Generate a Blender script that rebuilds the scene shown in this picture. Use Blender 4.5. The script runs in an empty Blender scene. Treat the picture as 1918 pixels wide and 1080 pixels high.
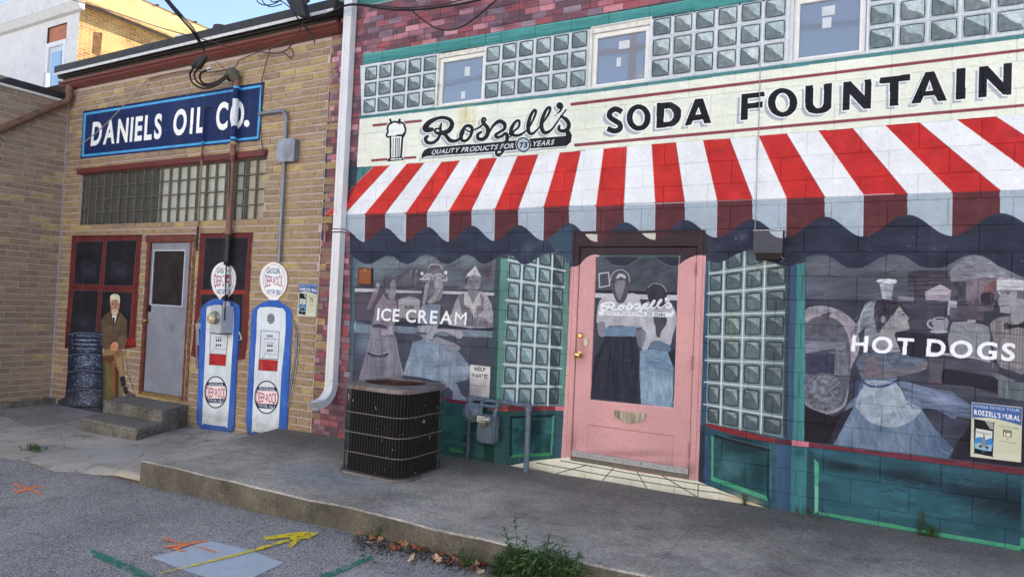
import bpy, bmesh, math, random
import numpy as np
from mathutils import Vector, Matrix

# ------------------------------------------------------------------ camera, sky, sun, exposure
FPX, YAW, PITCH, ROLL, DIST = 1252.24558, 0.500965, 0.0266448, 0.0441167, 6.10155
ZO = 1.88                      # height of the lens above the alley
def _axes():
    d = np.array([-math.sin(YAW)*math.cos(PITCH), math.cos(YAW)*math.cos(PITCH), math.sin(PITCH)])
    r = np.array([math.cos(YAW), math.sin(YAW), 0.0]); u = np.cross(r, d)
    c, s = math.cos(ROLL), math.sin(ROLL)
    return c*r+s*u, -s*r+c*u, d
CR, CU, CD = _axes()
sc = bpy.context.scene
COL = sc.collection
cam = bpy.data.cameras.new("camera"); camo = bpy.data.objects.new("camera", cam); COL.objects.link(camo)
cam.sensor_width = 36.0; cam.lens = FPX*36.0/1918.0; cam.clip_start = 0.05; cam.clip_end = 600
m = Matrix(((CR[0], CU[0], -CD[0], 0.0), (CR[1], CU[1], -CD[1], -DIST), (CR[2], CU[2], -CD[2], ZO), (0, 0, 0, 1)))
camo.matrix_world = m
sc.camera = camo

SUN_EL, SUN_AZ = math.radians(30), math.radians(18)      # azimuth clockwise from +Y (north) towards +X
w = bpy.data.worlds.new("World"); sc.world = w; w.use_nodes = True
nt = w.node_tree; nt.nodes.clear()
sky = nt.nodes.new("ShaderNodeTexSky"); sky.sky_type = 'NISHITA'; sky.sun_disc = False
sky.sun_elevation = SUN_EL; sky.sun_rotation = SUN_AZ; sky.air_density = 1.0; sky.dust_density = 0.3; sky.ozone_density = 2.2
bg = nt.nodes.new("ShaderNodeBackground"); bg.inputs[1].default_value = 0.10
wo = nt.nodes.new("ShaderNodeOutputWorld")
# thin high cloud veil: pulls the blue of the clear sky towards white everywhere in the sky
veil = nt.nodes.new("ShaderNodeMixRGB"); veil.blend_type = 'MIX'; veil.inputs[0].default_value = 0.08
bw = nt.nodes.new("ShaderNodeRGBToBW"); tint = nt.nodes.new("ShaderNodeMixRGB"); tint.blend_type = 'MULTIPLY'; tint.inputs[0].default_value = 1
tint.inputs[2].default_value = (1.34, 1.22, 1.08, 1)
nt.links.new(sky.outputs[0], bw.inputs[0]); nt.links.new(bw.outputs[0], tint.inputs[1])
nt.links.new(sky.outputs[0], veil.inputs[1]); nt.links.new(tint.outputs[0], veil.inputs[2])
nt.links.new(veil.outputs[0], bg.inputs[0]); nt.links.new(bg.outputs[0], wo.inputs[0])
sl = bpy.data.lights.new("sun", 'SUN'); sl.energy = 5.0; sl.angle = math.radians(0.5); sl.color = (1.0, 0.87, 0.71)
so = bpy.data.objects.new("sun", sl); COL.objects.link(so)
sd = Vector((math.sin(SUN_AZ)*math.cos(SUN_EL), math.cos(SUN_AZ)*math.cos(SUN_EL), math.sin(SUN_EL)))
so.rotation_euler = sd.to_track_quat('Z', 'Y').to_euler()
so.location = (20, 5, 20)
vs = sc.view_settings; vs.view_transform = 'Standard'; vs.look = 'None'; vs.gamma = 1.0; vs.use_curve_mapping = False
vs.exposure = 1.72
sc.render.engine = 'CYCLES'

rnd = random.Random(7)
# ------------------------------------------------------------------ helpers: rays through measured points of the place
def ray(x, y):
    return CD + (x-959.0)/FPX*CR - (y-540.0)/FPX*CU
def AY(x, y, Y):                                        # point on the vertical plane y = Y
    v = ray(x, y); t = (Y+DIST)/v[1]; return Vector((v[0]*t, Y, v[2]*t+ZO))
def W(x, y):
    p = AY(x, y, 0.0); return (p.x, p.z)
def G(x, y, z):                                         # point on the horizontal plane at height z
    v = ray(x, y); t = (z-ZO)/v[2]; return Vector((v[0]*t, v[1]*t-DIST, z))
def AX(x, y, X):
    v = ray(x, y); t = X/v[0]; return Vector((X, v[1]*t-DIST, v[2]*t+ZO))
def Z(ox, oy, s):
    return lambda *p: [(ox+p[i]/s, oy+p[i+1]/s) for i in range(0, len(p), 2)]
A = Z(660, 0, 3.6); B = Z(1080, 0, 4.155); C3 = Z(1480, 0, 4.153); D4 = Z(600, 250, 3.836); E5 = Z(640, 460, 3.6)
LG = Z(780, 180, 6.393); F7 = Z(660, 470, 7.2); GG = Z(840, 470, 6.352); H6 = Z(650, 600, 6.0); J = Z(1490, 560, 3.373)
K6 = Z(1700, 440, 6.0); NN = Z(1740, 600, 3.858); OO = Z(1100, 560, 4.695); SU = Z(710, 210, 10.8); TS = Z(150, 150, 5.48)
UB = Z(920, 460, 3.375); VM = Z(180, 540, 4.909); P1 = Z(360, 540, 6.75); P2 = Z(360, 690, 7.714); Q2 = Z(1300, 400, 2.16)
R3 = Z(1480, 720, 3.272); TW = Z(100, 430, 6.353); D1 = Z(1060, 460, 6.75); D7 = Z(1060, 420, 6.85); EE = Z(1480, 440, 3.374)
X5 = Z(1320, 780, 6.0); X1 = Z(1600, 860, 6.0); MM = Z(840, 720, 6.0); PT = Z(350, 430, 5.144); M4 = Z(100, 590, 4.32)
D2 = Z(1040, 410, 2.16); W7 = Z(1500, 420, 4.589); PB = Z(350, 620, 4.907)

# ------------------------------------------------------------------ glyph outlines from the built-in font
_gl = {}
def glyph(ch, bold):
    if ch in 'MW': bold = 0.0
    key = (ch, bold)
    if key not in _gl:
        cu = bpy.data.curves.new("tmp_text", 'FONT'); cu.body = ch; cu.offset = bold; cu.resolution_u = 5
        ob = bpy.data.objects.new("tmp_text", cu); COL.objects.link(ob)
        bpy.context.view_layer.update()
        dg = bpy.context.evaluated_depsgraph_get(); me = ob.evaluated_get(dg).to_mesh()
        me.calc_loop_triangles()
        co = np.array([v.co[:2] for v in me.vertices]) if len(me.vertices) else np.zeros((0, 2))
        tr = [tuple(t.vertices) for t in me.loop_triangles]
        ob.evaluated_get(dg).to_mesh_clear()
        COL.objects.unlink(ob); bpy.data.objects.remove(ob); bpy.data.curves.remove(cu)
        _gl[key] = (co, tr)
    return _gl[key]
def homog(quad, w, h):
    # maps (0..w, 0..h) with corners bl, br, tr, tl onto quad
    src = [(0, 0), (w, 0), (w, h), (0, h)]; A_ = []; b = []
    for (x, y), (u, v) in zip(src, quad):
        A_.append([x, y, 1, 0, 0, 0, -u*x, -u*y]); b.append(u); A_.append([0, 0, 0, x, y, 1, -v*x, -v*y]); b.append(v)
    k = np.linalg.solve(np.array(A_, float), np.array(b, float)); H_ = np.append(k, 1).reshape(3, 3)
    def f(P):
        P = np.asarray(P, float); q = np.c_[P, np.ones(len(P))] @ H_.T
        return q[:, :2]/q[:, 2:3]
    return f

def smooth(pts, closed=False, n=7):
    p = [np.array(q, float) for q in pts]; out = []; N = len(p)
    rng = range(N) if closed else range(N-1)
    for i in rng:
        a = p[(i-1) % N] if (closed or i > 0) else p[0]; b = p[i]; c = p[(i+1) % N]
        d = p[(i+2) % N] if (closed or i+2 < N) else p[-1]
        for k in range(n):
            t = k/n
            out.append(tuple(0.5*((2*b)+(-a+c)*t+(2*a-5*b+4*c-d)*t*t+(-a+3*b-3*c+d)*t**3)))
    if not closed: out.append(tuple(p[-1]))
    return out

# ------------------------------------------------------------------ the mural: a wall painter in wall metres
class Mural:
    def __init__(s, X0=-12.0, X1=1.75, Z0=-0.10, Z1=5.75, R=0.0037):
        s.X0, s.X1, s.Z0, s.Z1, s.R = X0, X1, Z0, Z1, R
        s.w = int((s.X1-s.X0)/s.R); s.h = int((s.Z1-s.Z0)/s.R)
        s.img = np.zeros((s.h, s.w, 3), np.float32)
        xs = s.X0+(np.arange(s.w)+.5)*s.R; zs = s.Z0+(np.arange(s.h)+.5)*s.R-ZO
        dx = xs[None, :]; dy = DIST; dz = zs[:, None]
        den = dx*CD[0]+dy*CD[1]+dz*CD[2]
        s.PX = (959+FPX*(dx*CR[0]+dy*CR[1]+dz*CR[2])/den).astype(np.float32)
        s.PY = (540-FPX*(dx*CU[0]+dy*CU[1]+dz*CU[2])/den).astype(np.float32)
        g = np.random.RandomState(3); s.tile = []
        t = g.rand(256, 256).astype(np.float32)
        s.tile = t; s.clip = None
    def noise(s, x, y):
        x = np.asarray(x, np.float32); y = np.asarray(y, np.float32)
        xi = np.floor(x).astype(np.int32); yi = np.floor(y).astype(np.int32); fx = x-xi; fy = y-yi
        fx = fx*fx*(3-2*fx); fy = fy*fy*(3-2*fy); xi &= 255; yi &= 255; x1 = (xi+1) & 255; y1 = (yi+1) & 255; t = s.tile
        return (t[yi, xi]*(1-fx)+t[yi, x1]*fx)*(1-fy)+(t[y1, xi]*(1-fx)+t[y1, x1]*fx)*fy
    def tex(s, pts):
        o = []
        for x, y in pts:
            a, b = W(x, y); o.append(((a-s.X0)/s.R, (b-s.Z0)/s.R))
        return np.array(o)
    def box(s, tp, pad=1):
        x0 = max(0, int(tp[:, 0].min())-pad); x1 = min(s.w, int(tp[:, 0].max())+pad+1)
        y0 = max(0, int(tp[:, 1].min())-pad); y1 = min(s.h, int(tp[:, 1].max())+pad+1)
        return x0, max(x0, x1), y0, max(y0, y1)
    def _poly(s, loops):
        allp = np.concatenate(loops); x0, x1, y0, y1 = s.box(allp)
        mk = np.zeros((y1-y0, x1-x0), bool)
        if mk.size == 0: return (slice(y0, y1), slice(x0, x1)), mk
        cols = np.arange(x0, x1)+.5
        for lp in loops:
            n = len(lp)
            for i in range(n):
                ax, ay = lp[i]; bx, by = lp[(i+1) % n]
                if ay == by: continue
                if ay > by: ax, ay, bx, by = bx, by, ax, ay
                r0 = max(y0, int(math.ceil(ay-.5))); r1 = min(y1, int(math.ceil(by-.5)))
                if r1 <= r0: continue
                rr = np.arange(r0, r1)+.5; xc = ax+(rr-ay)*(bx-ax)/(by-ay)
                mk[r0-y0:r1-y0] ^= cols[None, :] > xc[:, None]
        return (slice(y0, y1), slice(x0, x1)), mk
    def mask(s, *loops):
        return s._poly([s.tex(l) for l in loops])
    def put(s, sl, al, col, tex=None):
        if al.size == 0: return
        al = al.astype(np.float32)
        if s.clip is not None: al = al*s.clip[sl]
        c = np.array(col, np.float32)/255.0
        if tex:
            amp, fx, fy, ang = (list(tex)+[0])[:4]
            px = s.PX[sl]; py = s.PY[sl]; ca, sa = math.cos(math.radians(ang)), math.sin(math.radians(ang))
            u = (px*ca+py*sa)*fx; v = (-px*sa+py*ca)*fy
            n = s.noise(u, v)*.6+s.noise(u*2.3+11, v*2.3+5)*.4-.5
            c = np.clip(c[None, None, :]*(1+amp*2*n[..., None]), 0, 1)
        im = s.img[sl]; im += (c-im)*al[..., None]
    def P(s, pts, col, a=1.0, tex=None, holes=()):
        sl, mk = s.mask(pts, *holes); s.put(sl, mk*np.float32(a), col, tex)
    def PW(s, pts, col, a=1.0, tex=None):                # polygon in wall metres (x, z)
        tp = np.array([((x-s.X0)/s.R, (z-s.Z0)/s.R) for x, z in pts]); sl, mk = s._poly([tp]); s.put(sl, mk*np.float32(a), col, tex)
    def S(s, pts, wd, col, a=1.0, tex=None, soft=1.0, closed=False):
        if closed: pts = list(pts)+[pts[0]]
        ws = wd if isinstance(wd, (list, tuple)) else [wd]*len(pts)
        if len(ws) != len(pts): ws = list(np.interp(np.linspace(0, 1, len(pts)), np.linspace(0, 1, len(ws)), ws))
        mw = max(ws)/2+soft+1; P = np.array(pts, float)
        ext = [(P[:, 0].min()-mw, P[:, 1].min()-mw), (P[:, 0].max()+mw, P[:, 1].min()-mw), (P[:, 0].max()+mw, P[:, 1].max()+mw), (P[:, 0].min()-mw, P[:, 1].max()+mw)]
        x0, x1, y0, y1 = s.box(s.tex(ext)); sl = (slice(y0, y1), slice(x0, x1)); al = np.zeros((y1-y0, x1-x0), np.float32)
        if al.size == 0: return
        for i in range(len(pts)-1):
            (ax, ay), (bx, by) = pts[i], pts[i+1]; q = max(ws[i], ws[i+1])/2+soft+1
            e = s.tex([(min(ax, bx)-q, min(ay, by)-q), (max(ax, bx)+q, min(ay, by)-q), (max(ax, bx)+q, max(ay, by)+q), (min(ax, bx)-q, max(ay, by)+q)])
            u0, u1, v0, v1 = s.box(e); u0 = max(u0, x0); u1 = min(u1, x1); v0 = max(v0, y0); v1 = min(v1, y1)
            if u1 <= u0 or v1 <= v0: continue
            px = s.PX[v0:v1, u0:u1]; py = s.PY[v0:v1, u0:u1]
            dx, dy = bx-ax, by-ay; L2 = dx*dx+dy*dy+1e-6
            t = np.clip(((px-ax)*dx+(py-ay)*dy)/L2, 0, 1); d = np.hypot(px-ax-t*dx, py-ay-t*dy)
            wl = (ws[i]+(ws[i+1]-ws[i])*t)/2
            a_ = np.clip((wl-d)/soft+.5, 0, 1); sub = al[v0-y0:v1-y0, u0-x0:u1-x0]; np.maximum(sub, a_, out=sub)
        s.put(sl, al*np.float32(a), col, tex)
    def blob(s, cx, cy, rx, ry, col, a=1.0, ang=0, tex=None, p=1.0):
        q = max(rx, ry)*1.6; e = s.tex([(cx-q, cy-q), (cx+q, cy-q), (cx+q, cy+q), (cx-q, cy+q)])
        x0, x1, y0, y1 = s.box(e); sl = (slice(y0, y1), slice(x0, x1)); px = s.PX[sl]-cx; py = s.PY[sl]-cy
        ca, sa = math.cos(math.radians(ang)), math.sin(math.radians(ang))
        r = ((px*ca+py*sa)/rx)**2+((-px*sa+py*ca)/ry)**2
        s.put(sl, np.exp(-r*1.3*p)*a, col, tex)
    def oval(s, cx, cy, rx, ry, n=28, ang=0, pw=2.0):
        o = []; ca, sa = math.cos(math.radians(ang)), math.sin(math.radians(ang))
        for i in range(n):
            t = 2*math.pi*i/n; c, d = math.cos(t), math.sin(t)
            x = rx*math.copysign(abs(c)**(2/pw), c); y = ry*math.copysign(abs(d)**(2/pw), d)
            o.append((cx+x*ca-y*sa, cy+x*sa+y*ca))
        return o
    def begin(s, *loops):
        s.clip = np.zeros((s.h, s.w), np.float32); sl, mk = s.mask(*loops); s.clip[sl] = mk
    def end(s): s.clip = None
    def text(s, body, quad, col, bold=0.02, space=1.0, a=1.0, shadow=None, outline=None, tex=None, italic=0.0, sp_w=0.35, xmap=None):
        # quad: baseline-left, baseline-right, cap-right, cap-left in photograph pixels
        x = 0.0; tris = []; cap = 0.0
        for ch in body:
            if ch == ' ': x += sp_w; continue
            co, tr = glyph(ch, bold)
            if len(co) == 0: continue
            mn, mx = co[:, 0].min(), co[:, 0].max()
            if ch.isupper() or ch.isdigit(): cap = max(cap, co[:, 1].max())
            c2 = co.copy(); c2[:, 0] += x-mn; c2[:, 0] += italic*c2[:, 1]
            tris += [c2[list(t)] for t in tr]; x += (mx-mn)+0.085*space
        if cap == 0: cap = max(t[:, 1].max() for t in tris)
        wd = x-0.085*space; f = homog(quad, wd, cap)
        def draw(off, c, aa):
            pts = [(f(t) if xmap is None else xmap(t, wd, cap))+np.array(off) for t in tris]; tt = [s.tex(q) for q in pts]
            allp = np.concatenate(tt); x0, x1, y0, y1 = s.box(allp); acc = np.zeros((y1-y0, x1-x0), bool)
            for q in tt:
                sl, mk = s._poly([q]); acc[sl[0].start-y0:sl[0].stop-y0, sl[1].start-x0:sl[1].stop-x0] |= mk
            s.put((slice(y0, y1), slice(x0, x1)), acc*np.float32(aa), c, tex)
        if shadow: draw(shadow[0], shadow[1], shadow[2] if len(shadow) > 2 else 1)
        if outline:
            for k in range(8): draw((outline[0]*math.cos(k*math.pi/4), outline[0]*math.sin(k*math.pi/4)), outline[1], 1)
        draw((0, 0), col, a)
# ------------------------------------------------------------------ painting the two murals
mu = Mural()
def lerp(a, b, t): return (a[0]+(b[0]-a[0])*t, a[1]+(b[1]-a[1])*t)
def mixc(a, b, t): return tuple(a[i]+(b[i]-a[i])*t for i in range(3))
def cell(tl, tr, br, bl, dark, light, line, inset=.13, lw=1.6, diag=0, bgc=None):
    def q(u, v): return lerp(lerp(tl, tr, u), lerp(bl, br, u), v)
    if bgc: mu.P([q(.04, .04), q(.96, .04), q(.96, .96), q(.04, .96)], bgc, .9, (.10, .3, .3))
    i = inset; k = .09
    rr = [q(i+k, i), q(1-i-k, i), q(1-i, i+k), q(1-i, 1-i-k), q(1-i-k, 1-i), q(i+k, 1-i), q(i, 1-i-k), q(i, i+k)]
    mu.P(rr, dark, 1, (.16, .12, .12, 30))
    if diag == 0:
        w1, w2, w3 = rnd.uniform(.25, .42), rnd.uniform(.42, .62), rnd.uniform(.3, .6)
        mu.P([q(i+.03, i+.02), q(1-i-.02, i+.02), q(1-i-.02, 1-i-.05), q(.78, w2+.1), q(.6, w2), q(w1+.08, w3*.8), q(i+.12, i+.1)], light, .85, (.14, .15, .15, 40))
    elif diag == 1:
        mu.P([q(i+.04, i+.03), q(1-i-.03, i+.03), q(1-i-.03, 1-i-.03), q(rnd.uniform(.72, .8), rnd.uniform(.7, .86)), q(.45, .38)], light, .8, (.12, .2, .2, 50))
    elif diag == 2:
        mu.P([q(i+.06, i+.06), q(1-i-.08, i+.05), q(1-i-.06, rnd.uniform(.45, .75)), q(rnd.uniform(.5, .6), rnd.uniform(.3, .4))], light, .62, (.3, .25, .25, 50))
    mu.S(smooth(rr, True, 2), lw, line, .92, None, .8, True)

mu.PW([(-6.09, -.1), (1.75, -.1), (1.75, 5.75), (-6.09, 5.75)], (54, 62, 82), 1, (.15, .03, .05))
# --- painted purple brick of the soda fountain
PBC = [(104, 78, 90), (98, 74, 86), (132, 82, 92), (156, 86, 92), (160, 98, 108), (200, 140, 150), (208, 158, 168), (134, 118, 134), (150, 138, 152), (116, 90, 102)]
def purple(region, x0, x1, z0, z1, darker, bw=.195):
    mu.begin(region); mu.P(region, (96, 78, 88), 1, (.1, .1, .1))
    n0 = int(z0/.0677); n1 = int(z1/.0677)+1
    for r in range(n0, n1):
        x = x0-(r % 2)*bw*.5-rnd.random()*.03
        while x < x1:
            L = bw*rnd.uniform(.8, 1.15)
            c = rnd.choice(PBC if rnd.random() > darker else PBC[:4])
            if rnd.random() < .5: c = mixc(c, rnd.choice(PBC), .4)
            c = mixc(c, (178, 152, 162), .12)
            mu.PW([(x+.003, r*.0677+.003), (x+L-.003, r*.0677+.003), (x+L-.003, r*.0677+.0655), (x+.003, r*.0677+.0655)], c, .93, (.08, .1, .3)); x += L
    mu.end()
purple([(628, -330), (617, 190), (609, 382), (586, 705), (580, 860), (672, 860), (672, 560), (700, 200), (900, -330)], -6.2, -5.3, 0.1, 5.7, .45, .13)
purple([(680, -330), (681, 103), (1120, 27), (1918, -110), (1918, -330)], -5.7, 1.75, 3.6, 5.75, .28)
purple([(2040, -330), (2900, -330), (2900, 1400), (2040, 1400)], 1.2, 1.75, -.1, 4.75, .35, .13)
mu.P([(636, -20), (760, -20), (736, 1), (688, 9), (640, 8)], (70, 130, 130), 1, (.1, .1, .3)); mu.S([(690, 9), (738, 0), (760, -4)], 1.6, (130, 185, 170))
for k in range(14):
    x = rnd.uniform(690, 1000); y = rnd.uniform(-5, 95-.16*(x-690)); mu.blob(x, y, 22, 6, (70, 50, 62), .35)
# --- teal band
mu.P([(681, 102), (1120, 29), (1918, -104), (1918, -78), (1217, 34), (1120, 53), (820, 99), (681, 121)], (78, 146, 146), 1, (.14, .03, .5, -9))
mu.S([(681, 103), (1120, 30), (1400, -18)], 1.8, (120, 178, 172), .8); mu.S([(681, 116), (1120, 49), (1300, 17)], 3.5, (58, 118, 124), .6, None, 3)
# --- painted glass block band
WL = lambda x, y: W(x, y)[0]
ZB, ZT = 4.075, 4.685
gz = [(W(1120, 167)[0], 0)]
mu.P([(675, 123), (820, 100), (1120, 53), (1918, -76), (1918, 64), (1500, 117), (1120, 166), (677, 217)], (206, 214, 222), 1, (.05, .1, .1))
def wpx(x, z):
    v = np.array([x, DIST, z-ZO]); d = v @ CD; return (959+FPX*(v @ CR)/d, 540-FPX*(v @ CU)/d)
def blockrow(xa, xb, n, za, zb, rows=3):
    for r in range(rows):
        for c in range(n):
            x_0 = xa+(xb-xa)*c/n; x_1 = xa+(xb-xa)*(c+1)/n; z_1 = zb-(zb-za)*r/rows; z_0 = zb-(zb-za)*(r+1)/rows
            cell(wpx(x_0, z_1), wpx(x_1, z_1), wpx(x_1, z_0), wpx(x_0, z_0), mixc((128, 138, 144), (106, 122, 128), rnd.random()),
                 mixc((204, 216, 220), (168, 190, 194), rnd.random()), (46, 54, 60), .12, 1.7, 0, mixc((190, 198, 206), (160, 172, 182), rnd.random()*.7))
blockrow(WL(681, 160), WL(819, 150), 5, 4.10, 4.69)
blockrow(WL(907, 140), WL(1101, 115), 6, 4.09, 4.68)
blockrow(WL(1219, 90), WL(1474, 60), 6, 4.085, 4.675)
blockrow(WL(1624, 50), WL(1624, 50)+.213*9, 9, 4.085, 4.675)
# white surrounds of the real windows
for a, b in ((818, 908), (1103, 1217), (1478, 1624)):
    mu.PW([(WL(a, 150), 4.07), (WL(b, 150), 4.07), (WL(b, 150), 4.69), (WL(a, 150), 4.69)], (214, 220, 228), 1, (.05, .1, .1))
# thin teal line
mu.P([(674, 217), (1120, 166), (1500, 116.5), (1918, 64), (1918, 72), (1500, 124), (1120, 172.5), (674, 223)], (84, 136, 140), 1, (.14, .05, .6, -8))
# --- cream frieze
mu.P([(674, 223), (1120, 172.5), (1500, 124), (1918, 72), (1918, 216), (1420, 256), (1130, 279), (761, 307), (700, 313), (668, 314)], (222, 229, 219), 1, (.03, .04, .2))
mu.blob(872, 215, 10, 22, (206, 190, 130), .55); mu.blob(888, 225, 4, 30, (214, 196, 150), .5); mu.blob(862, 235, 3, 26, (206, 190, 130), .4)
MAR = (134, 66, 80)
mu.S([(1071, 195.6), (1918, 93.9)], 5.6, MAR, .95, (.1, .05, .5), .8); mu.S([(1078, 272), (1500, 234), (1918, 197.4)], 5.6, MAR, .95, (.1, .05, .5), .8)
mu.S([(700, 235), (788, 226.5)], 4.6, MAR, .95, None, .8); mu.S([(697, 300.6), (724, 298.4)], 4.2, MAR); mu.S([(758, 296), (778, 294.8)], 4.2, MAR)
# sundae
BK = (34, 38, 46); WHT = (236, 240, 240)
top = SU(195, 255, 260, 210, 330, 195, 380, 215, 440, 210, 500, 240, 525, 320, 535, 385, 515, 450, 480, 500, 430, 470, 370, 480, 310, 505, 230, 500, 175, 505, 150, 460, 175, 405, 170, 330)
mu.S(smooth(top, True, 4), 6.2, WHT, 1, None, 1, True)
mu.P(smooth(top, True, 4), (232, 238, 238)); mu.S(smooth(top, True, 4), 3.4, BK, 1, None, .8, True)
mu.S(SU(225, 150, 245, 225), 3.6, BK); mu.P(SU(360, 215, 400, 140, 425, 122, 440, 160, 425, 260, 395, 230), BK)
mu.P(SU(370, 225, 390, 215, 415, 235, 385, 248), (190, 150, 175)); mu.S(SU(430, 480, 480, 470, 510, 430), 3.5, BK)
mu.P(SU(215, 500, 480, 490, 450, 920, 225, 935), WHT); mu.S(SU(228, 510, 232, 930), 3.0, BK); mu.S(SU(475, 490, 440, 915), 3.4, BK)
for k, q in enumerate((285, 335, 370, 405)): mu.S(SU(q+5, 530, q-5, 900), 1.3+.8*(k % 2), (60, 64, 70), .8)
mu.P(SU(205, 925, 465, 905, 495, 940, 495, 975, 165, 1000, 180, 950), BK); mu.P(SU(215, 965, 240, 945, 440, 930, 470, 945, 455, 955), WHT)
# --- script sign
def script(tr, wk, col, extra=0.0, off=(0, 0), a=1, soft=.8):
    def s_(pts, ws, closed=False):
        p = smooth(tr(*pts), closed, 6); p = [(x+off[0], y+off[1]) for x, y in p]
        ws = [v*wk+extra for v in ws]
        mu.S(p, ws, col, a, None, soft, closed)
    s_((185, 400, 130, 405, 105, 380, 150, 320, 230, 275, 320, 258, 400, 285, 425, 345, 385, 415, 300, 445, 235, 440, 222, 405, 250, 390, 290, 400), (8, 12, 10, 6, 7, 9, 9, 5, 4, 3))
    s_((300, 320, 285, 385, 290, 440, 250, 520, 190, 560, 130, 555, 108, 510, 135, 480), (2, 6, 5, 6, 6, 7, 7, 5))
    s_((300, 440, 350, 470, 395, 525, 450, 540, 510, 515, 560, 440, 570, 380, 620, 355, 665, 385, 650, 470, 600, 530, 545, 530, 535, 460, 560, 400), (4, 7, 8, 6, 5, 5, 6, 7, 6, 5, 6, 8, 7))
    s_((590, 400, 630, 425, 690, 405, 760, 370, 810, 320, 825, 275, 800, 265, 790, 310, 850, 380, 850, 460, 800, 515, 740, 510, 735, 460, 780, 430), (3, 3, 3, 4, 4, 4, 4, 6, 8, 8, 7, 7, 6, 4))
    s_((870, 440, 920, 355, 990, 305, 1050, 330, 1055, 390, 1000, 430, 950, 465, 965, 495, 1020, 480, 1060, 450, 1085, 470, 1080, 560, 1040, 650, 985, 705, 955, 680, 1000, 610, 1080, 520, 1150, 470), (3, 5, 8, 8, 6, 5, 6, 6, 5, 6, 7, 7, 6, 7, 5, 3, 2, 3))
    s_((1130, 450, 1140, 380, 1190, 305, 1230, 300, 1225, 370, 1160, 430, 1170, 470, 1240, 465, 1330, 400, 1400, 280, 1430, 190, 1410, 170, 1370, 230, 1340, 340, 1345, 430, 1390, 450, 1460, 390), (8, 7, 5, 5, 4, 4, 6, 5, 3, 4, 5, 5, 6, 8, 7, 5, 3))
    s_((1450, 400, 1550, 270, 1600, 170, 1590, 135, 1545, 180, 1500, 310, 1505, 400, 1545, 440, 1620, 400, 1700, 290, 1790, 165), (3, 4, 5, 5, 6, 8, 8, 7, 4, 3, 3))
    s_((1730, 240, 1790, 280, 1825, 340, 1805, 400, 1750, 420, 1705, 400, 1710, 360), (4, 8, 8, 8, 7, 6, 5))
    s_((1715, 115, 1718, 118), (13, 13)); s_((1740, 130, 1720, 180, 1680, 212), (6, 3.5, 2))
def banner(e, off=(0, 0)):
    t = LG(60, 760, 62, 700, 90, 650, 140, 622, 950, 552, 1215, 527, 1350, 510, 1790, 478, 1780, 425, 1835, 415, 1862, 470, 1850, 550, 1800, 595, 1350, 632, 950, 665, 120, 722, 80, 740)
    cx = sum(p[0] for p in t)/len(t); cy = sum(p[1] for p in t)/len(t)
    return [(x+off[0], y+off[1]) for x, y in t]
SH = (168, 180, 188)
script(LG, .96, SH, 1.2, (-4.5, 4.5), 1); mu.P(banner(0, (-4, 5)), SH); mu.P(mu.oval(*LG(1282, 585)[0], 15, 15), SH)
script(LG, .96, WHT, 3.0); mu.S(banner(0), 2.6, WHT, 1, None, .8, True)
script(LG, .96, BK); mu.P(banner(0), BK); mu.P(mu.oval(*LG(1280, 583)[0], 14.5, 15), WHT); mu.P(mu.oval(*LG(1280, 583)[0], 13.5, 14), BK)
mu.P(mu.oval(*LG(1280, 583)[0], 11, 11.5), (176, 192, 204)); mu.text("73", LG(1232, 620, 1325, 612, 1330, 548, 1240, 556), BK, .04)
TXG = (206, 214, 222)
mu.text("QUALITY PRODUCTS FOR", LG(175, 697, 1165, 622, 1178, 562, 190, 643), TXG, .03, italic=.12); mu.text("YEARS", LG(1380, 603, 1640, 580, 1652, 520, 1392, 543), TXG, .03, italic=.12)
mu.P(LG(985, 668, 1015, 662, 1005, 684), WHT)
# --- SODA FOUNTAIN, outlined block letters traced letter by letter
LET = []
def rev(p): return p
def ell(cx, cy, rx, ry, tr): return [tr(cx+rx*math.cos(t*math.pi/14), cy+ry*math.sin(t*math.pi/14))[0] for t in range(28)]
def strip(p, wd):
    p = [np.array(q) for q in p]; L_, R_ = [], []
    for i, q in enumerate(p):
        d = p[min(i+1, len(p)-1)]-p[max(i-1, 0)]; d = d/np.hypot(*d); n = np.array([-d[1], d[0]])*wd/2
        L_.append(tuple(q+n)); R_.append(tuple(q-n))
    return L_+R_[::-1]
LET.append([strip(smooth(B(352, 873, 310, 850, 268, 865, 255, 905, 290, 935, 335, 965, 335, 1005, 290, 1020, 240, 1000), False, 5), 10)])
LET.append([ell(483, 916, 94, 103, B), ell(483, 915, 47, 65, B)])
LET.append([B(625, 803, 710, 796)+smooth(B(740, 797, 800, 835, 815, 880, 800, 940, 760, 980), False, 3)+B(720, 988, 620, 999), B(683, 846, 720, 843)+smooth(B(735, 850, 755, 885, 752, 915, 735, 940), False, 3)+B(718, 946, 677, 952)])
LET.append([B(922, 772, 983, 765, 1048, 957, 995, 963, 982, 930, 907, 938, 890, 972, 840, 979), B(950, 832, 969, 888, 924, 894)])
LET.append([B(1283, 733, 1463, 713, 1463, 750, 1334, 768, 1332, 806, 1450, 790, 1448, 835, 1332, 848, 1330, 932, 1275, 938)])
LET.append([ell(1603, 799, 115, 112, B), ell(1603, 799, 56, 74, B)])
LET.append([C3(120, 668, 180, 662, 178, 790)+smooth(C3(180, 815, 200, 838, 222, 842, 250, 828, 260, 800), False, 3)+C3(262, 655, 325, 648, 322, 790)+smooth(C3(318, 840, 280, 872, 215, 885, 150, 875, 120, 835, 117, 780), False, 3)])
LET.append([C3(412, 640, 470, 632, 578, 745, 580, 622, 632, 616, 627, 842, 572, 848, 465, 733, 462, 855, 408, 862)])
LET.append([C3(697, 605, 936, 577, 934, 625, 845, 635, 842, 820, 775, 825, 775, 645, 695, 653)])
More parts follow.
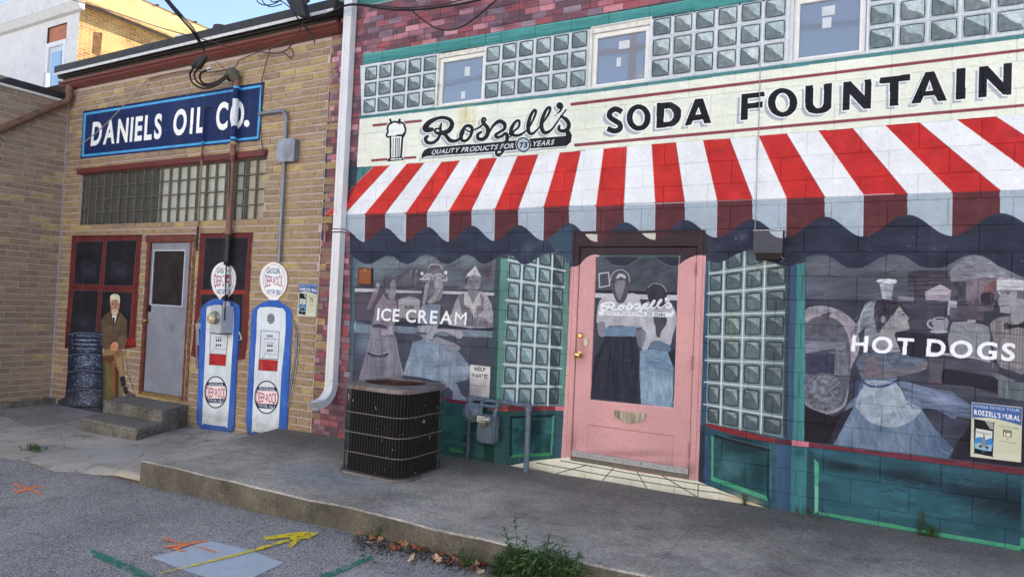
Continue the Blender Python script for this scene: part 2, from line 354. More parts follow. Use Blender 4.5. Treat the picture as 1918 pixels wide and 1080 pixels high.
LET.append([C3(1052, 562, 1122, 557, 1220, 783, 1150, 790, 1125, 740, 1040, 748, 1015, 800, 940, 808), C3(1085, 622, 1112, 705, 1052, 713)])
LET.append([C3(1293, 535, 1366, 528, 1362, 770, 1288, 776)])
LET.append([C3(1470, 522, 1537, 513, 1655, 640, 1660, 495, 1726, 490, 1720, 735, 1660, 740, 1530, 612, 1528, 755, 1465, 762)])
for L_ in LET:
    mu.P([(x-7, y+6.5) for x, y in L_[0]], (168, 178, 190), 1, None, [[(x-7, y+6.5) for x, y in h] for h in L_[1:]])
for L_ in LET:
    for lp in L_: mu.S(lp, 4.6, (236, 240, 240), 1, None, .8, True)
for L_ in LET: mu.P(L_[0], (32, 34, 44), 1, (.1, .2, .2), L_[1:])
# --- the same bands carried on past the last letters to the corner strip
_e0, _e1 = W(1910, 150)[0]-.02, 1.30
def zz_(y): return W(1918, y)[1]
mu.PW([(_e0, zz_(216)), (_e1, zz_(216)), (_e1, zz_(72)), (_e0, zz_(72))], (222, 229, 219), 1, (.03, .04, .2)); mu.PW([(_e0, zz_(72)), (_e1, zz_(72)), (_e1, zz_(64)), (_e0, zz_(64))], (84, 136, 140))
for y_ in (93.9, 197.4): mu.PW([(_e0, zz_(y_+2.8)), (_e1, zz_(y_+2.8)), (_e1, zz_(y_-2.8)), (_e0, zz_(y_-2.8))], MAR, .95)
mu.PW([(_e0, zz_(-104)), (1.75, zz_(-104)), (1.75, zz_(-78)), (_e0, zz_(-78))], (78, 146, 146))
# --- awning
TOP = [((700.4, 311.3), (729, 310)), ((761.6, 306.8), (794.2, 304.7)), ((826.8, 303.4), (860.7, 300.8)), ((898.5, 297.4), (930.6, 295.6)), ((968.9, 292.5), (1008, 289.1)),
       ((1048.4, 286), (1087.5, 282.6)), ((1130.7, 278.6), (1173.8, 274.7)), ((1220.3, 270), (1265.5, 267)), ((1316.6, 262.8), (1366.5, 259.4)), ((1421, 254.3), (1473, 250)),
       ((1533, 245), (1596.8, 240.3)), ((1658.2, 234.8), (1722, 230)), ((1793, 224.4), (1865.3, 218.4))]
BRK = [((609, 403), (645, 401)), ((683.4, 400.4), (721.2, 399.4)), ((760.3, 399.1), (799.4, 396.8)), ((841.1, 394.2), (882.8, 392.9)), ((926.4, 392.1), (970.2, 390.8)),
       ((1018.4, 386.9), (1065.3, 384.8)), ((1116.2, 385.6), (1168.2, 383)), ((1227, 378.8), (1282, 376.6)), ((1343, 374.5), (1409, 372)), ((1473, 370.3), (1544.3, 367.7)),
       ((1617.3, 364.3), (1699, 362.2)), ((1783.6, 359.6), (1872.7, 355.8)), ((1968, 352), (2065, 349))]
BOTY = [454, 453, 453, 452.5, 451, 450, 452.5, 449, 445, 445, 443, 442, 438]
TOPY = [430, 427, 424.7, 422.6, 421.5, 418, 416, 412, 411, 405.6, 402, 399, 396]
# left end in teal
mu.P([(668, 313), (702, 311), (664, 344), (660, 346)], (74, 128, 134), 1, (.1, .2, .2)); mu.P([(655, 314), (672, 313), (664, 345), (640, 375), (640, 345)], (60, 92, 104), .9)
wave = []
for k in range(13):
    b = (BRK[k][0][0]-1.5, BOTY[k]); t = (BRK[k][1][0]+1.5, TOPY[k])
    seg = []
    for i in range(9):
        u = i/9; seg.append((b[0]+(t[0]-b[0])*u, b[1]+(t[1]-b[1])*(.5-.5*math.cos(math.pi*u))))
    wave += seg
    if k < 12:
        b2 = (BRK[k+1][0][0]-1.5, BOTY[k+1])
        for i in range(9):
            u = i/9; wave.append((t[0]+(b2[0]-t[0])*u, t[1]+(b2[1]-t[1])*(.5-.5*math.cos(math.pi*u))))
NAVY = (54, 62, 82)
# dark recess under the awning; second wave
w2 = [(657, 478), (668, 486), (682, 494), (696, 494), (710, 486), (723, 479), (738, 481), (750, 491), (763, 495), (775, 491), (787, 480), (801, 477), (815, 482), (826, 492), (840, 495), (852, 488), (866, 479), (876, 477), (888, 482), (898, 492), (908, 494.5), (920, 490), (934, 481), (950, 477), (962, 480), (970, 489), (978, 495), (990, 494), (1003, 485), (1020, 476), (1040, 472), (1056, 482), (1070, 488)]
w3 = [(1318, 486), (1332, 490), (1345, 492), (1358, 488), (1372, 480), (1392, 470), (1410, 468), (1440, 488), (1462, 497), (1478, 500), (1490, 494), (1502, 486), (1516, 479), (1530, 477), (1548, 478), (1562, 484), (1574, 494), (1588, 501), (1600, 502.5), (1615, 501), (1630, 494), (1648, 482), (1664, 477), (1680, 476.5), (1694, 479), (1708, 488), (1722, 498), (1738, 501.5), (1756, 502), (1772, 499), (1788, 489), (1806, 479), (1824, 477), (1840, 479), (1856, 487), (1872, 499), (1890, 507), (1918, 520), (2060, 520)]
mu.P([(655, 420), (1075, 415), (1075, 900), (655, 860)], (70, 74, 92), 1, (.22, .02, .05))
mu.P([(1320, 410), (2060, 390), (2060, 1100), (1320, 960)], (64, 64, 82), 1, (.22, .02, .05))

def folds(poly, n, ang, L, cols, a=.3, w=1.6, spread=14, tex=None):
    old = mu.clip; mu.begin(poly)
    if old is not None: mu.clip *= old
    x0, x1 = min(p[0] for p in poly), max(p[0] for p in poly); y0, y1 = min(p[1] for p in poly), max(p[1] for p in poly)
    for i in range(n):
        x, y = rnd.uniform(x0, x1), rnd.uniform(y0, y1); l_ = L*rnd.uniform(.5, 1.4)
        an = math.radians((ang(x, y) if callable(ang) else ang)+rnd.gauss(0, spread)); dx, dy = l_*math.cos(an)/2, l_*math.sin(an)/2; b = rnd.uniform(-.15, .15)*l_
        mu.S(smooth([(x-dx, y-dy), (x-dy*b/l_, y+dx*b/l_), (x+dx, y+dy)], False, 3), [.3*w, w, .3*w], rnd.choice(cols), a*rnd.uniform(.5, 1.3), None, 1.3)
    mu.clip = old
def rim(poly, col, a=.5, w=1.1): mu.S(list(poly)+[poly[0]], w, col, a, None, 1.0)
DKN, CHA = (40, 44, 60), (52, 54, 68)
# --- left show window scene
def slats(cx, cy, rx, ry, c1, n=14, a=.35, ang=-15, w=1.3):
    for i in range(n):
        x = cx+rnd.uniform(-rx, rx); y = cy+rnd.uniform(-ry, ry); L = rnd.uniform(8, 24); an = math.radians(ang+rnd.uniform(-12, 12))
        mu.S([(x, y), (x+L*math.cos(an), y+L*math.sin(an))], w, c1, a, None, 1.2)
SC = E5(60, 60, 1050, 60, 1035, 1050, 100, 1040, 70, 300)
mu.P([(662, 470), (930, 470), (930, 760), (700, 745), (657, 740)], (70, 73, 88), 1, (.2, .02, .06))
mu.P([(662, 470), (930, 470), (925, 545), (664, 537)], (98, 106, 118), 1, (.25, .02, .05, -20))
for c in ((735, 495, 46, 18), (700, 505, 30, 30), (800, 490, 30, 12), (876, 485, 28, 14)): mu.blob(*c, (138, 152, 164), .5)
mu.P(F7(560, 340, 780, 280, 940, 300, 940, 460, 590, 470), (92, 88, 100), .8, (.3, .05, .08)); slats(760, 525, 22, 10, (120, 115, 126), 10)
mu.blob(913, 510, 10, 16, (76, 58, 66), .7)
for x in (768, 778): mu.S([(x, 530), (x+1, 506)], 3.2, (108, 108, 122), .7); mu.S([(x+1, 512), (x+3, 505)], 1.6, (170, 160, 170), .8)
mu.P(F7(30, 470, 1440, 470, 1440, 500, 30, 490), (70, 68, 80), .8)
LST = (188, 190, 200)
mu.P(F7(30, 500, 345, 510, 345, 552, 30, 550), LST, .95, (.08, .1, .3)); mu.P(F7(585, 525, 940, 535, 930, 570, 585, 562), LST, .95, (.08, .1, .3)); mu.P([(828, 544.5), (929, 548), (929, 554), (828, 550)], LST, .95)
mu.P([(664, 548), (930, 556), (930, 612), (662, 602)], (88, 84, 98), .8, (.15, .03, .05)); mu.P([(664, 556), (745, 556), (740, 600), (662, 598)], (96, 92, 106), .5)
# counter bands
mu.P([(662, 599), (930, 612), (930, 622), (662, 606)], (58, 58, 76), 1); mu.P([(662, 606), (930, 620), (925, 632), (662, 622)], (122, 138, 152), .95, (.15, .1, .3)); mu.P([(736, 621), (782, 626), (776, 632), (738, 625)], (62, 66, 84), .8)
mu.P([(662, 622), (925, 633), (925, 760), (662, 745)], (76, 80, 98), 1, (.12, .04, .04)); mu.blob(684, 640, 20, 26, (126, 148, 168), .7); mu.blob(672, 610, 16, 10, (120, 142, 160), .8)
# truck over the girl
mu.P(F7(1010, 240, 1040, 160, 1100, 135, 1180, 160, 1215, 245, 1200, 340, 940, 360), (112, 112, 124), .9, (.1, .1, .1)); mu.S(smooth(F7(1020, 250, 1050, 190, 1110, 178, 1180, 190, 1215, 245), False, 4), 1.7, (196, 196, 204), .9)
mu.P(F7(1040, 225, 1060, 200, 1170, 200, 1190, 235), (92, 86, 96), .9)
for cx in (1025, 1160): mu.S(smooth(F7(cx-80, 375, cx-50, 330, cx, 308, cx+50, 325, cx+70, 355), False, 4), 2.0, (196, 196, 206), .9); mu.P(mu.oval(*F7(cx, 352)[0], 6, 4), (164, 164, 176))
mu.P(mu.oval(*F7(938, 298)[0], 2.8, 3.6), (210, 212, 220)); mu.P(mu.oval(*F7(1258, 288)[0], 3.2, 4.0), (214, 214, 222)); mu.S(F7(915, 378, 1000, 382, 1040, 375), 2.6, (200, 200, 208), .9); mu.S(F7(1150, 385, 1270, 395, 1270, 360), 2.6, (200, 200, 208), .9)
# bun box
mu.P(smooth(F7(615, 660, 660, 635, 730, 622, 765, 608, 800, 622, 880, 640, 912, 670), False, 3)+F7(905, 900, 620, 900), (152, 152, 160), .95, (.06, .1, .1)); mu.P(F7(620, 690, 908, 690, 905, 700, 620, 700), (176, 176, 184), .8); mu.S(F7(620, 665, 905, 668), 1.4, (196, 196, 202), .7)
mu.text("BUNS", F7(710, 778, 830, 778, 828, 738, 712, 738), (52, 50, 58), .02)
mu.P(F7(590, 905, 640, 930, 860, 930, 880, 905, 880, 1010, 760, 1000, 680, 1020), (58, 64, 80), .8)
# girl with ponytail, back turned
SK = (142, 138, 148); SKL = (172, 168, 174)
mu.P(smooth(F7(380, 640, 440, 560, 520, 620, 590, 680, 600, 760, 560, 1000, 300, 1000, 310, 760, 340, 690), True, 3), (140, 132, 144), .96, (.1, .05, .1))
mu.P(smooth(F7(410, 400, 440, 355, 490, 340, 545, 350, 580, 400, 590, 470, 582, 560, 575, 620, 560, 655, 480, 650, 430, 600, 400, 500), True, 3), (86, 84, 96), .97)
mu.P(smooth(F7(520, 420, 560, 380, 590, 440, 585, 520, 580, 570, 572, 640, 520, 650, 480, 620, 500, 500), True, 3), (134, 136, 146), .95, (.1, .2, .2)); mu.P(mu.oval(*F7(468, 540)[0], 2.4, 4.6), (150, 150, 160)); mu.S(F7(560, 535, 588, 530), 1, (70, 70, 82), .7)
mu.P(smooth(F7(400, 480, 360, 480, 330, 560, 280, 650, 230, 760, 250, 860, 300, 760, 380, 640, 420, 560), True, 3), (90, 86, 98), .85); mu.P(smooth(F7(345, 440, 310, 480, 260, 600, 200, 760, 230, 780, 290, 680, 345, 560, 365, 470), True, 3), (150, 136, 150), .75, (.2, .1, .3, -60))
mu.S(smooth(F7(330, 450, 350, 435, 362, 455, 345, 475), True, 3), 1.5, (200, 200, 208), .8)
mu.P(H6(280, 0, 510, 0, 515, 130, 545, 185, 580, 400, 630, 600, 620, 640, 130, 690, 160, 560, 220, 360, 240, 260, 300, 130), (134, 132, 148), .96, (.18, .12, .03)); mu.blob(700, 625, 10, 22, (156, 148, 164), .7); mu.P(H6(385, 85, 510, 60, 515, 150, 470, 165, 390, 165), (178, 170, 184), .95)
mu.P(smooth(H6(235, 350, 300, 378, 370, 385, 430, 372, 460, 360, 458, 395, 370, 412, 290, 405, 232, 378), True, 3), (62, 64, 82), .95); mu.S(smooth(H6(250, 345, 310, 370, 370, 378, 450, 355), False, 3), 1.5, (190, 192, 202), .8)
mu.S(H6(545, 190, 580, 400, 630, 600), 1.2, (182, 184, 196), .8); mu.blob(700, 690, 12, 22, (104, 108, 118), .6); mu.blob(716, 685, 6, 22, (104, 100, 110), .5)
mu.P(smooth(H6(290, 50, 340, 35, 400, 45, 455, 75, 455, 95, 385, 85, 290, 75), True, 3), (72, 68, 82), .9)
mu.S(F7(40, 940, 30, 1050), 2, (180, 186, 196), .7)
# second girl, seated
mu.P(smooth(F7(1000, 420, 1060, 390, 1150, 370, 1210, 410, 1225, 480, 1215, 600, 1170, 660, 1080, 700, 1010, 690, 980, 560), True, 3), (146, 150, 154), .95, (.22, .25, .08, 30))
mu.P(smooth(F7(1035, 420, 1080, 400, 1110, 460, 1100, 560, 1050, 640, 1010, 660, 1020, 540), True, 3), (96, 94, 102), .85, (.2, .2, .1)); mu.P(smooth(F7(985, 430, 1040, 410, 1010, 560, 985, 700, 945, 710, 960, 600), True, 3), (156, 152, 160), .8, (.15, .3, .05))
mu.P(F7(940, 730, 1010, 715, 1180, 720, 1190, 740, 1180, 980, 880, 980, 890, 860), (130, 142, 162), .96, (.15, .12, .05)); 
mu.P(H6(790, 60, 1030, 40, 1000, 120, 950, 235, 850, 230, 830, 160), (152, 158, 172), .95, (.15, .2, .05, 20)); mu.P(smooth(H6(990, 100, 1290, 115, 1280, 210, 1210, 180, 1110, 130, 1010, 145), True, 2), (166, 164, 176), .95)
mu.S(smooth(H6(845, 170, 855, 215, 900, 230, 950, 235, 1000, 160, 1060, 128, 1150, 160, 1240, 210, 1270, 200), False, 4), 1.4, (60, 64, 80), .8)
sk = H6(740, 240, 860, 215, 960, 240, 1010, 200, 1100, 240, 1200, 300, 1280, 380, 1350, 470, 1385, 530, 1375, 640, 1300, 690, 1080, 690, 1000, 680, 850, 640, 630, 610, 660, 500, 700, 380)
mu.begin(sk); mu.P(sk, (140, 158, 178), 1, (.2, .14, .03)); mu.blob(790, 660, 26, 36, (128, 152, 178), .6); mu.blob(880, 690, 24, 22, (166, 180, 196), .7); mu.blob(850, 660, 26, 14, (120, 124, 136), .55, 40); mu.blob(760, 700, 16, 14, (160, 172, 190), .5)
slats(820, 670, 60, 40, (170, 184, 198), 24, .3, 75, 1.1); mu.end()
mu.P(smooth(H6(1000, 180, 1100, 215, 1250, 275, 1270, 310, 1240, 340, 1180, 300, 1060, 250, 960, 240), True, 3), (146, 146, 158), .95); mu.S(H6(780, 140, 885, 148), 3.5, (58, 62, 80), .8)
mu.P(H6(1050, 690, 1160, 690, 1170, 740, 1050, 800, 1040, 760), (150, 160, 176), .9); mu.P(smooth(H6(1100, 700, 1210, 690, 1260, 760, 1330, 860, 1340, 905, 1180, 885, 1190, 800), True, 2), (156, 166, 180), .96, (.12, .2, .1)); mu.P(H6(1060, 870, 1050, 800, 1140, 745, 1180, 800, 1185, 880), (88, 92, 108), .95)
mu.P(H6(1230, 700, 1370, 650, 1370, 830, 1290, 850), (88, 92, 110), .85)
# soda jerk
mu.P(smooth(GG(210, 500, 400, 480, 500, 600, 520, 700, 528, 910, 0, 880, 40, 730, 110, 540), True, 2), (164, 164, 172), .96, (.15, .25, .06, 60))
mu.P(GG(110, 520, 190, 500, 190, 640, 250, 680, 290, 760, 300, 880, 200, 880, 150, 700), (112, 110, 120), .95); mu.P(GG(380, 510, 430, 560, 420, 700, 310, 800, 305, 890, 480, 850, 440, 800, 330, 760, 340, 660), (118, 116, 126), .85); mu.P(GG(210, 830, 260, 808, 400, 830, 525, 850, 528, 912, 200, 890), (104, 104, 118), .8, (.2, .2, .1))
mu.P(GG(190, 500, 230, 480, 285, 620, 360, 500, 380, 540, 385, 650, 330, 660, 300, 800, 250, 680, 185, 635), (186, 186, 192), .96, (.1, .2, .2)); mu.S(GG(185, 640, 250, 650, 300, 800, 330, 650, 380, 650), 1.1, (90, 90, 102), .7)
mu.P(GG(225, 450, 350, 450, 355, 500, 290, 630, 235, 510), (130, 130, 138), .97)
mu.P(smooth(GG(215, 300, 300, 285, 380, 310, 378, 400, 350, 470, 300, 510, 240, 480, 215, 420), True, 3), (134, 134, 142), .98, (.12, .4, .3)); mu.P(GG(190, 420, 200, 330, 235, 300, 228, 380, 215, 450), (76, 72, 80), .9); mu.P(mu.oval(*GG(208, 425)[0], 2.6, 4.6), (138, 138, 146))
for x in (262, 342): mu.S(GG(x-18, 355, x+18, 352), 1.4, (70, 68, 76), .9); mu.P(mu.oval(*GG(x, 376)[0], 2.2, 1.2), (66, 66, 76))
mu.S(GG(300, 380, 312, 415, 298, 425), 1.1, (96, 96, 106), .8); mu.S(GG(282, 458, 330, 455), 1.4, (92, 82, 92), .9); mu.blob(*GG(335, 420)[0], 5, 8, (164, 162, 168), .6)
mu.P(GG(215, 305, 225, 270, 320, 182, 385, 305, 300, 282), (190, 190, 198), .98, (.12, .4, .4)); mu.S(GG(215, 305, 320, 182, 385, 305), 1.2, (214, 214, 220), .9)

_a = H6(280, 150, 510, 140, 545, 185, 580, 400, 630, 600, 620, 640, 130, 690, 160, 560, 220, 360, 240, 260)
folds(_a, 90, lambda x, y: 90-(x-712)*.5, 26, [(172, 166, 182), (98, 96, 114), (150, 146, 164), (84, 84, 102)], .38); rim(_a, (176, 176, 190), .35)
folds(F7(380, 640, 590, 680, 600, 760, 560, 1000, 300, 1000, 310, 760), 40, 75, 14, [(168, 158, 172), (100, 94, 108)], .35)
folds(F7(400, 350, 600, 340, 600, 660, 240, 900, 200, 760), 46, 70, 12, [(58, 54, 64), (124, 120, 132), (44, 42, 54)], .4, 1.2)
folds(F7(940, 380, 1225, 370, 1220, 660, 940, 710), 60, 110, 12, [(186, 188, 190), (84, 82, 90), (120, 120, 128)], .45, 1.2)
folds(sk, 130, lambda x, y: 80+(x-790)*-.55, 30, [(178, 190, 206), (96, 112, 138), (150, 168, 190), (110, 118, 136), (180, 190, 202)], .28, 2.2)
folds(H6(790, 60, 1290, 60, 1290, 340, 830, 240), 36, 20, 14, [(186, 186, 196), (100, 104, 122)], .4)
folds(GG(110, 500, 520, 500, 528, 910, 0, 910), 70, 105, 14, [(196, 196, 202), (96, 94, 106), (128, 126, 138)], .38, 1.3)
folds([(664, 480), (928, 480), (928, 545), (664, 540)], 70, -14, 30, [(126, 138, 150), (62, 64, 80), (80, 74, 86)], .28, 3)
folds([(664, 622), (928, 634), (928, 745), (664, 740)], 30, 3, 40, [(60, 64, 84), (94, 98, 118)], .25, 3)
mu.blob(*F7(545, 560)[0], 5, 10, (160, 160, 168), .5); mu.S(F7(572, 470, 585, 520, 578, 560, 566, 590), 1.1, (176, 178, 188), .7); mu.S(F7(555, 500, 575, 498), 1.1, (52, 52, 62), .8)
mu.blob(*GG(270, 390)[0], 4, 6, (112, 112, 122), .6); mu.S(GG(240, 450, 262, 480, 300, 505), 1.2, (92, 92, 102), .6)
# pane corner in front; HELP WANTED; lettering
mu.text("ICE CREAM", [(705.5, 599), (873, 609), (874.5, 583.5), (707.5, 576.5)], (236, 240, 246), .022, 1.5, sp_w=.28)
mu.P(H6(1385, 300, 1640, 320, 1635, 520, 1385, 500), (74, 76, 92), .7); mu.P(E5(865, 800, 1003, 815, 1000, 1030, 862, 1005), (186, 184, 186), 1, (.12, .15, .06)); mu.P(E5(867, 802, 1003, 816, 1002, 905, 866, 890), (214, 214, 216), .9); mu.S(E5(865, 800, 1003, 815, 1000, 1020), 1.2, (150, 150, 156), .8)
mu.text("HELP", [(889, 693.6), (909, 696), (909.3, 688.4), (889.3, 686)], (28, 28, 34), .02, 1.5); mu.text("WANTED", [(883, 705.4), (914.5, 709.6), (915, 701.6), (883.6, 697.6)], (28, 28, 34), .02, 1.4)
mu.S([(664, 480), (657, 740)], 5, (78, 112, 124), .9, None, 2)
for k in range(12):
    x = rnd.uniform(665, 930); y = rnd.uniform(500, 740); mu.blob(x, y, rnd.uniform(10, 30), rnd.uniform(4, 14), rnd.choice([(110, 116, 132), (64, 66, 84)]), .22)
# sill line and lower panels, left
mu.P([(657, 737), (790, 741), (872, 751), (980, 759), (1060, 762), (1060, 900), (640, 862)], (52, 96, 98), 1, (.2, .03, .08))
for c in ((845, 785, 40, 10, (70, 124, 112)), (835, 800, 30, 8, (58, 112, 112)), (900, 800, 20, 30, (44, 80, 86)), (930, 845, 20, 20, (60, 110, 108))): mu.blob(*c[:4], c[4], .6)
mu.P(MM(0, 697, 160, 745, 170, 770, 0, 745), (74, 146, 92), .85, (.1, .1, .2)); mu.P(MM(400, 500, 520, 520, 510, 880, 400, 860), (32, 62, 66), .8); mu.P(MM(520, 300, 640, 300, 640, 900, 520, 890), (66, 98, 100), .8); mu.P(MM(165, 560, 200, 560, 200, 760, 170, 760), (34, 64, 74), .7)
mu.P([(815, 742.5), (872, 750), (871, 755), (815, 747.5)], (128, 66, 78)); mu.P(MM(0, 165, 200, 190, 200, 222, 0, 200), (126, 62, 74), 1, (.1, .1, .3)); mu.P(MM(200, 192, 435, 215, 435, 245, 200, 225), (104, 56, 68)); mu.P(MM(435, 225, 665, 232, 662, 300, 440, 283), (176, 104, 108), 1, (.1, .2, .2)); mu.S(MM(440, 262, 660, 280), 1.4, (140, 80, 86), .7)
mu.P(MM(665, 233, 1200, 240, 1200, 290, 662, 298), (128, 62, 72), 1, (.1, .1, .3)); mu.P(MM(1200, 240, 1320, 240, 1320, 290, 1200, 290), (196, 130, 134))
mu.P(MM(640, 300, 1320, 292, 1320, 900, 640, 905), (52, 92, 96), 1, (.15, .1, .03)); mu.P(MM(690, 350, 1190, 330, 1170, 790, 690, 820), (44, 88, 92), 1, (.45, .05, .05, 20)); mu.P(MM(690, 350, 1180, 335, 1170, 365, 700, 380), (26, 40, 50), .9)
mu.blob(*MM(930, 500)[0], 20, 24, (24, 50, 56), .75); mu.P(MM(688, 350, 716, 370, 712, 780, 684, 815), (26, 44, 58), .9); mu.P(MM(690, 818, 730, 782, 1140, 762, 1165, 795), (70, 148, 104), .95, (.1, .1, .2)); mu.P(MM(1165, 360, 1195, 340, 1165, 790, 1145, 765), (90, 160, 140), .85); mu.P(MM(1210, 300, 1300, 300, 1280, 900, 1200, 870), (62, 96, 110), .9)
# --- left side light of painted glass blocks
mu.P(UB(50, 80, 110, 80, 70, 1010, 5, 1010), (96, 140, 134), 1, (.1, .15, .02)); mu.P(UB(30, 85, 60, 80, 30, 1000, -15, 1000), (60, 84, 88), .9, (.1, .1, .02)); mu.P(UB(465, 100, 505, 110, 475, 1010, 430, 1010), (92, 140, 132), 1, (.12, .15, .02)); mu.P(UB(495, 60, 520, 60, 490, 1010, 470, 1010), (52, 76, 96), .9)
def grid(tr, hl, vl, dk, lt, dks, diag, top=None):
    def X(a, b):
        (x1, y1), (x2, y2) = a; (x3, y3), (x4, y4) = b
        d = (x1-x2)*(y3-y4)-(y1-y2)*(x3-x4); t = ((x1-x3)*(y3-y4)-(y1-y3)*(x3-x4))/d
        return (x1+t*(x2-x1), y1+t*(y2-y1))
    H_ = [tr(*h) for h in hl]; V_ = [tr(*v) for v in vl]
    poly = [X(H_[0], V_[0]), X(H_[0], V_[-1]), X(H_[-1], V_[-1]), X(H_[-1], V_[0])]
    mu.P(poly, (120, 140, 144), 1, (.2, .1, .1))
    for r in range(len(H_)-1):
        for c in range(len(V_)-1):
            q = [X(H_[r], V_[c]), X(H_[r], V_[c+1]), X(H_[r+1], V_[c+1]), X(H_[r+1], V_[c])]
            last = dks[c]; k = .9+.2*rnd.random()
            cell(*q, tuple(v*k*last for v in dk), tuple(v*k*(.35+.65*last) for v in lt), tuple(v*.9 for v in (40, 52, 62)), .14, 1.9, diag, tuple(v*(.4+.6*last) for v in (128, 150, 154)))
    for h in H_[:-1]: mu.S(h, 2.6, (208, 218, 226), .9, None, 1)
    for v in V_[1:-1]: mu.S(v, 2.8, (210, 220, 228), .92, None, 1)
grid(UB, [(105, -20, 475, 50), (105, 90, 470, 160), (100, 213, 462, 262), (92, 343, 455, 390), (85, 480, 450, 518), (80, 610, 448, 645), (75, 748, 445, 775), (65, 885, 445, 890), (65, 1010, 440, 1012)],
     [(108, 60, 65, 1010), (198, 60, 160, 1010), (298, 60, 260, 1010), (388, 60, 358, 1010), (472, 60, 430, 1010)], (108, 132, 140), (158, 180, 188), (1, 1, .97, .62), 1)
for k in range(26): x, y = UB(rnd.uniform(360, 460), rnd.uniform(150, 980))[0]; mu.blob(x, y, 5, 12, (60, 74, 84), .3)
# --- right side light
mu.P(Q2(40, 160, 70, 160, 52, 850, 20, 860), (58, 90, 116), 1, (.1, .1, .02))
grid(Q2, [(62, 165, 385, 60), (60, 243, 385, 200), (55, 322, 385, 295), (50, 408, 380, 400), (48, 497, 378, 505), (45, 592, 375, 605), (42, 680, 372, 710), (40, 770, 370, 825), (50, 848, 360, 905)],
     [(60, 150, 48, 860), (122, 150, 106, 870), (205, 150, 186, 880), (288, 150, 270, 900), (385, 150, 362, 910)], (94, 110, 118), (172, 186, 192), (.92, 1, 1, .82), 2)
mu.S(Q2(148, 405, 152, 520), 3.5, (150, 140, 60), .5, None, 3); mu.blob(*Q2(330, 620)[0], 30, 100, (70, 86, 94), .25)
mu.P(Q2(372, 190, 392, 190, 380, 905, 358, 900), (48, 62, 82), .8); mu.P(Q2(390, 195, 425, 190, 405, 925, 375, 915), (62, 88, 116), 1, (.1, .15, .02)); mu.P(Q2(418, 205, 452, 195, 445, 925, 398, 925), (74, 134, 138), 1, (.12, .15, .02))
# --- right show window scene
RS = [(1508, 470), (2060, 470), (2060, 910), (1918, 886), (1560, 838), (1507, 832)]
mu.begin(RS); mu.P(RS, (66, 70, 86), 1, (.25, .015, .05))
mu.P(EE(100, 100, 1478, 60, 1478, 420, 100, 400), (88, 94, 107), 1, (.18, .015, .05))
for c in ((1545, 500, 40, 22, (108, 114, 128)), (1690, 490, 50, 20, (112, 118, 132)), (1820, 495, 55, 22, (140, 144, 156))): mu.blob(*c[:4], c[4], .8)
mu.P(K6(480, 400, 560, 320, 700, 230, 850, 240, 1000, 340, 1180, 400, 1308, 420, 1308, 500, 900, 480, 480, 520), (140, 144, 156), .95, (.2, .05, .1, 20)); slats(1825, 505, 22, 9, (96, 96, 108), 16, .5, -12)
mu.P(K6(1210, 95, 1308, 60, 1400, 60, 1400, 500, 1190, 400), (116, 118, 132), .95, (.2, .05, .1))
mu.P(K6(0, 410, 200, 390, 440, 400, 490, 520, 480, 740, 0, 750), (70, 66, 80), .95, (.35, .04, .25)); mu.P(K6(490, 525, 660, 525, 660, 720, 490, 720), (74, 74, 88), .95, (.35, .1, .1)); mu.P(K6(0, 560, 90, 560, 90, 740, 0, 740), (88, 90, 104), .7)
for yy in (500, 540, 600, 660): mu.S(K6(0, yy, 470, yy-8), 1.2, (116, 104, 118), .5); mu.S(K6(0, yy+25, 480, yy+20), 2.0, (56, 52, 64), .6)
mu.P(K6(660, 530, 850, 470, 1000, 480, 990, 700, 960, 850, 700, 860, 660, 740), (132, 120, 134), .9, (.15, .1, .1)); mu.P(K6(850, 600, 990, 490, 985, 680, 835, 680), (128, 88, 96), .85, (.2, .1, .1)); mu.P(smooth(K6(830, 660, 960, 655, 965, 760, 880, 790, 830, 760), True, 3), (48, 46, 60), .9)
mu.P(EE(100, 410, 1478, 410, 1478, 760, 100, 700), (62, 66, 82), .45, (.3, .02, .05)); mu.P(EE(640, 420, 1000, 420, 1000, 620, 640, 600), (76, 76, 92), .8, (.25, .02, .06)); mu.P(EE(1000, 440, 1230, 450, 1220, 540, 1010, 530), (110, 98, 112), .6, (.3, .05, .1))
mu.P(EE(640, 600, 1000, 640, 1478, 700, 1478, 820, 700, 760), (46, 44, 60), .9)
# milkshake
mu.P(smooth(EE(560, 280, 660, 280, 665, 305, 555, 300), True, 3), (206, 210, 218)); mu.P(EE(565, 305, 655, 308, 638, 408, 582, 402), (164, 170, 182), 1, (.15, .3, .05)); mu.S(EE(580, 310, 592, 400), 2, (200, 206, 216), .8); slats(1655, 508, 12, 6, (60, 62, 74), 8, .7, 0, 1.6); slats(1656, 506, 12, 4, (150, 154, 166), 5, .6)
mu.P(EE(680, 385, 785, 390, 785, 415, 680, 412), (140, 142, 154), .9)
# cake slice
mu.P(EE(850, 360, 950, 310, 1020, 350, 1008, 420, 858, 412), (150, 144, 158), 1); mu.P(EE(850, 360, 950, 310, 1020, 350, 1000, 372, 870, 380), (176, 170, 182), 1)
for yy in (378, 392, 406): mu.S(smooth(EE(862, yy, 900, yy-5, 950, yy+2, 1000, yy-4), False, 3), 1.6, (196, 192, 204), .9); mu.S(EE(862, yy+6, 1000, yy+4), 1.2, (96, 90, 106), .8)
mu.P(EE(1000, 410, 1055, 420, 1052, 460, 1010, 455, 1005, 510, 995, 500), (176, 182, 198), .9)
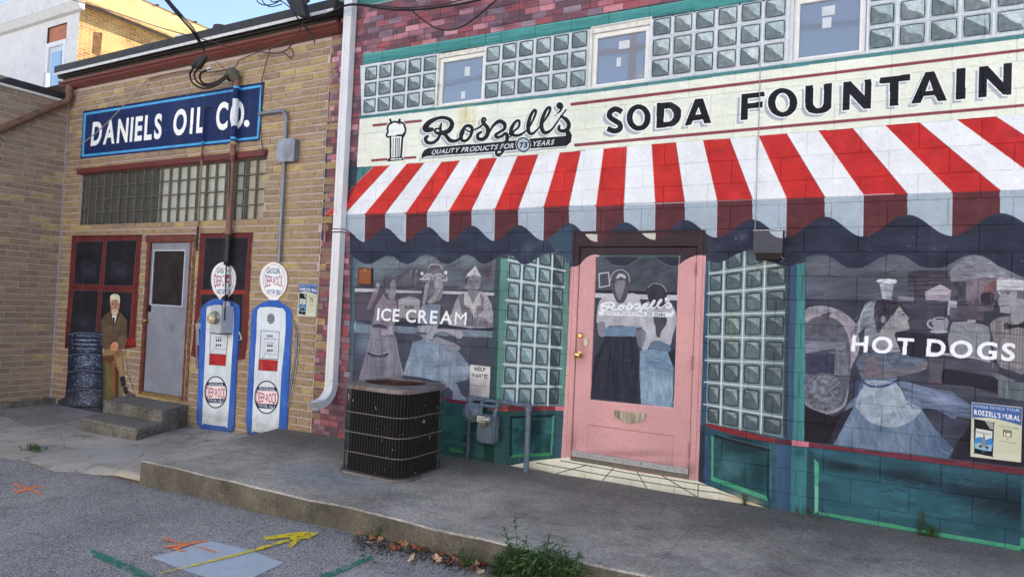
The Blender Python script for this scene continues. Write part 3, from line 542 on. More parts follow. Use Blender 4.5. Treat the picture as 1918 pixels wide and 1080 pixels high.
# cup
mu.S(smooth(EE(905, 540, 880, 540, 868, 560, 880, 580, 905, 590), False, 4), 3.0, (178, 178, 190), 1); mu.P(smooth(EE(900, 530, 995, 530, 990, 590, 960, 605, 920, 600, 903, 570), True, 3), (150, 150, 164), 1); mu.P(mu.oval(*EE(948, 530)[0], 13, 3.4), (176, 176, 188)); mu.P(mu.oval(*EE(948, 531)[0], 10, 2), (76, 72, 86)); mu.P(mu.oval(*EE(940, 608)[0], 17, 3.6), (176, 178, 190))
# jukebox
ju = [(1507, 590)]+smooth(J(60, 120, 70, 60, 140, 42, 210, 48, 290, 75, 360, 130, 395, 200, 400, 330, 350, 440, 325, 640, 280, 700, 200, 725, 120, 705, 60, 665), False, 4)
mu.P(ju, (150, 148, 160), 1, (.2, .1, .05)); mu.P([(1507, 594)]+smooth(J(70, 150, 110, 120, 180, 105, 260, 130, 320, 200, 345, 300, 345, 480, 310, 640, 260, 690, 190, 705, 120, 690, 62, 640), False, 4), (96, 98, 114), 1, (.2, .08, .08))
mu.S(smooth(J(60, 130, 130, 98, 210, 100, 290, 140, 340, 230, 355, 330), False, 4), 4.5, (172, 160, 168), .85, None, 2); mu.P(J(160, 95, 228, 80, 200, 140, 175, 130), (92, 88, 100)); mu.P(J(62, 150, 210, 140, 310, 190, 320, 240, 62, 230), (92, 92, 106), .9, (.3, .1, .1))
mu.P(J(62, 262, 318, 268, 312, 358, 255, 350, 250, 310, 62, 340), (132, 138, 154), .9, (.2, .05, .4)); mu.P(J(62, 345, 250, 345, 248, 470, 62, 465), (62, 68, 90), .95, (.2, .1, .1)); mu.P(J(250, 330, 330, 330, 330, 480, 245, 480), (118, 122, 136), .8, (.2, .2, .05))
mu.P(mu.oval(*J(180, 590)[0], 32, 34), (112, 118, 130), .95, (.4, .15, .15)); mu.S(mu.oval(*J(180, 590)[0], 34, 36), 1.5, (148, 142, 156), .7, None, 1, True); slats(1545, 735, 24, 24, (156, 162, 174), 26, .45, -30); slats(1545, 735, 24, 24, (76, 80, 94), 20, .45, 20)
# waitress
mu.P(smooth(J(440, 30, 490, 12, 515, 20, 500, 90, 520, 180, 530, 280, 430, 290, 440, 180, 400, 215, 350, 215, 400, 130), True, 3), (134, 140, 152), .97, (.25, .2, .04, 70)); mu.S(smooth(J(480, 20, 430, 70, 405, 140, 398, 210), False, 3), 3.5, (172, 178, 190), .9)
mu.P(smooth(J(505, 20, 560, 0, 640, 20, 690, 50, 720, 110, 640, 160, 560, 200, 520, 210, 498, 120), True, 3), (58, 56, 70), .97, (.2, .1, .1))
mu.P(J(655, 42, 690, 90, 718, 120, 705, 135, 716, 160, 718, 190, 640, 205, 625, 220, 640, 270, 665, 330, 520, 340, 515, 250, 545, 180, 590, 130, 620, 95), (158, 158, 164), .98, (.08, .3, .2)); mu.S(J(660, 98, 690, 92), 1.4, (64, 64, 74), .9); mu.S(J(700, 160, 716, 165), 1.4, (104, 92, 100), .9); mu.blob(*J(600, 190)[0], 12, 8, (128, 128, 138), .6)
mu.P(mu.oval(*J(555, 128)[0], 5.2, 7), (160, 160, 168)); mu.S(mu.oval(*J(555, 128)[0], 4, 5.6), 1, (92, 92, 104), .7, None, .8, True)
mu.P(J(430, 340, 520, 330, 690, 335, 735, 370, 825, 380, 820, 440, 700, 475, 630, 500, 420, 510, 380, 400), (104, 116, 136), .96, (.25, .06, .15)); mu.P(smooth(J(510, 440, 620, 440, 740, 430, 820, 380, 825, 440, 700, 478, 560, 500, 450, 480), True, 3), (116, 114, 122), .9, (.2, .06, .2)); mu.P(J(430, 360, 540, 360, 550, 490, 430, 500), (112, 102, 112), .8, (.25, .2, .2)); mu.S(smooth(J(580, 355, 590, 400, 620, 412, 650, 395, 660, 355), False, 3), 1.3, (66, 76, 100), .8)
sk = J(440, 505, 630, 500, 640, 530, 700, 620, 800, 700, 880, 820, 1000, 945, 960, 1010, 870, 1005, 550, 965, 205, 920, 260, 790, 340, 650, 400, 600)
mu.begin([p for p in sk]); mu.P(sk, (104, 124, 148), 1, (.2, .12, .03)); 
for c in ((1590, 800, 26, 36), (1690, 830, 40, 26), (1620, 845, 30, 14)): mu.blob(*c, (140, 156, 182), .55)
mu.blob(1765, 835, 30, 30, (74, 92, 126), .7); mu.blob(1560, 800, 8, 40, (90, 112, 148), .5); slats(1650, 810, 100, 40, (150, 166, 190), 40, .3, 80); mu.end(); mu.begin(RS)
ap = J(430, 520, 630, 530, 700, 640, 795, 690, 740, 760, 660, 800, 590, 805, 480, 780, 420, 720, 380, 670, 400, 600)
mu.P(smooth(ap, True, 3), (154, 166, 180), .97, (.16, .14, .05, 70)); slats(1665, 730, 40, 20, (178, 188, 200), 24, .4, 80); mu.S(smooth(J(430, 525, 480, 550, 560, 548, 630, 520, 650, 490), False, 3), 4.0, (46, 62, 98), .95); mu.S(smooth(J(440, 505, 500, 535, 580, 530, 640, 500), False, 3), 2.4, (120, 142, 174), .9)
mu.P(J(370, 620, 380, 520, 430, 505, 425, 560), (66, 82, 116), .8)
# long swept skirt right
mu.P(smooth(J(650, 520, 760, 540, 900, 570, 1012, 600, 1012, 755, 900, 700, 790, 685, 720, 640), True, 3), (104, 116, 140), .95, (.3, .02, .2, 12)); mu.P([(1700, 715), (1790, 740), (1826, 762), (1826, 786), (1760, 770), (1720, 750)], (106, 118, 144), .85, (.35, .02, .25, 14)); mu.blob(1765, 748, 30, 10, (150, 164, 192), .7, 12)
# counter and diner
mu.P(NN(0, 260, 120, 230, 440, 300, 500, 330, 500, 560, 0, 470), (84, 84, 98), .9, (.2, .03, .2, 8)); mu.P(smooth(NN(100, 360, 140, 348, 320, 380, 500, 420, 500, 530, 300, 470, 100, 455), True, 2), (42, 44, 60), .95); mu.P(NN(0, 300, 110, 310, 90, 400, 90, 450, 20, 440), (92, 96, 106), .7); mu.S(NN(0, 440, 80, 450), 2, (158, 82, 92), .6)
mu.S(smooth(NN(0, 232, 150, 245, 300, 262, 440, 295), False, 4), 4.5, (176, 182, 194), .85, None, 2)
mu.P(smooth(NN(160, 30, 200, 12, 290, 8, 330, 20, 430, 45, 440, 160, 430, 260, 150, 230), True, 2), (142, 146, 156), .97, (.08, .1, .1)); mu.P(NN(275, -8, 335, -5, 340, 14, 280, 12), (168, 172, 182))
mu.P(smooth(NN(440, 30, 480, -10, 560, -30, 720, 0, 720, 370, 600, 360, 510, 330, 480, 240, 460, 120), True, 2), (132, 130, 138), .97, (.1, .2, .03))
for k in range(12): x = 465+k*22; mu.S(NN(x+6, 0+8*math.sin(k), x-2, 340), 1.6, rnd.choice([(176, 174, 178), (92, 90, 100), (160, 146, 136)]), .6, None, 1.2)
mu.P(K6(1040, 600, 1308, 600, 1308, 950, 1230, 1000, 1160, 980, 1150, 880, 1040, 870, 1040, 820, 1010, 745, 1035, 690, 1010, 620), (156, 156, 164), .98, (.06, .2, .2)); mu.P(K6(1230, 620, 1308, 620, 1308, 720, 1230, 710), (104, 102, 112), .9); mu.S(K6(1070, 650, 1140, 632), 1.6, (88, 84, 94), .9); mu.P(mu.oval(*K6(1130, 658)[0], 3, 1.6), (70, 68, 80)); mu.S(K6(1055, 795, 1140, 782), 1.6, (92, 80, 90), .9); mu.blob(*K6(1240, 880)[0], 10, 16, (128, 128, 138), .6)
mu.P(K6(1000, 490, 1060, 470, 1160, 480, 1308, 510, 1308, 625, 1120, 600, 1030, 610, 1035, 660, 1005, 630), (196, 198, 206), .98, (.08, .2, .2))
mu.P(NN(540, 20, 560, 15, 600, 30, 640, 28, 687, 10, 740, 10, 740, 62, 640, 48, 590, 60, 545, 65), (44, 42, 54), .98)
mu.P(NN(500, 430, 687, 450, 687, 580, 500, 555), (112, 122, 130), .9, (.25, .15, .03)); mu.P(NN(440, 370, 520, 390, 640, 440, 500, 430), (124, 128, 138), .8, (.2, .05, .1))
mu.P([(1507, 760), (1560, 780), (1600, 760), (1558, 838), (1507, 832)], (34, 30, 42), .85); mu.P([(1790, 830), (1815, 800), (1828, 760), (1918, 790), (1918, 886), (1780, 862)], (44, 40, 54), .85, (.2, .05, .1))
sk2 = [(1570, 780), (1552, 832), (1600, 838), (1640, 760)]
_w = J(440, 505, 630, 500, 700, 620, 800, 700, 880, 820, 1000, 945, 960, 1010, 550, 965, 205, 920, 260, 790, 340, 650)
folds(_w, 170, lambda x, y: 88-(x-1640)*.42, 44, [(156, 172, 198), (72, 88, 120), (128, 146, 176), (60, 72, 104), (150, 164, 188)], .22, 2.6)
folds(smooth(ap, True, 3), 90, lambda x, y: 88-(x-1665)*.5, 26, [(190, 198, 208), (110, 122, 142), (170, 180, 192)], .4, 1.8); rim(smooth(ap, True, 3), (196, 204, 214), .35)
folds([(1690, 715), (1826, 750), (1826, 786), (1700, 760)], 60, 13, 40, [(160, 174, 202), (60, 70, 100), (130, 146, 178)], .4, 2.2)
folds(ju, 110, lambda x, y: 20+(x-1545)*.8, 20, [(180, 172, 182), (60, 62, 78), (132, 126, 140), (90, 92, 110)], .34, 1.8)
folds(J(400, 0, 530, 0, 530, 330, 350, 330), 50, 100, 22, [(172, 180, 192), (84, 90, 106)], .4, 1.6)
folds(J(520, 0, 720, 0, 640, 160, 500, 220), 40, 120, 18, [(40, 38, 50), (84, 82, 96)], .5, 1.5)
folds(J(420, 340, 825, 380, 820, 440, 630, 510, 420, 510), 70, 10, 20, [(140, 150, 166), (66, 74, 96), (140, 118, 112), (88, 96, 116)], .4, 1.7)
folds(EE(100, 100, 1478, 60, 1478, 420, 100, 400), 170, 4, 44, [(112, 114, 128), (52, 50, 66), (94, 84, 96), (66, 68, 84)], .24, 3.4, 10)
folds(EE(100, 410, 1478, 410, 1478, 900, 100, 900), 90, 3, 50, [(44, 44, 60), (84, 84, 100), (96, 86, 98)], .18, 3.6, 10)
folds(NN(440, 30, 720, -30, 720, 370, 510, 330), 60, 92, 22, [(178, 174, 176), (84, 82, 92), (150, 134, 122)], .4, 1.5)
folds(NN(160, 30, 430, 45, 440, 260, 150, 230), 26, 80, 18, [(170, 174, 182), (108, 112, 124)], .35, 2)
folds(K6(480, 400, 700, 230, 1308, 420, 1308, 500, 480, 520), 60, 8, 16, [(172, 174, 184), (84, 84, 96)], .35, 1.6)
folds(K6(660, 530, 1000, 480, 960, 850, 700, 860), 40, 60, 14, [(160, 146, 158), (80, 66, 78)], .4, 1.6)
mu.blob(*J(690, 150)[0], 6, 8, (186, 186, 190), .5); mu.S(J(655, 42, 690, 90, 718, 120, 705, 135, 716, 160, 718, 190, 640, 205), 1.1, (190, 190, 196), .55); mu.P(mu.oval(*J(684, 98)[0], 1.8, 1.2), (40, 40, 50)); mu.S(J(650, 84, 690, 72), 1.2, (60, 58, 68), .8)
mu.blob(*K6(1160, 780)[0], 12, 12, (180, 180, 186), .4); mu.S(K6(1035, 690, 1010, 745, 1040, 760), 1.1, (110, 108, 118), .7)
mu.blob(1620, 640, 60, 40, (60, 60, 76), .12)
mu.text("HOT DOGS", [(1594, 657), (1900, 675), (1903, 642), (1597, 627)], (236, 240, 250), .03, 1.7, sp_w=.33)
mu.end()
# sill stripe and lower panels, right
mu.P([(1320, 795), (1460, 818), (1510, 826), (1918, 875), (1918, 1100), (1320, 1000)], (54, 94, 108), 1, (.16, .02, .08, 8))
mu.P([(1318, 880), (1330, 800), (1345, 800), (1342, 900), (1318, 900)], (60, 84, 120), .9)
mu.P(X5(90, 160, 740, 320, 720, 930, 90, 690), (52, 92, 100), 1, (.3, .05, .05)); mu.blob(*X5(420, 330)[0], 46, 26, (24, 50, 58), .85, 12); mu.blob(*X5(620, 650)[0], 22, 40, (30, 64, 76), .8); mu.blob(*X5(300, 560)[0], 20, 24, (98, 130, 138), .5)
mu.P(X5(100, 200, 740, 365, 730, 400, 120, 235), (40, 34, 48), .8); mu.S(X5(160, 210, 740, 355), 1.4, (96, 134, 136), .7)
mu.P(X5(75, 200, 100, 240, 96, 680, 72, 715), (84, 170, 128), .95); mu.P(X5(72, 715, 96, 676, 690, 885, 715, 945), (72, 158, 124), 1, (.1, .1, .2)); mu.P(X5(700, 420, 722, 400, 718, 930, 695, 890), (30, 44, 64), .9); mu.S(X5(742, 320, 738, 900), 2, (104, 150, 150), .7)
mu.P(X5(810, 310, 975, 320, 960, 1080, 800, 1000), (62, 92, 124), 1, (.1, .2, .02)); mu.P(X5(975, 350, 1150, 355, 1140, 1200, 965, 1100), (68, 126, 136), 1, (.12, .2, .02)); mu.blob(*X5(1060, 400)[0], 14, 12, (34, 80, 84), .7); mu.P(X5(1150, 355, 1230, 400, 1225, 1080, 1140, 1080), (48, 78, 92), .9)
mu.P(R3(170, 440, 1433, 590, 1433, 920, 1433, 1010, 180, 780), (52, 96, 110), 1, (.18, .02, .06, 8)); 
for c in ((1700, 890, 90, 16), (1840, 925, 90, 26), (1900, 950, 60, 34), (1580, 872, 50, 12)): mu.blob(*c, (26, 38, 50), .8, 9)
for c in ((1600, 930, 60, 14), (1700, 960, 60, 10), (1620, 868, 60, 6), (1780, 900, 70, 7)): mu.blob(*c, (72, 124, 134), .45, 9)
slats(1760, 935, 120, 34, (88, 142, 150), 34, .3, -25); slats(1760, 905, 140, 14, (40, 30, 46), 20, .4, 10, 2.4)
mu.P(R3(148, 455, 175, 480, 172, 780, 150, 790), (86, 172, 136), .95, (.1, .1, .1)); mu.P(R3(152, 620, 172, 620, 172, 780, 150, 785), (150, 200, 180), .6)
mu.P(R3(170, 775, 1433, 993, 1433, 1020, 180, 797), (76, 160, 128), 1, (.1, .1, .2))
mu.P(X5(0, 75, 50, 75, 800, 245, 770, 292, 440, 232, 60, 128), (130, 50, 62), 1, (.1, .1, .3)); mu.P(X5(800, 245, 978, 258, 975, 325, 780, 292), (92, 48, 62)); mu.P(X5(978, 258, 1172, 285, 1168, 342, 978, 326), (196, 128, 142), 1, (.08, .2, .2)); mu.P(X5(1172, 285, 1680, 352)+[(1918, 876), (1918, 889)]+X5(1680, 400, 1168, 342), (112, 56, 70), 1, (.15, .03, .3, 7))
def zw_(y): return W(1918, y)[1]
_f0 = W(1916, 950)[0]-.01
mu.PW([(_f0, -.1), (1.30, -.1), (1.30, zw_(875)), (_f0, zw_(875))], (54, 94, 108), 1, (.16, .02, .08)); mu.PW([(_f0, zw_(889)), (1.30, zw_(889)), (1.30, zw_(876)), (_f0, zw_(876))], (112, 56, 70)); mu.PW([(_f0, zw_(1027)), (1.18, zw_(1027)), (1.18, zw_(1007)), (_f0, zw_(1007))], (76, 160, 128)); mu.PW([(1.24, .2), (1.30, .2), (1.30, 2.5), (1.24, 2.5)], (74, 134, 138))
# valance shadow wave and awning on top
top = [(640, 425)]+wave
mu.P([(655, 420)]+[(x, y-8) for x, y in wave if 650 < x < 1075]+[(1075, 490)]+w2[::-1], NAVY, 1, (.16, .02, .05))
mu.P([(1318, 405), (2060, 385)]+w3[::-1], (50, 56, 76), 1, (.2, .02, .06))
mu.P([(1020, 440), (1070, 420), (1076, 500), (1060, 484), (1040, 472)], (66, 90, 108), .8)
for k in range(26):
    x = rnd.choice([rnd.uniform(960, 1060), rnd.uniform(1325, 1480)]); y = rnd.uniform(440, 484); mu.blob(x, y, rnd.uniform(5, 16), rnd.uniform(3, 9), rnd.choice([(104, 116, 130), (84, 94, 112), (44, 52, 70)]), .35, -30)
for k in range(20):
    x = rnd.uniform(1500, 1918); y = rnd.uniform(415, 490); mu.blob(x, y, rnd.uniform(10, 30), rnd.uniform(3, 8), rnd.choice([(66, 74, 96), (40, 44, 64)]), .4)
mu.S(smooth(w2, False, 2), 1.4, (116, 126, 140), .35, None, 1.2)
val = [BRK[0][0], BRK[1][0], (1168, 383), (1409, 372), BRK[-1][1]]+[p for p in wave[::-1]]
mu.begin(val)
mu.P([(600, 395), (2070, 335), (2070, 470), (600, 470)], (166, 180, 194), 1, (.05, .05, .05))
RED, RDK, WH = (198, 62, 58), (96, 54, 62), (224, 230, 238)
for k in range(13):
    a, b = BRK[k]; mu.P([a, b, (b[0]+1.5, 470), (a[0]-1.5, 470)], RDK, 1, (.12, .05, .08))
    mu.S([a, (a[0]-1.5, 470)], 1.4, (210, 216, 222), .8); mu.blob(b[0]-14, TOPY[k]+16, 14, 16, (96, 62, 52), .4)
mu.end()
mu.S([BRK[1][0], BRK[3][0], BRK[5][1], (1168, 383), BRK[9][0], BRK[10][1], BRK[12][0]], 3, (200, 208, 216), 1, None, .8)
for k in range(13): mu.S([BRK[k][0], BRK[k][1]], 4, (140, 58, 60), 1, None, .8)
mu.P([TOP[0][0], TOP[1][0], (1087.5, 282.6), (1366, 259.4), (1722, 230), (1865, 218), (2065, 203), (2065, 349), BRK[9][1], BRK[5][1], BRK[1][0], (609, 403)], WH, 1, (.03, .03, .05))
for k in range(13):
    a, b = TOP[k]; c, d = BRK[k][1], BRK[k][0]; cc = mixc(RED, (186, 50, 54), k/12)
    mu.P([a, b, c, d], cc, 1, (.09, .04, .06)); mu.S([b, c], 1.3, (110, 30, 40), .55, None, .8); mu.S([a, d], 1.2, (240, 214, 196), .5, None, .8)
mu.P([(655, 300), (669, 300), (668, 345), (650, 380), (640, 420), (632, 420)], (44, 50, 66), .5)
# door head, jambs (painted) and the tiled step
mu.P(D7(80, 95, 1790, 70, 1790, 420, 80, 545), (66, 54, 62), 1, (.08, .05, .1)); mu.P(D7(140, 110, 590, 105, 560, 180, 470, 235, 410, 230, 405, 125), (92, 50, 54), .8); mu.P(D7(1150, 110, 1330, 100, 1300, 160, 1150, 200), (92, 50, 54), .7)
mu.P(D7(245, 125, 405, 125, 403, 225)+smooth(D7(403, 225, 330, 210, 270, 160, 245, 125), False, 3), (196, 196, 190)); mu.P(D7(975, 115, 1150, 112, 1147, 198)+smooth(D7(1147, 198, 1080, 190, 1010, 150, 975, 115), False, 3), (196, 196, 190))
PINK = (208, 164, 167); PKD = (178, 122, 128)
door = [(1066, 520), (1318, 500), (1302, 905), (1056, 868)]
mu.P([(1068, 500), (1086, 500), (1064, 870), (1054, 868)], (190, 130, 134)); mu.P([(1300, 478), (1322, 478), (1306, 905), (1290, 905)], (192, 132, 136))
pk = smooth(D7(80, 540, 140, 538, 190, 490, 260, 420, 350, 385, 410, 392), False, 4)+smooth(D7(1440, 520, 1520, 460, 1620, 410, 1720, 395, 1795, 405), False, 4)+[(1308, 905), (1050, 870)]
mu.P(pk, PINK, 1, (.03, .02, .01)); mu.P(D7(355, 385, 450, 410, 380, 425), (220, 200, 200))
gl = D7(385, 420, 450, 385, 1475, 385, 1428, 530)+D2(478, 765, 140, 732, 162, 150)
mu.begin(gl); mu.P(gl, (76, 82, 94), 1, (.2, .05, .08, -25)); mu.P(D7(430, 385, 1480, 385, 1475, 425, 410, 420), (80, 98, 104)); 
mu.P(smooth(D7(490, 420, 900, 418, 860, 470, 780, 515, 680, 528, 590, 510, 540, 460), True, 2), (52, 58, 72)); mu.P(smooth(D7(1130, 418, 1440, 420, 1440, 515, 1350, 530, 1260, 500, 1180, 450), True, 2), (52, 58, 72)); mu.S(smooth(D7(580, 515, 680, 535, 800, 520, 940, 420), False, 3), 1.3, (120, 128, 140), .7); mu.S(smooth(D7(1140, 430, 1250, 500, 1350, 538, 1440, 520), False, 3), 1.3, (120, 128, 140), .7)
mu.S(D1(405, 350, 525, 335, 540, 500, 410, 525), 2.2, (190, 196, 204), .95, None, .8, True)
mu.P(D1(355, 555, 1400, 585, 1398, 620, 352, 590), (46, 46, 60)); mu.P(D1(352, 595, 1398, 625, 1395, 690, 350, 655), (186, 190, 202), 1, (.1, .1, .2)); mu.P(D1(350, 655, 1395, 690, 1390, 1080, 345, 1080), (76, 78, 94), 1, (.1, .05, .05)); mu.P(D2(155, 320, 490, 330, 478, 765, 140, 732), (66, 70, 86), .9)
# two girls seen from behind
mu.P(smooth(OO(95, 20, 170, -40, 330, -50, 440, -40, 470, 120, 470, 245, 380, 240, 180, 235, 145, 320, 95, 320, 80, 210, 70, 190), True, 2), (176, 178, 188), .97, (.1, .05, .05)); mu.P(smooth(OO(440, 100, 520, 20, 700, 30, 770, 110, 775, 220, 740, 330, 720, 410, 640, 370, 560, 370, 520, 445, 470, 440, 480, 300), True, 2), (178, 182, 192), .97, (.12, .06, .05))
mu.P(smooth(D1(550, 460, 560, 370, 620, 315, 690, 300, 750, 320, 790, 400, 795, 480, 770, 600, 730, 700, 700, 720, 640, 720, 590, 620), True, 3), (84, 82, 92), 1, (.2, .3, .05)); mu.P(smooth(D1(610, 460, 690, 430, 740, 470, 700, 620, 660, 690, 620, 600), True, 3), (132, 130, 138), .9, (.2, .4, .05)); mu.S(smooth(D1(550, 440, 570, 360, 640, 305, 720, 308, 780, 370, 792, 450), False, 3), 1.5, (190, 194, 202), .9); mu.P(smooth(D1(625, 420, 640, 360, 690, 350, 740, 380, 735, 415, 680, 390), True, 3), (178, 180, 188))
mu.P(smooth(D1(1010, 600, 1010, 540, 1060, 490, 1140, 475, 1220, 510, 1265, 590, 1260, 670, 1230, 780, 1080, 780), True, 3), (64, 62, 72), 1, (.15, .1, .1)); mu.S(smooth(D1(1025, 525, 1080, 480, 1150, 478, 1220, 510, 1262, 580), False, 3), 1.3, (184, 188, 196), .9)
mu.P(smooth(OO(575, 150, 690, 160, 680, 230, 640, 290, 630, 335, 600, 325, 590, 240), True, 2), (70, 70, 82), .97)
mu.P(smooth(OO(80, 210, 145, 205, 145, 300, 120, 325, 90, 310), True, 2), (132, 134, 144)); mu.P(smooth(OO(440, 260, 510, 290, 480, 420, 430, 410, 415, 360), True, 2), (120, 122, 134), .9)
mu.P(smooth(OO(160, 245, 370, 240, 420, 245, 415, 330, 370, 325, 280, 330, 150, 325), True, 2), (110, 134, 160), 1, (.12, .1, .3)); mu.P(OO(150, 325, 420, 330, 440, 430, 465, 920, 30, 870, 40, 700, 100, 440), (48, 52, 68), 1, (.22, .15, .02)); mu.P(OO(130, 420, 200, 380, 150, 700, 40, 720), (58, 62, 78), .6)
mu.P(smooth(OO(545, 385, 600, 365, 720, 405, 715, 470, 640, 450, 540, 445), True, 2), (100, 122, 146)); mu.P(OO(455, 455, 540, 440, 700, 465, 750, 580, 745, 960, 468, 920, 450, 700), (122, 148, 172), 1, (.16, .06, .1)); mu.blob(*OO(640, 800)[0], 22, 30, (168, 190, 208), .7); mu.blob(*OO(600, 560)[0], 24, 12, (84, 108, 136), .6); mu.blob(*OO(480, 620)[0], 4, 60, (150, 172, 190), .5); slats(1225, 735, 28, 30, (160, 182, 200), 24, .35, 85)
mu.P(OO(700, 470, 770, 430, 760, 600, 745, 590), (46, 50, 66)); mu.P(OO(0, 880, 30, 870, 120, 440, 60, 500, 30, 700), (38, 42, 56), .8)
folds(OO(150, 325, 420, 330, 440, 430, 465, 920, 30, 870, 100, 440), 70, 92, 60, [(66, 72, 92), (34, 36, 50), (78, 76, 90)], .35, 2.4, 5)
folds(OO(455, 455, 700, 465, 750, 580, 745, 960, 468, 920), 110, lambda x, y: 90 if y > 700 else 10, 26, [(164, 184, 204), (84, 106, 132), (140, 164, 186), (190, 204, 216)], .38, 2, 10)
folds(OO(70, 20, 775, 30, 740, 330, 520, 445, 480, 300, 80, 320), 60, 80, 18, [(204, 206, 212), (132, 132, 144)], .35, 1.6)
folds(gl, 40, -20, 30, [(96, 102, 114), (56, 60, 74)], .12, 3)
def trd(*p):
    o = []
    for i in range(0, len(p), 2):
        u = (p[i]-60)/1800; v = (p[i+1]-70)/690
        a = lerp(D1(415, 655)[0], D1(1330, 655)[0], u); b = lerp(D1(400, 880)[0], D1(1345, 905)[0], u); o.append(lerp(a, b, v*.98))
    return o
script(trd, .40, (222, 228, 236), 1.0, (0, 0), 1, .8)
mu.P(D1(395, 822, 1320, 845, 1345, 800, 1360, 850, 1330, 902, 400, 875), (222, 228, 236)); mu.P(mu.oval(*D1(1045, 868)[0], 6.2, 6.2), (222, 228, 236)); mu.S(mu.oval(*D1(1045, 868)[0], 4.6, 4.6), 1, (80, 88, 96), .8, None, .8, True)
mu.text("QUALITY PRODUCTS FOR", D1(462, 862, 985, 878, 985, 845, 465, 830), (120, 130, 134), .01); mu.text("YEARS", D1(1100, 884, 1238, 888, 1240, 856, 1102, 852), (60, 66, 76), .03); mu.text("73", D1(1025, 882, 1065, 884, 1065, 854, 1027, 853), (80, 88, 96), .02)
mu.end()
mu.S(D2(140, 732, 478, 765, 492, 330, 500, 150), 2.0, (226, 186, 188), .8); mu.S(D2(163, 150, 140, 732), 1.2, (150, 100, 108), .6)
for (x, y, r1, r2, c, a) in ((1085, 664, 16, 22, (120, 84, 84), .28), (1090, 640, 10, 20, (120, 84, 84), .2), (1180, 850, 90, 8, (130, 96, 94), .4), (1180, 872, 90, 8, (96, 72, 72), .45), (1292, 880, 10, 16, (96, 72, 72), .4), (1072, 830, 8, 30, (120, 84, 88), .3)): mu.blob(x, y, r1, r2, c, a)
folds([(1066, 770), (1306, 800), (1300, 895), (1062, 860)], 50, 80, 12, [(226, 180, 182), (150, 104, 108)], .14, 1.2)
# tiled step
ST = [(1062, 856), (1182, 884), (1306, 903), (1345, 918), (1459, 960), (1456, 968), (1300, 950), (1150, 925), (1000, 885), (960, 876), (966, 868), (1000, 864)]
mu.P([(1040, 858), (1062, 856), (1182, 882), (1306, 900), (1345, 916), (1459, 960), (1462, 1010), (1040, 960), (950, 890), (952, 872), (1000, 862)], (222, 222, 208), 1, (.05, .05, .05))
GR = (46, 46, 52)
for l in (((1050, 862), (1182, 886), (1308, 906), (1334, 910)), ((1005, 866), (1130, 889), (1310, 918), (1345, 922), (1440, 948)), ((985, 874), (1044, 888), (1125, 903), (1215, 920), (1305, 934), (1450, 958)), ((1100, 870), (1042, 886), (1040, 892)), ((1149, 876), (1125, 903), (1124, 912)), ((1193, 882), (1212, 915), (1212, 922)), ((1240, 890), (1306, 930)), ((1308, 906), (1307, 935))):
    mu.S(l, 1.4, GR, .85, None, .9)
mu.blob(1412, 942, 16, 10, (214, 186, 120), .5); mu.blob(1380, 932, 30, 14, (226, 206, 180), .5)
# ------------------------------------------------------------------ the oil company mural (left)
def noisefill(x0, x1, z0, z1, col): mu.PW([(x0, z0), (x1, z0), (x1, z1), (x0, z1)], col, 1, (.15, .1, .1))
noisefill(-12.0, -6.09, -0.1, 5.75, (178, 164, 166))
for r_ in range(56):
    x_ = -12-(r_ % 2)*.149
    while x_ < -6.09:
        L_ = .298*rnd.uniform(.92, 1.08); c_ = rnd.choice([(146, 126, 106), (154, 134, 108), (138, 120, 104), (164, 148, 110), (142, 122, 108)])
        mu.PW([(x_+.008, -.1+r_*.0965+.0085), (x_+L_-.008, -.1+r_*.0965+.0085), (x_+L_-.008, -.1+r_*.0965+.088), (x_+.008, -.1+r_*.0965+.088)], c_, .95, (.14, .2, .5)); x_ += L_
SIGN = TS(38, 322, 1897, 20, 1842, 622, 8, 808)
mu.P(SIGN, (36, 52, 96), 1, (.06, .05, .1)); mu.S(TS(56, 352, 1866, 62, 1828, 592, 32, 778), 4.3, (84, 166, 214), 1, (.08, .1, .1), .7, True); mu.S(TS(40, 325, 1895, 22), 2.4, (30, 36, 70), 1); mu.S(TS(1893, 25, 1840, 618), 2.4, (30, 36, 70), 1)
SW = (236, 240, 244)
mu.text("DANIELS", TS(112, 668, 838, 590, 850, 340, 137, 432), SW, .035, 1.6, tex=(.03, .1, .1)); mu.text("OIL", TS(952, 562, 1278, 528, 1290, 270, 975, 305), SW, .035, 2.6); mu.text("CO", TS(1395, 505, 1682, 482, 1695, 205, 1410, 232), SW, .035, 1.4); mu.P(mu.oval(*TS(1715, 447)[0], 5.2, 6.6), SW)
# header band zone, pipes cross it
def pane(p, extra=0):
    mu.P(p, (40, 40, 48), 1, (.25, .03, .06)); cx = sum(q[0] for q in p)/len(p); cy = sum(q[1] for q in p)/len(p)
    mu.blob(cx, cy+16, 18, 12, (66, 76, 92), .6, 25); mu.S(smooth([(cx-16, cy+6), (cx-4, cy-2), (cx+6, cy+3), (cx+16, cy+6)], False, 4), 1.2, (96, 102, 116), .5, None, 1.4); mu.S(list(p)+[p[0]], .9, (128, 136, 146), .45)
FR = (104, 50, 50)
WIN1 = [(136, 441), (267, 439.5), (264, 470), (254, 634), (256, 650), (240, 652), (122, 652), (123, 630)]
mu.P(WIN1, FR, 1, (.12, .1, .1)); mu.S([(136, 443), (267, 441.5)], 3, (84, 34, 40)); mu.S([(254, 480), (246, 630)], 1.5, (150, 62, 50), .7)
pane(TW(275, 142, 602, 136, 552, 650, 250, 650)); pane(TW(640, 132, 1000, 126, 952, 668, 602, 662)); pane(TW(245, 722, 545, 725, 500, 1290, 190, 1290)); pane(TW(588, 732, 950, 742, 905, 1290, 540, 1290))
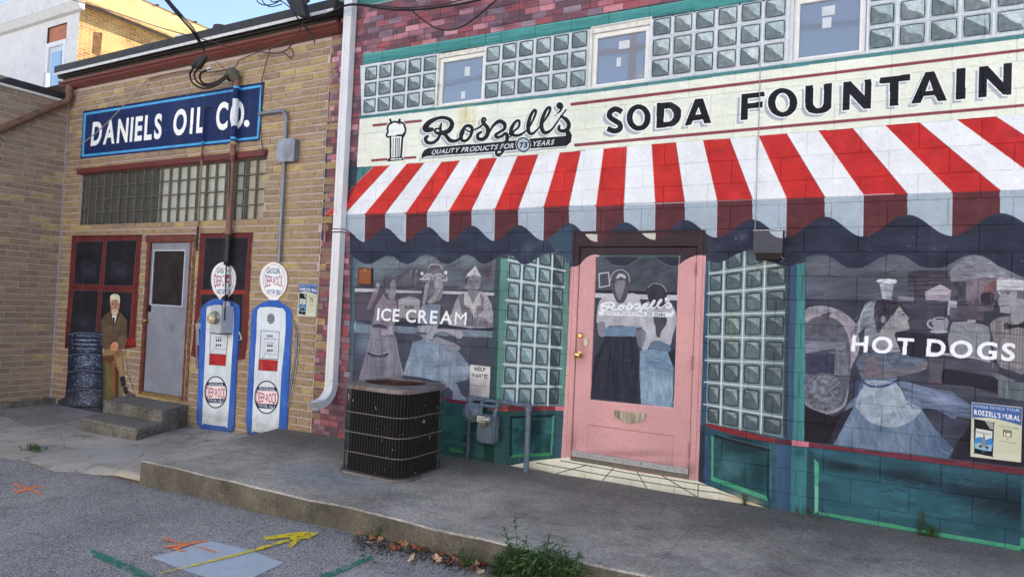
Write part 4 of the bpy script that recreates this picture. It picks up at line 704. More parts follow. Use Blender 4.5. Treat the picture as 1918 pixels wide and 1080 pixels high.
mu.P(VM(300, 450, 360, 455, 370, 560, 270, 560, 270, 500), (136, 44, 42)); mu.P(VM(280, 520, 368, 530, 365, 562, 270, 562), (96, 38, 38)); mu.P([(122, 630), (130, 628), (129, 648), (121, 650)], (84, 34, 38))
for k in range(8): x, y = rnd.uniform(140, 235), rnd.uniform(545, 620); mu.S([(x, y), (x+rnd.uniform(6, 14), y-rnd.uniform(2, 10))], 1, (84, 92, 108), .4, None, 1.2)
WIN2 = [(376, 437.5), (475, 435.5), (472, 460), (464, 640), (459, 672), (440, 675), (372, 672), (358, 665), (362, 636)]
mu.P(WIN2, FR, 1, (.12, .1, .1)); mu.S([(376, 439), (475, 437)], 2.6, (84, 34, 40)); pane(PT(182, 80, 600, 75, 560, 580, 150, 580)); pane(PT(145, 622, 548, 620, 530, 1100, 110, 1100)); mu.P(PT(135, 585, 560, 585, 560, 620, 130, 620), (146, 56, 44))
# old man seated beside the tyres
BODY = VM(140, 60, 190, 50, 225, 75, 228, 170, 215, 215, 270, 270, 292, 300, 290, 480, 268, 545, 268, 640, 300, 880, 345, 960, 365, 990, 300, 1000, 262, 990, 215, 830, 200, 1010, 150, 1015, 140, 700, 60, 670, 62, 620, 75, 560, 52, 520, 50, 300, 85, 240, 140, 205, 135, 140)
MAN = VM(130, 50, 190, 42, 232, 70, 232, 180, 222, 210, 275, 262, 300, 300, 300, 480, 275, 555, 275, 640, 300, 800, 360, 960, 372, 1000, 290, 1010, 250, 1000, 240, 1040, 62, 1045, 60, 700, 50, 520, 48, 300, 85, 235, 132, 205)
mu.P(VM(68, 660, 150, 690, 235, 760, 250, 1010, 240, 1040, 62, 1045), (112, 108, 72), 1, (.2, .05, .05)); mu.P(VM(68, 660, 100, 680, 90, 1045, 62, 1045), (84, 78, 46), .7); mu.P(VM(225, 800, 262, 860, 255, 1030, 215, 1035), (112, 116, 92), .9)
mu.P(VM(50, 300, 90, 240, 140, 208, 220, 212, 270, 262, 292, 300, 290, 480, 262, 560, 200, 560, 80, 560, 52, 520), (104, 88, 74), 1, (.25, .15, .06, 70)); mu.P(VM(70, 300, 110, 260, 120, 480, 70, 520), (106, 92, 76), .5); mu.S(VM(165, 330, 170, 490), 1, (64, 52, 44), .6); mu.P(VM(140, 215, 165, 330, 150, 300, 128, 240), (74, 60, 50), .9); mu.P(VM(212, 215, 180, 335, 200, 300, 226, 240), (74, 60, 50), .9); mu.S(smooth(VM(62, 320, 66, 440, 90, 520, 140, 545), False, 4), 1.3, (60, 48, 40), .7); mu.S(smooth(VM(282, 320, 276, 440, 250, 520, 205, 545), False, 4), 1.3, (60, 48, 40), .7)
slats(205, 620, 16, 26, (124, 108, 90), 14, .35, 60, .9)
mu.P(VM(148, 245, 200, 250, 180, 330, 160, 330), (214, 214, 220)); mu.P(VM(158, 265, 178, 265, 176, 340, 164, 340), (44, 44, 54)); mu.S(VM(146, 235, 162, 330), 1, (60, 50, 44)); mu.S(VM(205, 235, 178, 335), 1, (60, 50, 44))
mu.P(smooth(VM(140, 130, 150, 100, 220, 100, 222, 170, 205, 215, 180, 248, 155, 235, 142, 190), True, 3), (168, 132, 108), 1, (.12, .4, .3)); mu.P(smooth(VM(136, 110, 140, 65, 185, 50, 222, 70, 226, 130, 214, 130, 200, 105, 150, 110, 145, 150), True, 3), (206, 204, 186), 1, (.1, .4, .3)); mu.P(smooth(VM(150, 205, 180, 190, 210, 205, 200, 240, 178, 252, 158, 235), True, 3), (198, 190, 178), .85)
for x in (160, 195): mu.S(VM(x-8, 145, x+8, 143), 1.1, (74, 52, 44), .9)
mu.S(VM(180, 150, 184, 182), 1, (120, 84, 66), .8); mu.S(VM(168, 210, 190, 210), 1.1, (110, 62, 56), .9)
mu.P(smooth(VM(75, 590, 110, 560, 200, 550, 250, 570, 262, 640, 270, 790, 225, 815, 190, 700, 150, 670, 80, 640), True, 2), (142, 116, 88), 1, (.15, .1, .05)); mu.P(VM(62, 620, 170, 610, 180, 660, 140, 690, 62, 665), (104, 70, 46)); mu.P(VM(140, 680, 190, 680, 208, 820, 190, 1000, 150, 1010), (122, 92, 68), 1, (.15, .3, .05)); mu.P(VM(180, 700, 215, 760, 215, 1000, 185, 1000), (92, 62, 42)); mu.P(VM(195, 640, 235, 620, 262, 790, 225, 800), (164, 138, 108), .7)
mu.P(smooth(VM(140, 530, 170, 490, 205, 500, 210, 540, 190, 570, 150, 565), True, 3), (200, 150, 118)); mu.S(VM(155, 530, 165, 560), 1.2, (170, 74, 54), .8); mu.S(VM(175, 515, 185, 555), 1.2, (170, 74, 54), .8)
mu.P(VM(222, 815, 268, 800, 285, 880, 262, 900, 240, 900), (48, 46, 60), 1, (.3, .4, .4)); mu.P(smooth(VM(258, 905, 290, 900, 310, 940, 365, 980, 355, 1000, 290, 995, 265, 960), True, 2), (54, 46, 50)); mu.S(VM(275, 985, 310, 960, 345, 980), 1.5, (168, 160, 164), .8); mu.S(VM(290, 920, 320, 955), 1.2, (190, 180, 180), .6); mu.P(VM(145, 1000, 180, 1000, 178, 1020, 142, 1020), (70, 44, 34))
# tyre stack
TYRE = [(131, 622), (190, 621), (193, 640), (195, 690), (194, 772), (150, 776), (112, 764), (110, 750), (124, 742), (128, 700)]
mu.P(TYRE, (38, 44, 62), 1, (.2, .1, .2)); mu.P([(110, 764), (112, 748), (130, 742), (190, 760), (194, 776), (160, 778)], (70, 74, 88), .9, (.15, .1, .2))
def gx(px): return 161+(px-165)*1.0
for y0, y1 in ((624, 660), (663, 692), (694, 727), (729, 760)):
    mu.S(smooth([(131-(y0-622)*.02, y0+2), (150, y0-1), (170, y0-.5), (192, y0+2)], False, 3), 1.6, (150, 164, 188), .7)
    mu.blob(164, (y0+y1)/2, 20, (y1-y0)*.42, (146, 164, 196), .7); mu.blob(164, (y0+y1)/2, 34, (y1-y0)*.5, (70, 80, 104), .3)
    for k in range(120):
        x = rnd.gauss(164, 13); y = rnd.uniform(y0+3, y1-2)
        if 130 < x < 192: mu.S([(x, y), (x+rnd.uniform(1, 4), y+rnd.choice([-1.6, 1.6]))], 1.1, rnd.choice([(196, 206, 224), (156, 172, 200), (34, 38, 54)]), .6, None, .9)
    mu.S([(129, y1+.8), (160, y1+2.2), (193, y1+1)], 2, (20, 22, 34), .9)
for y in (632, 640, 648): mu.S([(140, y), (186, y+1)], 2.6, (24, 26, 38), .8); 
for y in (628, 636, 644, 652): mu.S([(146, y), (182, y+.6)], 2.0, (160, 174, 200), .6, (.4, .3, .3))
# grey door drop shadow is real; painted pumps
def globe(cx, cy, rx, ry, q):
    o = smooth([(cx-rx, cy-6), (cx-rx*.72, cy-ry*.72), (cx, cy-ry), (cx+rx*.72, cy-ry*.72), (cx+rx, cy-6), (cx+rx*.84, cy+ry*.5), (cx+rx*.42, cy+ry*.88), (cx+rx*.28, cy+ry), (cx-rx*.28, cy+ry), (cx-rx*.42, cy+ry*.88), (cx-rx*.84, cy+ry*.5)], True, 4)
    mu.P(o, (226, 222, 224), 1, (.05, .1, .1)); i = mu.oval(cx+1, cy-1, rx*.8, ry*.82); mu.P(i, (222, 230, 242), 1, (.06, .1, .1)); mu.S(i, .9, (146, 146, 156), .8, None, .8, True)
    mu.text("GASOLINE", [(cx-13, cy-14), (cx+13, cy-13.5), (cx+11, cy-24), (cx-11, cy-25)], (66, 86, 116), .02); mu.text("MOTOR OILS", [(cx-11, cy+24), (cx+12, cy+25), (cx+13, cy+17), (cx-13, cy+16)], (66, 86, 116), .02)
    deep(cx+.5, cy, 16.5, 12, (150, 56, 70), 0)
    return o
def deep(cx, cy, hw, hh, col, sl):
    def xm(t, w_, cap):
        o = []
        for x, y in t:
            u = x/w_*2-1; v = y/cap*2-1; k = .62+.42*abs(u)**1.3; o.append((cx+u*hw, cy-v*hh*k+sl*u))
        return np.array(o)
    mu.text("DEEP-ROCK", [(0, 0), (1, 0), (1, 1), (0, 1)], col, .004, 1.3, xmap=xm)
def roundel(cx, cy, rx, ry, sl):
    o = mu.oval(cx, cy, rx, ry); mu.P(o, (216, 224, 234)); mu.begin(o)
    mu.P([(cx-30, cy-ry*.62-sl), (cx+30, cy-ry*.62+sl*.8), (cx+30, cy-ry*.40+sl), (cx-30, cy-ry*.40-sl)], (44, 54, 82)); mu.P([(cx-30, cy+ry*.40-sl), (cx+30, cy+ry*.40+sl*1.4), (cx+30, cy+ry*.68+sl*1.6), (cx-30, cy+ry*.68-sl)], (44, 54, 82))
    mu.P([(cx-30, cy-ry*.40-sl), (cx+30, cy-ry*.40+sl), (cx+30, cy+ry*.40+sl*1.4), (cx-30, cy+ry*.40-sl)], (236, 220, 226)); mu.end(); mu.S(o, 2.0, (38, 46, 64), 1, None, .8, True)
    mu.text("GASOLINE", [(cx-rx*.68, cy-ry*.43-sl*.6), (cx+rx*.72, cy-ry*.41+sl*.7), (cx+rx*.66, cy-ry*.58+sl*.6), (cx-rx*.6, cy-ry*.6-sl*.5)], (206, 216, 226), .02); mu.text("MOTOR OILS", [(cx-rx*.68, cy+ry*.60-sl*.5), (cx+rx*.7, cy+ry*.66+sl), (cx+rx*.74, cy+ry*.48+sl), (cx-rx*.72, cy+ry*.44-sl*.5)], (206, 216, 226), .02)
    deep(cx, cy+1, rx*.88, ry*.38, (146, 44, 56), sl)
PUMP1 = [(410, 559), (424, 559), (438, 566), (449, 573), (451, 584), (448, 640), (444, 700), (440, 800), (436, 809), (425, 811.5), (400, 809), (380, 804), (371, 795), (369, 782), (373, 700), (376, 620), (377.5, 580), (388, 567), (400, 561)]
PUMP2 = [(504, 562), (521, 562), (534, 570), (546, 579), (549, 592), (546, 650), (542, 730), (539, 805), (532, 812), (500, 818), (475, 818), (464, 814), (462, 790), (466, 700), (470, 644), (473, 582), (482, 573), (494, 566)]
BL = (60, 104, 184)
for pm, wp in ((PUMP1, [(388, 579), (394, 573), (412, 570.5), (431, 575), (440, 584), (437, 650), (434, 700), (428, 793), (423.5, 798), (383, 792.5), (380, 787), (384, 690), (387, 620)]),
               (PUMP2, [(484, 580), (494, 575.5), (507, 574.5), (524, 576.5), (536.5, 585), (534, 650), (528.5, 700), (522.7, 811), (519.5, 814), (476, 807), (473, 802), (478, 690), (482, 620)])):
    mu.P(pm, BL, 1, (.08, .1, .03)); mu.S(pm[5:12], 3, (40, 74, 146), .6, None, 2); mu.S(smooth(pm[-4:]+pm[:4], False, 3), 1.6, (96, 136, 200), .7); mu.S(smooth(wp, False, 2), 1.6, (30, 58, 120), .5, None, 1, True)
    mu.P(smooth(wp, True, 2), (206, 216, 224), 1, (.05, .1, .04))
def disp(p, r, cx, cy, s_):
    mu.P(p, (202, 210, 220)); mu.S(p, 1.3, (110, 116, 128), .9, None, .8, True); mu.P(r, (168, 52, 52), 1, (.08, .1, .1)); mu.S(r, 1, (112, 36, 40), .7, None, .8, True)
    for j, yy in enumerate((0, 18, 27)):
        for i in (-1, 0, 1): mu.P([(cx+i*3.8-1.2, cy+yy-2), (cx+i*3.8+1.2, cy+yy-2), (cx+i*3.8+1.2, cy+yy+2), (cx+i*3.8-1.2, cy+yy+2)], (30, 30, 36))
    mu.text("AMOUNT OF SALE", [(cx-11, cy+6.5), (cx+12, cy+7), (cx+12, cy+4), (cx-11, cy+3.5)], (84, 88, 100), .01); mu.text("GALLONS", [(cx-6, cy+14), (cx+6, cy+14.3), (cx+6, cy+11.3), (cx-6, cy+11)], (84, 88, 100), .01); mu.S([(cx-14, cy+42), (cx-5, cy+28)], .9, (120, 124, 136), .7); mu.S([(cx-5, cy+33), (cx+13, cy+35)], .9, (120, 124, 136), .7)
disp(P1(240, 500, 468, 512, 440, 835, 235, 825), P1(230, 825, 440, 840, 430, 975, 225, 960), 411, 619, 1); disp(P1(882, 530, 1112, 548, 1095, 893, 862, 882), P1(855, 893, 1092, 910, 1080, 1045, 848, 1028), 507, 629, 1)
mu.P(mu.oval(*P1(1004, 382)[0], 7.4, 10), (140, 146, 156)); mu.S(mu.oval(*P1(1004, 382)[0], 5.6, 7.6), 1, (90, 96, 106), .9, None, .8, True); mu.P(mu.oval(*P1(1004, 382)[0], 3, 4), (60, 66, 76)); mu.P(mu.oval(*P1(1004, 382)[0], 1.5, 2), (170, 176, 186))
roundel(405.6, 733.8, 20.1, 29.2, 1.2); roundel(500.8, 743.3, 21.8, 30.2, 1.6)
GL1 = globe(420.4, 525.5, 23.2, 35, 0); GL2 = globe(514.4, 526, 25.8, 35.5, 0)
mu.P([(370, 780), (373, 760), (369, 782)], (30, 50, 100)); mu.blob(415, 785, 10, 8, (150, 154, 160), .4)
mu.P([(416, 556), (424, 556), (423, 572), (415, 572)], (34, 52, 110), .8)
# strips that the pipes carry (pipes wear the paint of what they cross)
PIPE_X = W(430, 300)[0]
HOSE1 = smooth([(378, 590), (372, 604), (369.5, 625), (370, 660), (372, 690)], False, 4); HOSE2 = smooth([(549, 600), (556, 622), (557, 650), (552, 690), (545, 730), (541, 760)], False, 4)
for h_ in (HOSE1, HOSE2): mu.S(h_, 4.2, (70, 74, 84), 1, None, .8); mu.S([(x-.5, y) for x, y in h_], 1.5, (150, 158, 168), .9, None, .8)
mu.P([(367, 606), (377, 604), (377, 615), (368, 617)], (150, 158, 168)); mu.P([(370, 612), (374, 612), (374, 646), (370, 646)], (134, 142, 152)); mu.P(mu.oval(551, 646, 5, 10), (140, 148, 158)); mu.P(mu.oval(550.5, 648, 3, 6.5), (34, 36, 42)); mu.S([(449, 622), (453, 634), (450, 636)], 2, (180, 190, 196))
for pm in (PUMP1, PUMP2):
    mu.begin(pm); xs_ = [p[0] for p in pm]; ys_ = [p[1] for p in pm]
    for k in range(26): x = rnd.uniform(min(xs_), max(xs_)); y = rnd.uniform(min(ys_)+60, max(ys_)); mu.blob(x, y, rnd.uniform(1.5, 4), rnd.uniform(6, 24), rnd.choice([(150, 160, 170), (210, 218, 224)]), .14)
    mu.blob(min(xs_)+10, max(ys_)-4, 30, 7, (70, 70, 84), .45); mu.blob(max(xs_)-16, max(ys_)-2, 30, 7, (70, 70, 84), .45); mu.end()
img = mu.img
img[:] = np.where(img < .85, img-.16*img*(1-img/.85)*1.0, img)
lc = int((-6.09-mu.X0)/mu.R); mu.img[:, :lc] = np.clip(mu.img[:, :lc]*1.07, 0, 1)
# weathering: fine mottling, faint lime bloom and dust over the whole coat of paint
hh, ww = mu.h, mu.w
yy, xx = np.mgrid[0:hh, 0:ww].astype(np.float32)
n = mu.noise(xx*.006, yy*.009)*.5+mu.noise(xx*.025, yy*.02)*.3+mu.noise(xx*.13, yy*.11)*.2-.5
n2 = mu.noise(xx*.35, yy*.3)-.5; n3 = np.clip(mu.noise(xx*.05, yy*.004+70)-.62, 0, 1)*1.1
img *= (1+.10*n+.05*n2)[..., None]
img += ((np.array([.62, .62, .62], np.float32)-img)*(n3*.22)[..., None])
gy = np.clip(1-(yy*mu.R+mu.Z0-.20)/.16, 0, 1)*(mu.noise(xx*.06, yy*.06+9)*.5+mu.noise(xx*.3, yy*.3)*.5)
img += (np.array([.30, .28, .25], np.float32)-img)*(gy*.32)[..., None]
chip = (mu.noise(xx*.22, yy*.22+33) > .965) & (mu.noise(xx*.02, yy*.02+5) > .55)
img[chip] = img[chip]*.4+.36
np.clip(img, 0, 1, out=img)
def make_image(name, arr, srgb=True):
    h, w_ = arr.shape[:2]; im = bpy.data.images.new(name, w_, h, alpha=False); buf = np.ones((h, w_, 4), np.float32); buf[..., :3] = arr
    im.pixels.foreach_set(buf.ravel()); im.update(); im.pack(); return im
MURAL_IMG = make_image("mural_paint", img)
# ------------------------------------------------------------------ materials
def srgb(c):
    return tuple(((v/255.0+.055)/1.055)**2.4 if v > 10 else v/255/12.92 for v in c)
MATS = {}
def mat(name, col, rough=.7, metal=0, noise=.12, scale=12, bump=.0, bscale=60, spec=.4, col2=None, c2at=.55, c2w=.1, c2s=3, emis=None, stretch=(1, 1, 1)):
    if name in MATS: return MATS[name]
    m = bpy.data.materials.new(name); m.use_nodes = True; t = m.node_tree; b = t.nodes["Principled BSDF"]
    c = srgb(col); b.inputs["Roughness"].default_value = rough; b.inputs["Metallic"].default_value = metal; b.inputs["Specular IOR Level"].default_value = spec
    g = t.nodes.new("ShaderNodeNewGeometry"); mp = t.nodes.new("ShaderNodeMapping"); mp.inputs["Scale"].default_value = stretch; t.links.new(g.outputs["Position"], mp.inputs[0])
    n = t.nodes.new("ShaderNodeTexNoise"); n.inputs["Scale"].default_value = scale; n.inputs["Detail"].default_value = 6; n.inputs["Roughness"].default_value = .65; t.links.new(mp.outputs[0], n.inputs[0])
    r = t.nodes.new("ShaderNodeValToRGB"); r.color_ramp.elements[0].position = .3; r.color_ramp.elements[1].position = .72
    r.color_ramp.elements[0].color = tuple(max(0, v*(1-noise*1.6)) for v in c)+(1,); r.color_ramp.elements[1].color = tuple(min(1, v*(1+noise*1.6)) for v in c)+(1,)
    t.links.new(n.outputs[0], r.inputs[0]); out = r.outputs[0]
    if col2:
        n2 = t.nodes.new("ShaderNodeTexNoise"); n2.inputs["Scale"].default_value = c2s; n2.inputs["Detail"].default_value = 7; n2.inputs["Roughness"].default_value = .7; t.links.new(mp.outputs[0], n2.inputs[0])
        r2 = t.nodes.new("ShaderNodeValToRGB"); r2.color_ramp.elements[0].position = c2at-c2w; r2.color_ramp.elements[1].position = c2at+c2w; r2.color_ramp.elements[0].color = (0, 0, 0, 1); r2.color_ramp.elements[1].color = (1, 1, 1, 1)
        t.links.new(n2.outputs[0], r2.inputs[0]); mx = t.nodes.new("ShaderNodeMixRGB"); mx.inputs[2].default_value = srgb(col2)+(1,)
        t.links.new(r2.outputs[0], mx.inputs[0]); t.links.new(out, mx.inputs[1]); out = mx.outputs[0]
    t.links.new(out, b.inputs["Base Color"])
    if bump:
        nb = t.nodes.new("ShaderNodeTexNoise"); nb.inputs["Scale"].default_value = bscale; nb.inputs["Detail"].default_value = 5; t.links.new(mp.outputs[0], nb.inputs[0])
        bp = t.nodes.new("ShaderNodeBump"); bp.inputs["Strength"].default_value = bump; bp.inputs["Distance"].default_value = .01; t.links.new(nb.outputs[0], bp.inputs["Height"]); t.links.new(bp.outputs[0], b.inputs["Normal"])
    MATS[name] = m; return m
def paintmat(name, image, M, rough=.62, bump=.12):
    m = bpy.data.materials.new(name); m.use_nodes = True; t = m.node_tree; b = t.nodes["Principled BSDF"]
    g = t.nodes.new("ShaderNodeNewGeometry"); sp = t.nodes.new("ShaderNodeSeparateXYZ"); t.links.new(g.outputs["Position"], sp.inputs[0])
    def lin(o, a, k):
        x = t.nodes.new("ShaderNodeMath"); x.operation = 'MULTIPLY_ADD'; x.inputs[1].default_value = k; x.inputs[2].default_value = -a*k; t.links.new(sp.outputs[o], x.inputs[0]); return x
    cx = lin(0, M.X0, 1/(M.w*M.R)); cz = lin(2, M.Z0, 1/(M.h*M.R)); cb = t.nodes.new("ShaderNodeCombineXYZ"); t.links.new(cx.outputs[0], cb.inputs[0]); t.links.new(cz.outputs[0], cb.inputs[1])
    ti = t.nodes.new("ShaderNodeTexImage"); ti.image = image; ti.extension = 'EXTEND'; t.links.new(cb.outputs[0], ti.inputs[0])
    n = t.nodes.new("ShaderNodeTexNoise"); n.inputs["Scale"].default_value = 90; n.inputs["Detail"].default_value = 4; t.links.new(g.outputs["Position"], n.inputs[0])
    mr = t.nodes.new("ShaderNodeMapRange"); mr.inputs[3].default_value = .9; mr.inputs[4].default_value = 1.1; t.links.new(n.outputs[0], mr.inputs[0])
    mx = t.nodes.new("ShaderNodeMixRGB"); mx.blend_type = 'MULTIPLY'; mx.inputs[0].default_value = 1; t.links.new(ti.outputs[0], mx.inputs[1]); t.links.new(mr.outputs[0], mx.inputs[2]); t.links.new(mx.outputs[0], b.inputs["Base Color"])
    b.inputs["Roughness"].default_value = rough; b.inputs["Specular IOR Level"].default_value = .14
    bp = t.nodes.new("ShaderNodeBump"); bp.inputs["Strength"].default_value = bump; bp.inputs["Distance"].default_value = .004; t.links.new(n.outputs[0], bp.inputs["Height"]); t.links.new(bp.outputs[0], b.inputs["Normal"])
    return m
MUR = paintmat("mural_paint_on_block", MURAL_IMG, mu)
# ------------------------------------------------------------------ mesh helpers
def link(name, me, m, parent=None, loc=None):
    o = bpy.data.objects.new(name, me); COL.objects.link(o)
    if m is not None and me is not None and not me.materials: me.materials.append(m)
    if parent: o.parent = parent; o.matrix_parent_inverse = wmat(parent).inverted()
    if loc is not None: o.location = loc
    return o
def wmat(o):
    return (wmat(o.parent) @ o.matrix_parent_inverse @ o.matrix_basis) if o.parent else o.matrix_basis.copy()
def mesh(name, v, f, sm=False):
    me = bpy.data.meshes.new(name); me.from_pydata([tuple(q) for q in v], [], f); me.validate(); me.update()
    if sm: me.polygons.foreach_set("use_smooth", [True]*len(me.polygons))
    return me
class MB:
    def __init__(s): s.v = []; s.f = []; s.sm = []
    def add(s, v, f, sm=False):
        k = len(s.v); s.v += [tuple(q) for q in v]; s.f += [tuple(i+k for i in q) for q in f]; s.sm += [sm]*len(f); return s
    def box(s, x0, x1, y0, y1, z0, z1):
        return s.add([(x0, y0, z0), (x1, y0, z0), (x1, y1, z0), (x0, y1, z0), (x0, y0, z1), (x1, y0, z1), (x1, y1, z1), (x0, y1, z1)],
                     [(0, 3, 2, 1), (4, 5, 6, 7), (0, 1, 5, 4), (1, 2, 6, 5), (2, 3, 7, 6), (3, 0, 4, 7)])
    def quadbox(s, pts, d):                            # planar polygon pushed back by vector d
        n = len(pts); P = [Vector(p) for p in pts]; D = Vector(d)
        return s.add(P+[p+D for p in P], [tuple(range(n))[::-1] if False else tuple(range(n)), tuple(range(2*n-1, n-1, -1))]+[(i, i+n, (i+1) % n+n, (i+1) % n) for i in range(n)])
    def tube(s, pts, r, n=8, closed=False):
        P = [Vector(p) for p in pts]; N = len(P); rs = r if isinstance(r, (list, tuple)) else [r]*N; V = []; F = []; up = None
        for i, p in enumerate(P):
            a = P[(i-1) % N] if (closed or i > 0) else P[0]; b = P[(i+1) % N] if (closed or i < N-1) else P[-1]
            d = (b-a).normalized()
            if up is None: up = Vector((0, 0, 1)) if abs(d.z) < .9 else Vector((1, 0, 0))
            e1 = (up-d*up.dot(d)).normalized(); e2 = d.cross(e1); up = e1
            V += [p+(e1*math.cos(2*math.pi*k/n)+e2*math.sin(2*math.pi*k/n))*rs[i] for k in range(n)]
        for i in range(N if closed else N-1):
            j = (i+1) % N
            F += [(i*n+k, i*n+(k+1) % n, j*n+(k+1) % n, j*n+k) for k in range(n)]
        if not closed: F += [tuple(range(n))[::-1], tuple((N-1)*n+k for k in range(n))]
        return s.add(V, F, True)
    def lathe(s, c, axis, prof, n=20):                  # prof: (along, radius)
        c = Vector(c); a = Vector(axis).normalized(); u = Vector((0, 0, 1)) if abs(a.z) < .9 else Vector((1, 0, 0)); e1 = (u-a*u.dot(a)).normalized(); e2 = a.cross(e1); V = []; F = []
        for h, r in prof: V += [c+a*h+(e1*math.cos(2*math.pi*k/n)+e2*math.sin(2*math.pi*k/n))*r for k in range(n)]
        for i in range(len(prof)-1): F += [(i*n+k, i*n+(k+1) % n, (i+1)*n+(k+1) % n, (i+1)*n+k) for k in range(n)]
        F += [tuple(range(n))[::-1], tuple((len(prof)-1)*n+k for k in range(n))]
        return s.add(V, F, True)
    def build(s, name, m, parent=None, bevel=0):
        me = bpy.data.meshes.new(name); me.from_pydata(s.v, [], s.f); me.polygons.foreach_set("use_smooth", s.sm); me.update()
        if bevel or any(s.sm):
            bm = bmesh.new(); bm.from_mesh(me)
            if bevel:
                bmesh.ops.bevel(bm, geom=[e for e in bm.edges if e.calc_face_angle(0) > .6], offset=bevel, segments=2, affect='EDGES')
            bmesh.ops.recalc_face_normals(bm, faces=bm.faces)
            bm.to_mesh(me); bm.free()
            if any(s.sm) and not bevel:
                for e in me.edges: pass
                me.set_sharp_from_angle(angle=math.radians(40))
        return link(name, me, m, parent)
def thing(name, label, cat, loc=(0, 0, 0), group=None):
    o = bpy.data.objects.new(name, None); COL.objects.link(o); o.empty_display_size = .1; o.location = loc; o['label'] = label; o['category'] = cat
    if group: o['group'] = group
    THINGS.append(o); return o
THINGS = []
def tag(o, label, cat, group=None, kind=None):
    o['label'] = label; o['category'] = cat
    if group: o['group'] = group
    if kind: o['kind'] = kind
    return o
def struct(o): o['kind'] = 'structure'; return o
def inframe(p, mg=40):
    v = Vector(p)-Vector((0, -DIST, ZO)); d = v.dot(Vector(CD))
    if d <= .2: return False
    x = 959+FPX*v.dot(Vector(CR))/d; y = 540-FPX*v.dot(Vector(CU))/d
    return -mg < x < 1918+mg and -mg < y < 1080+mg

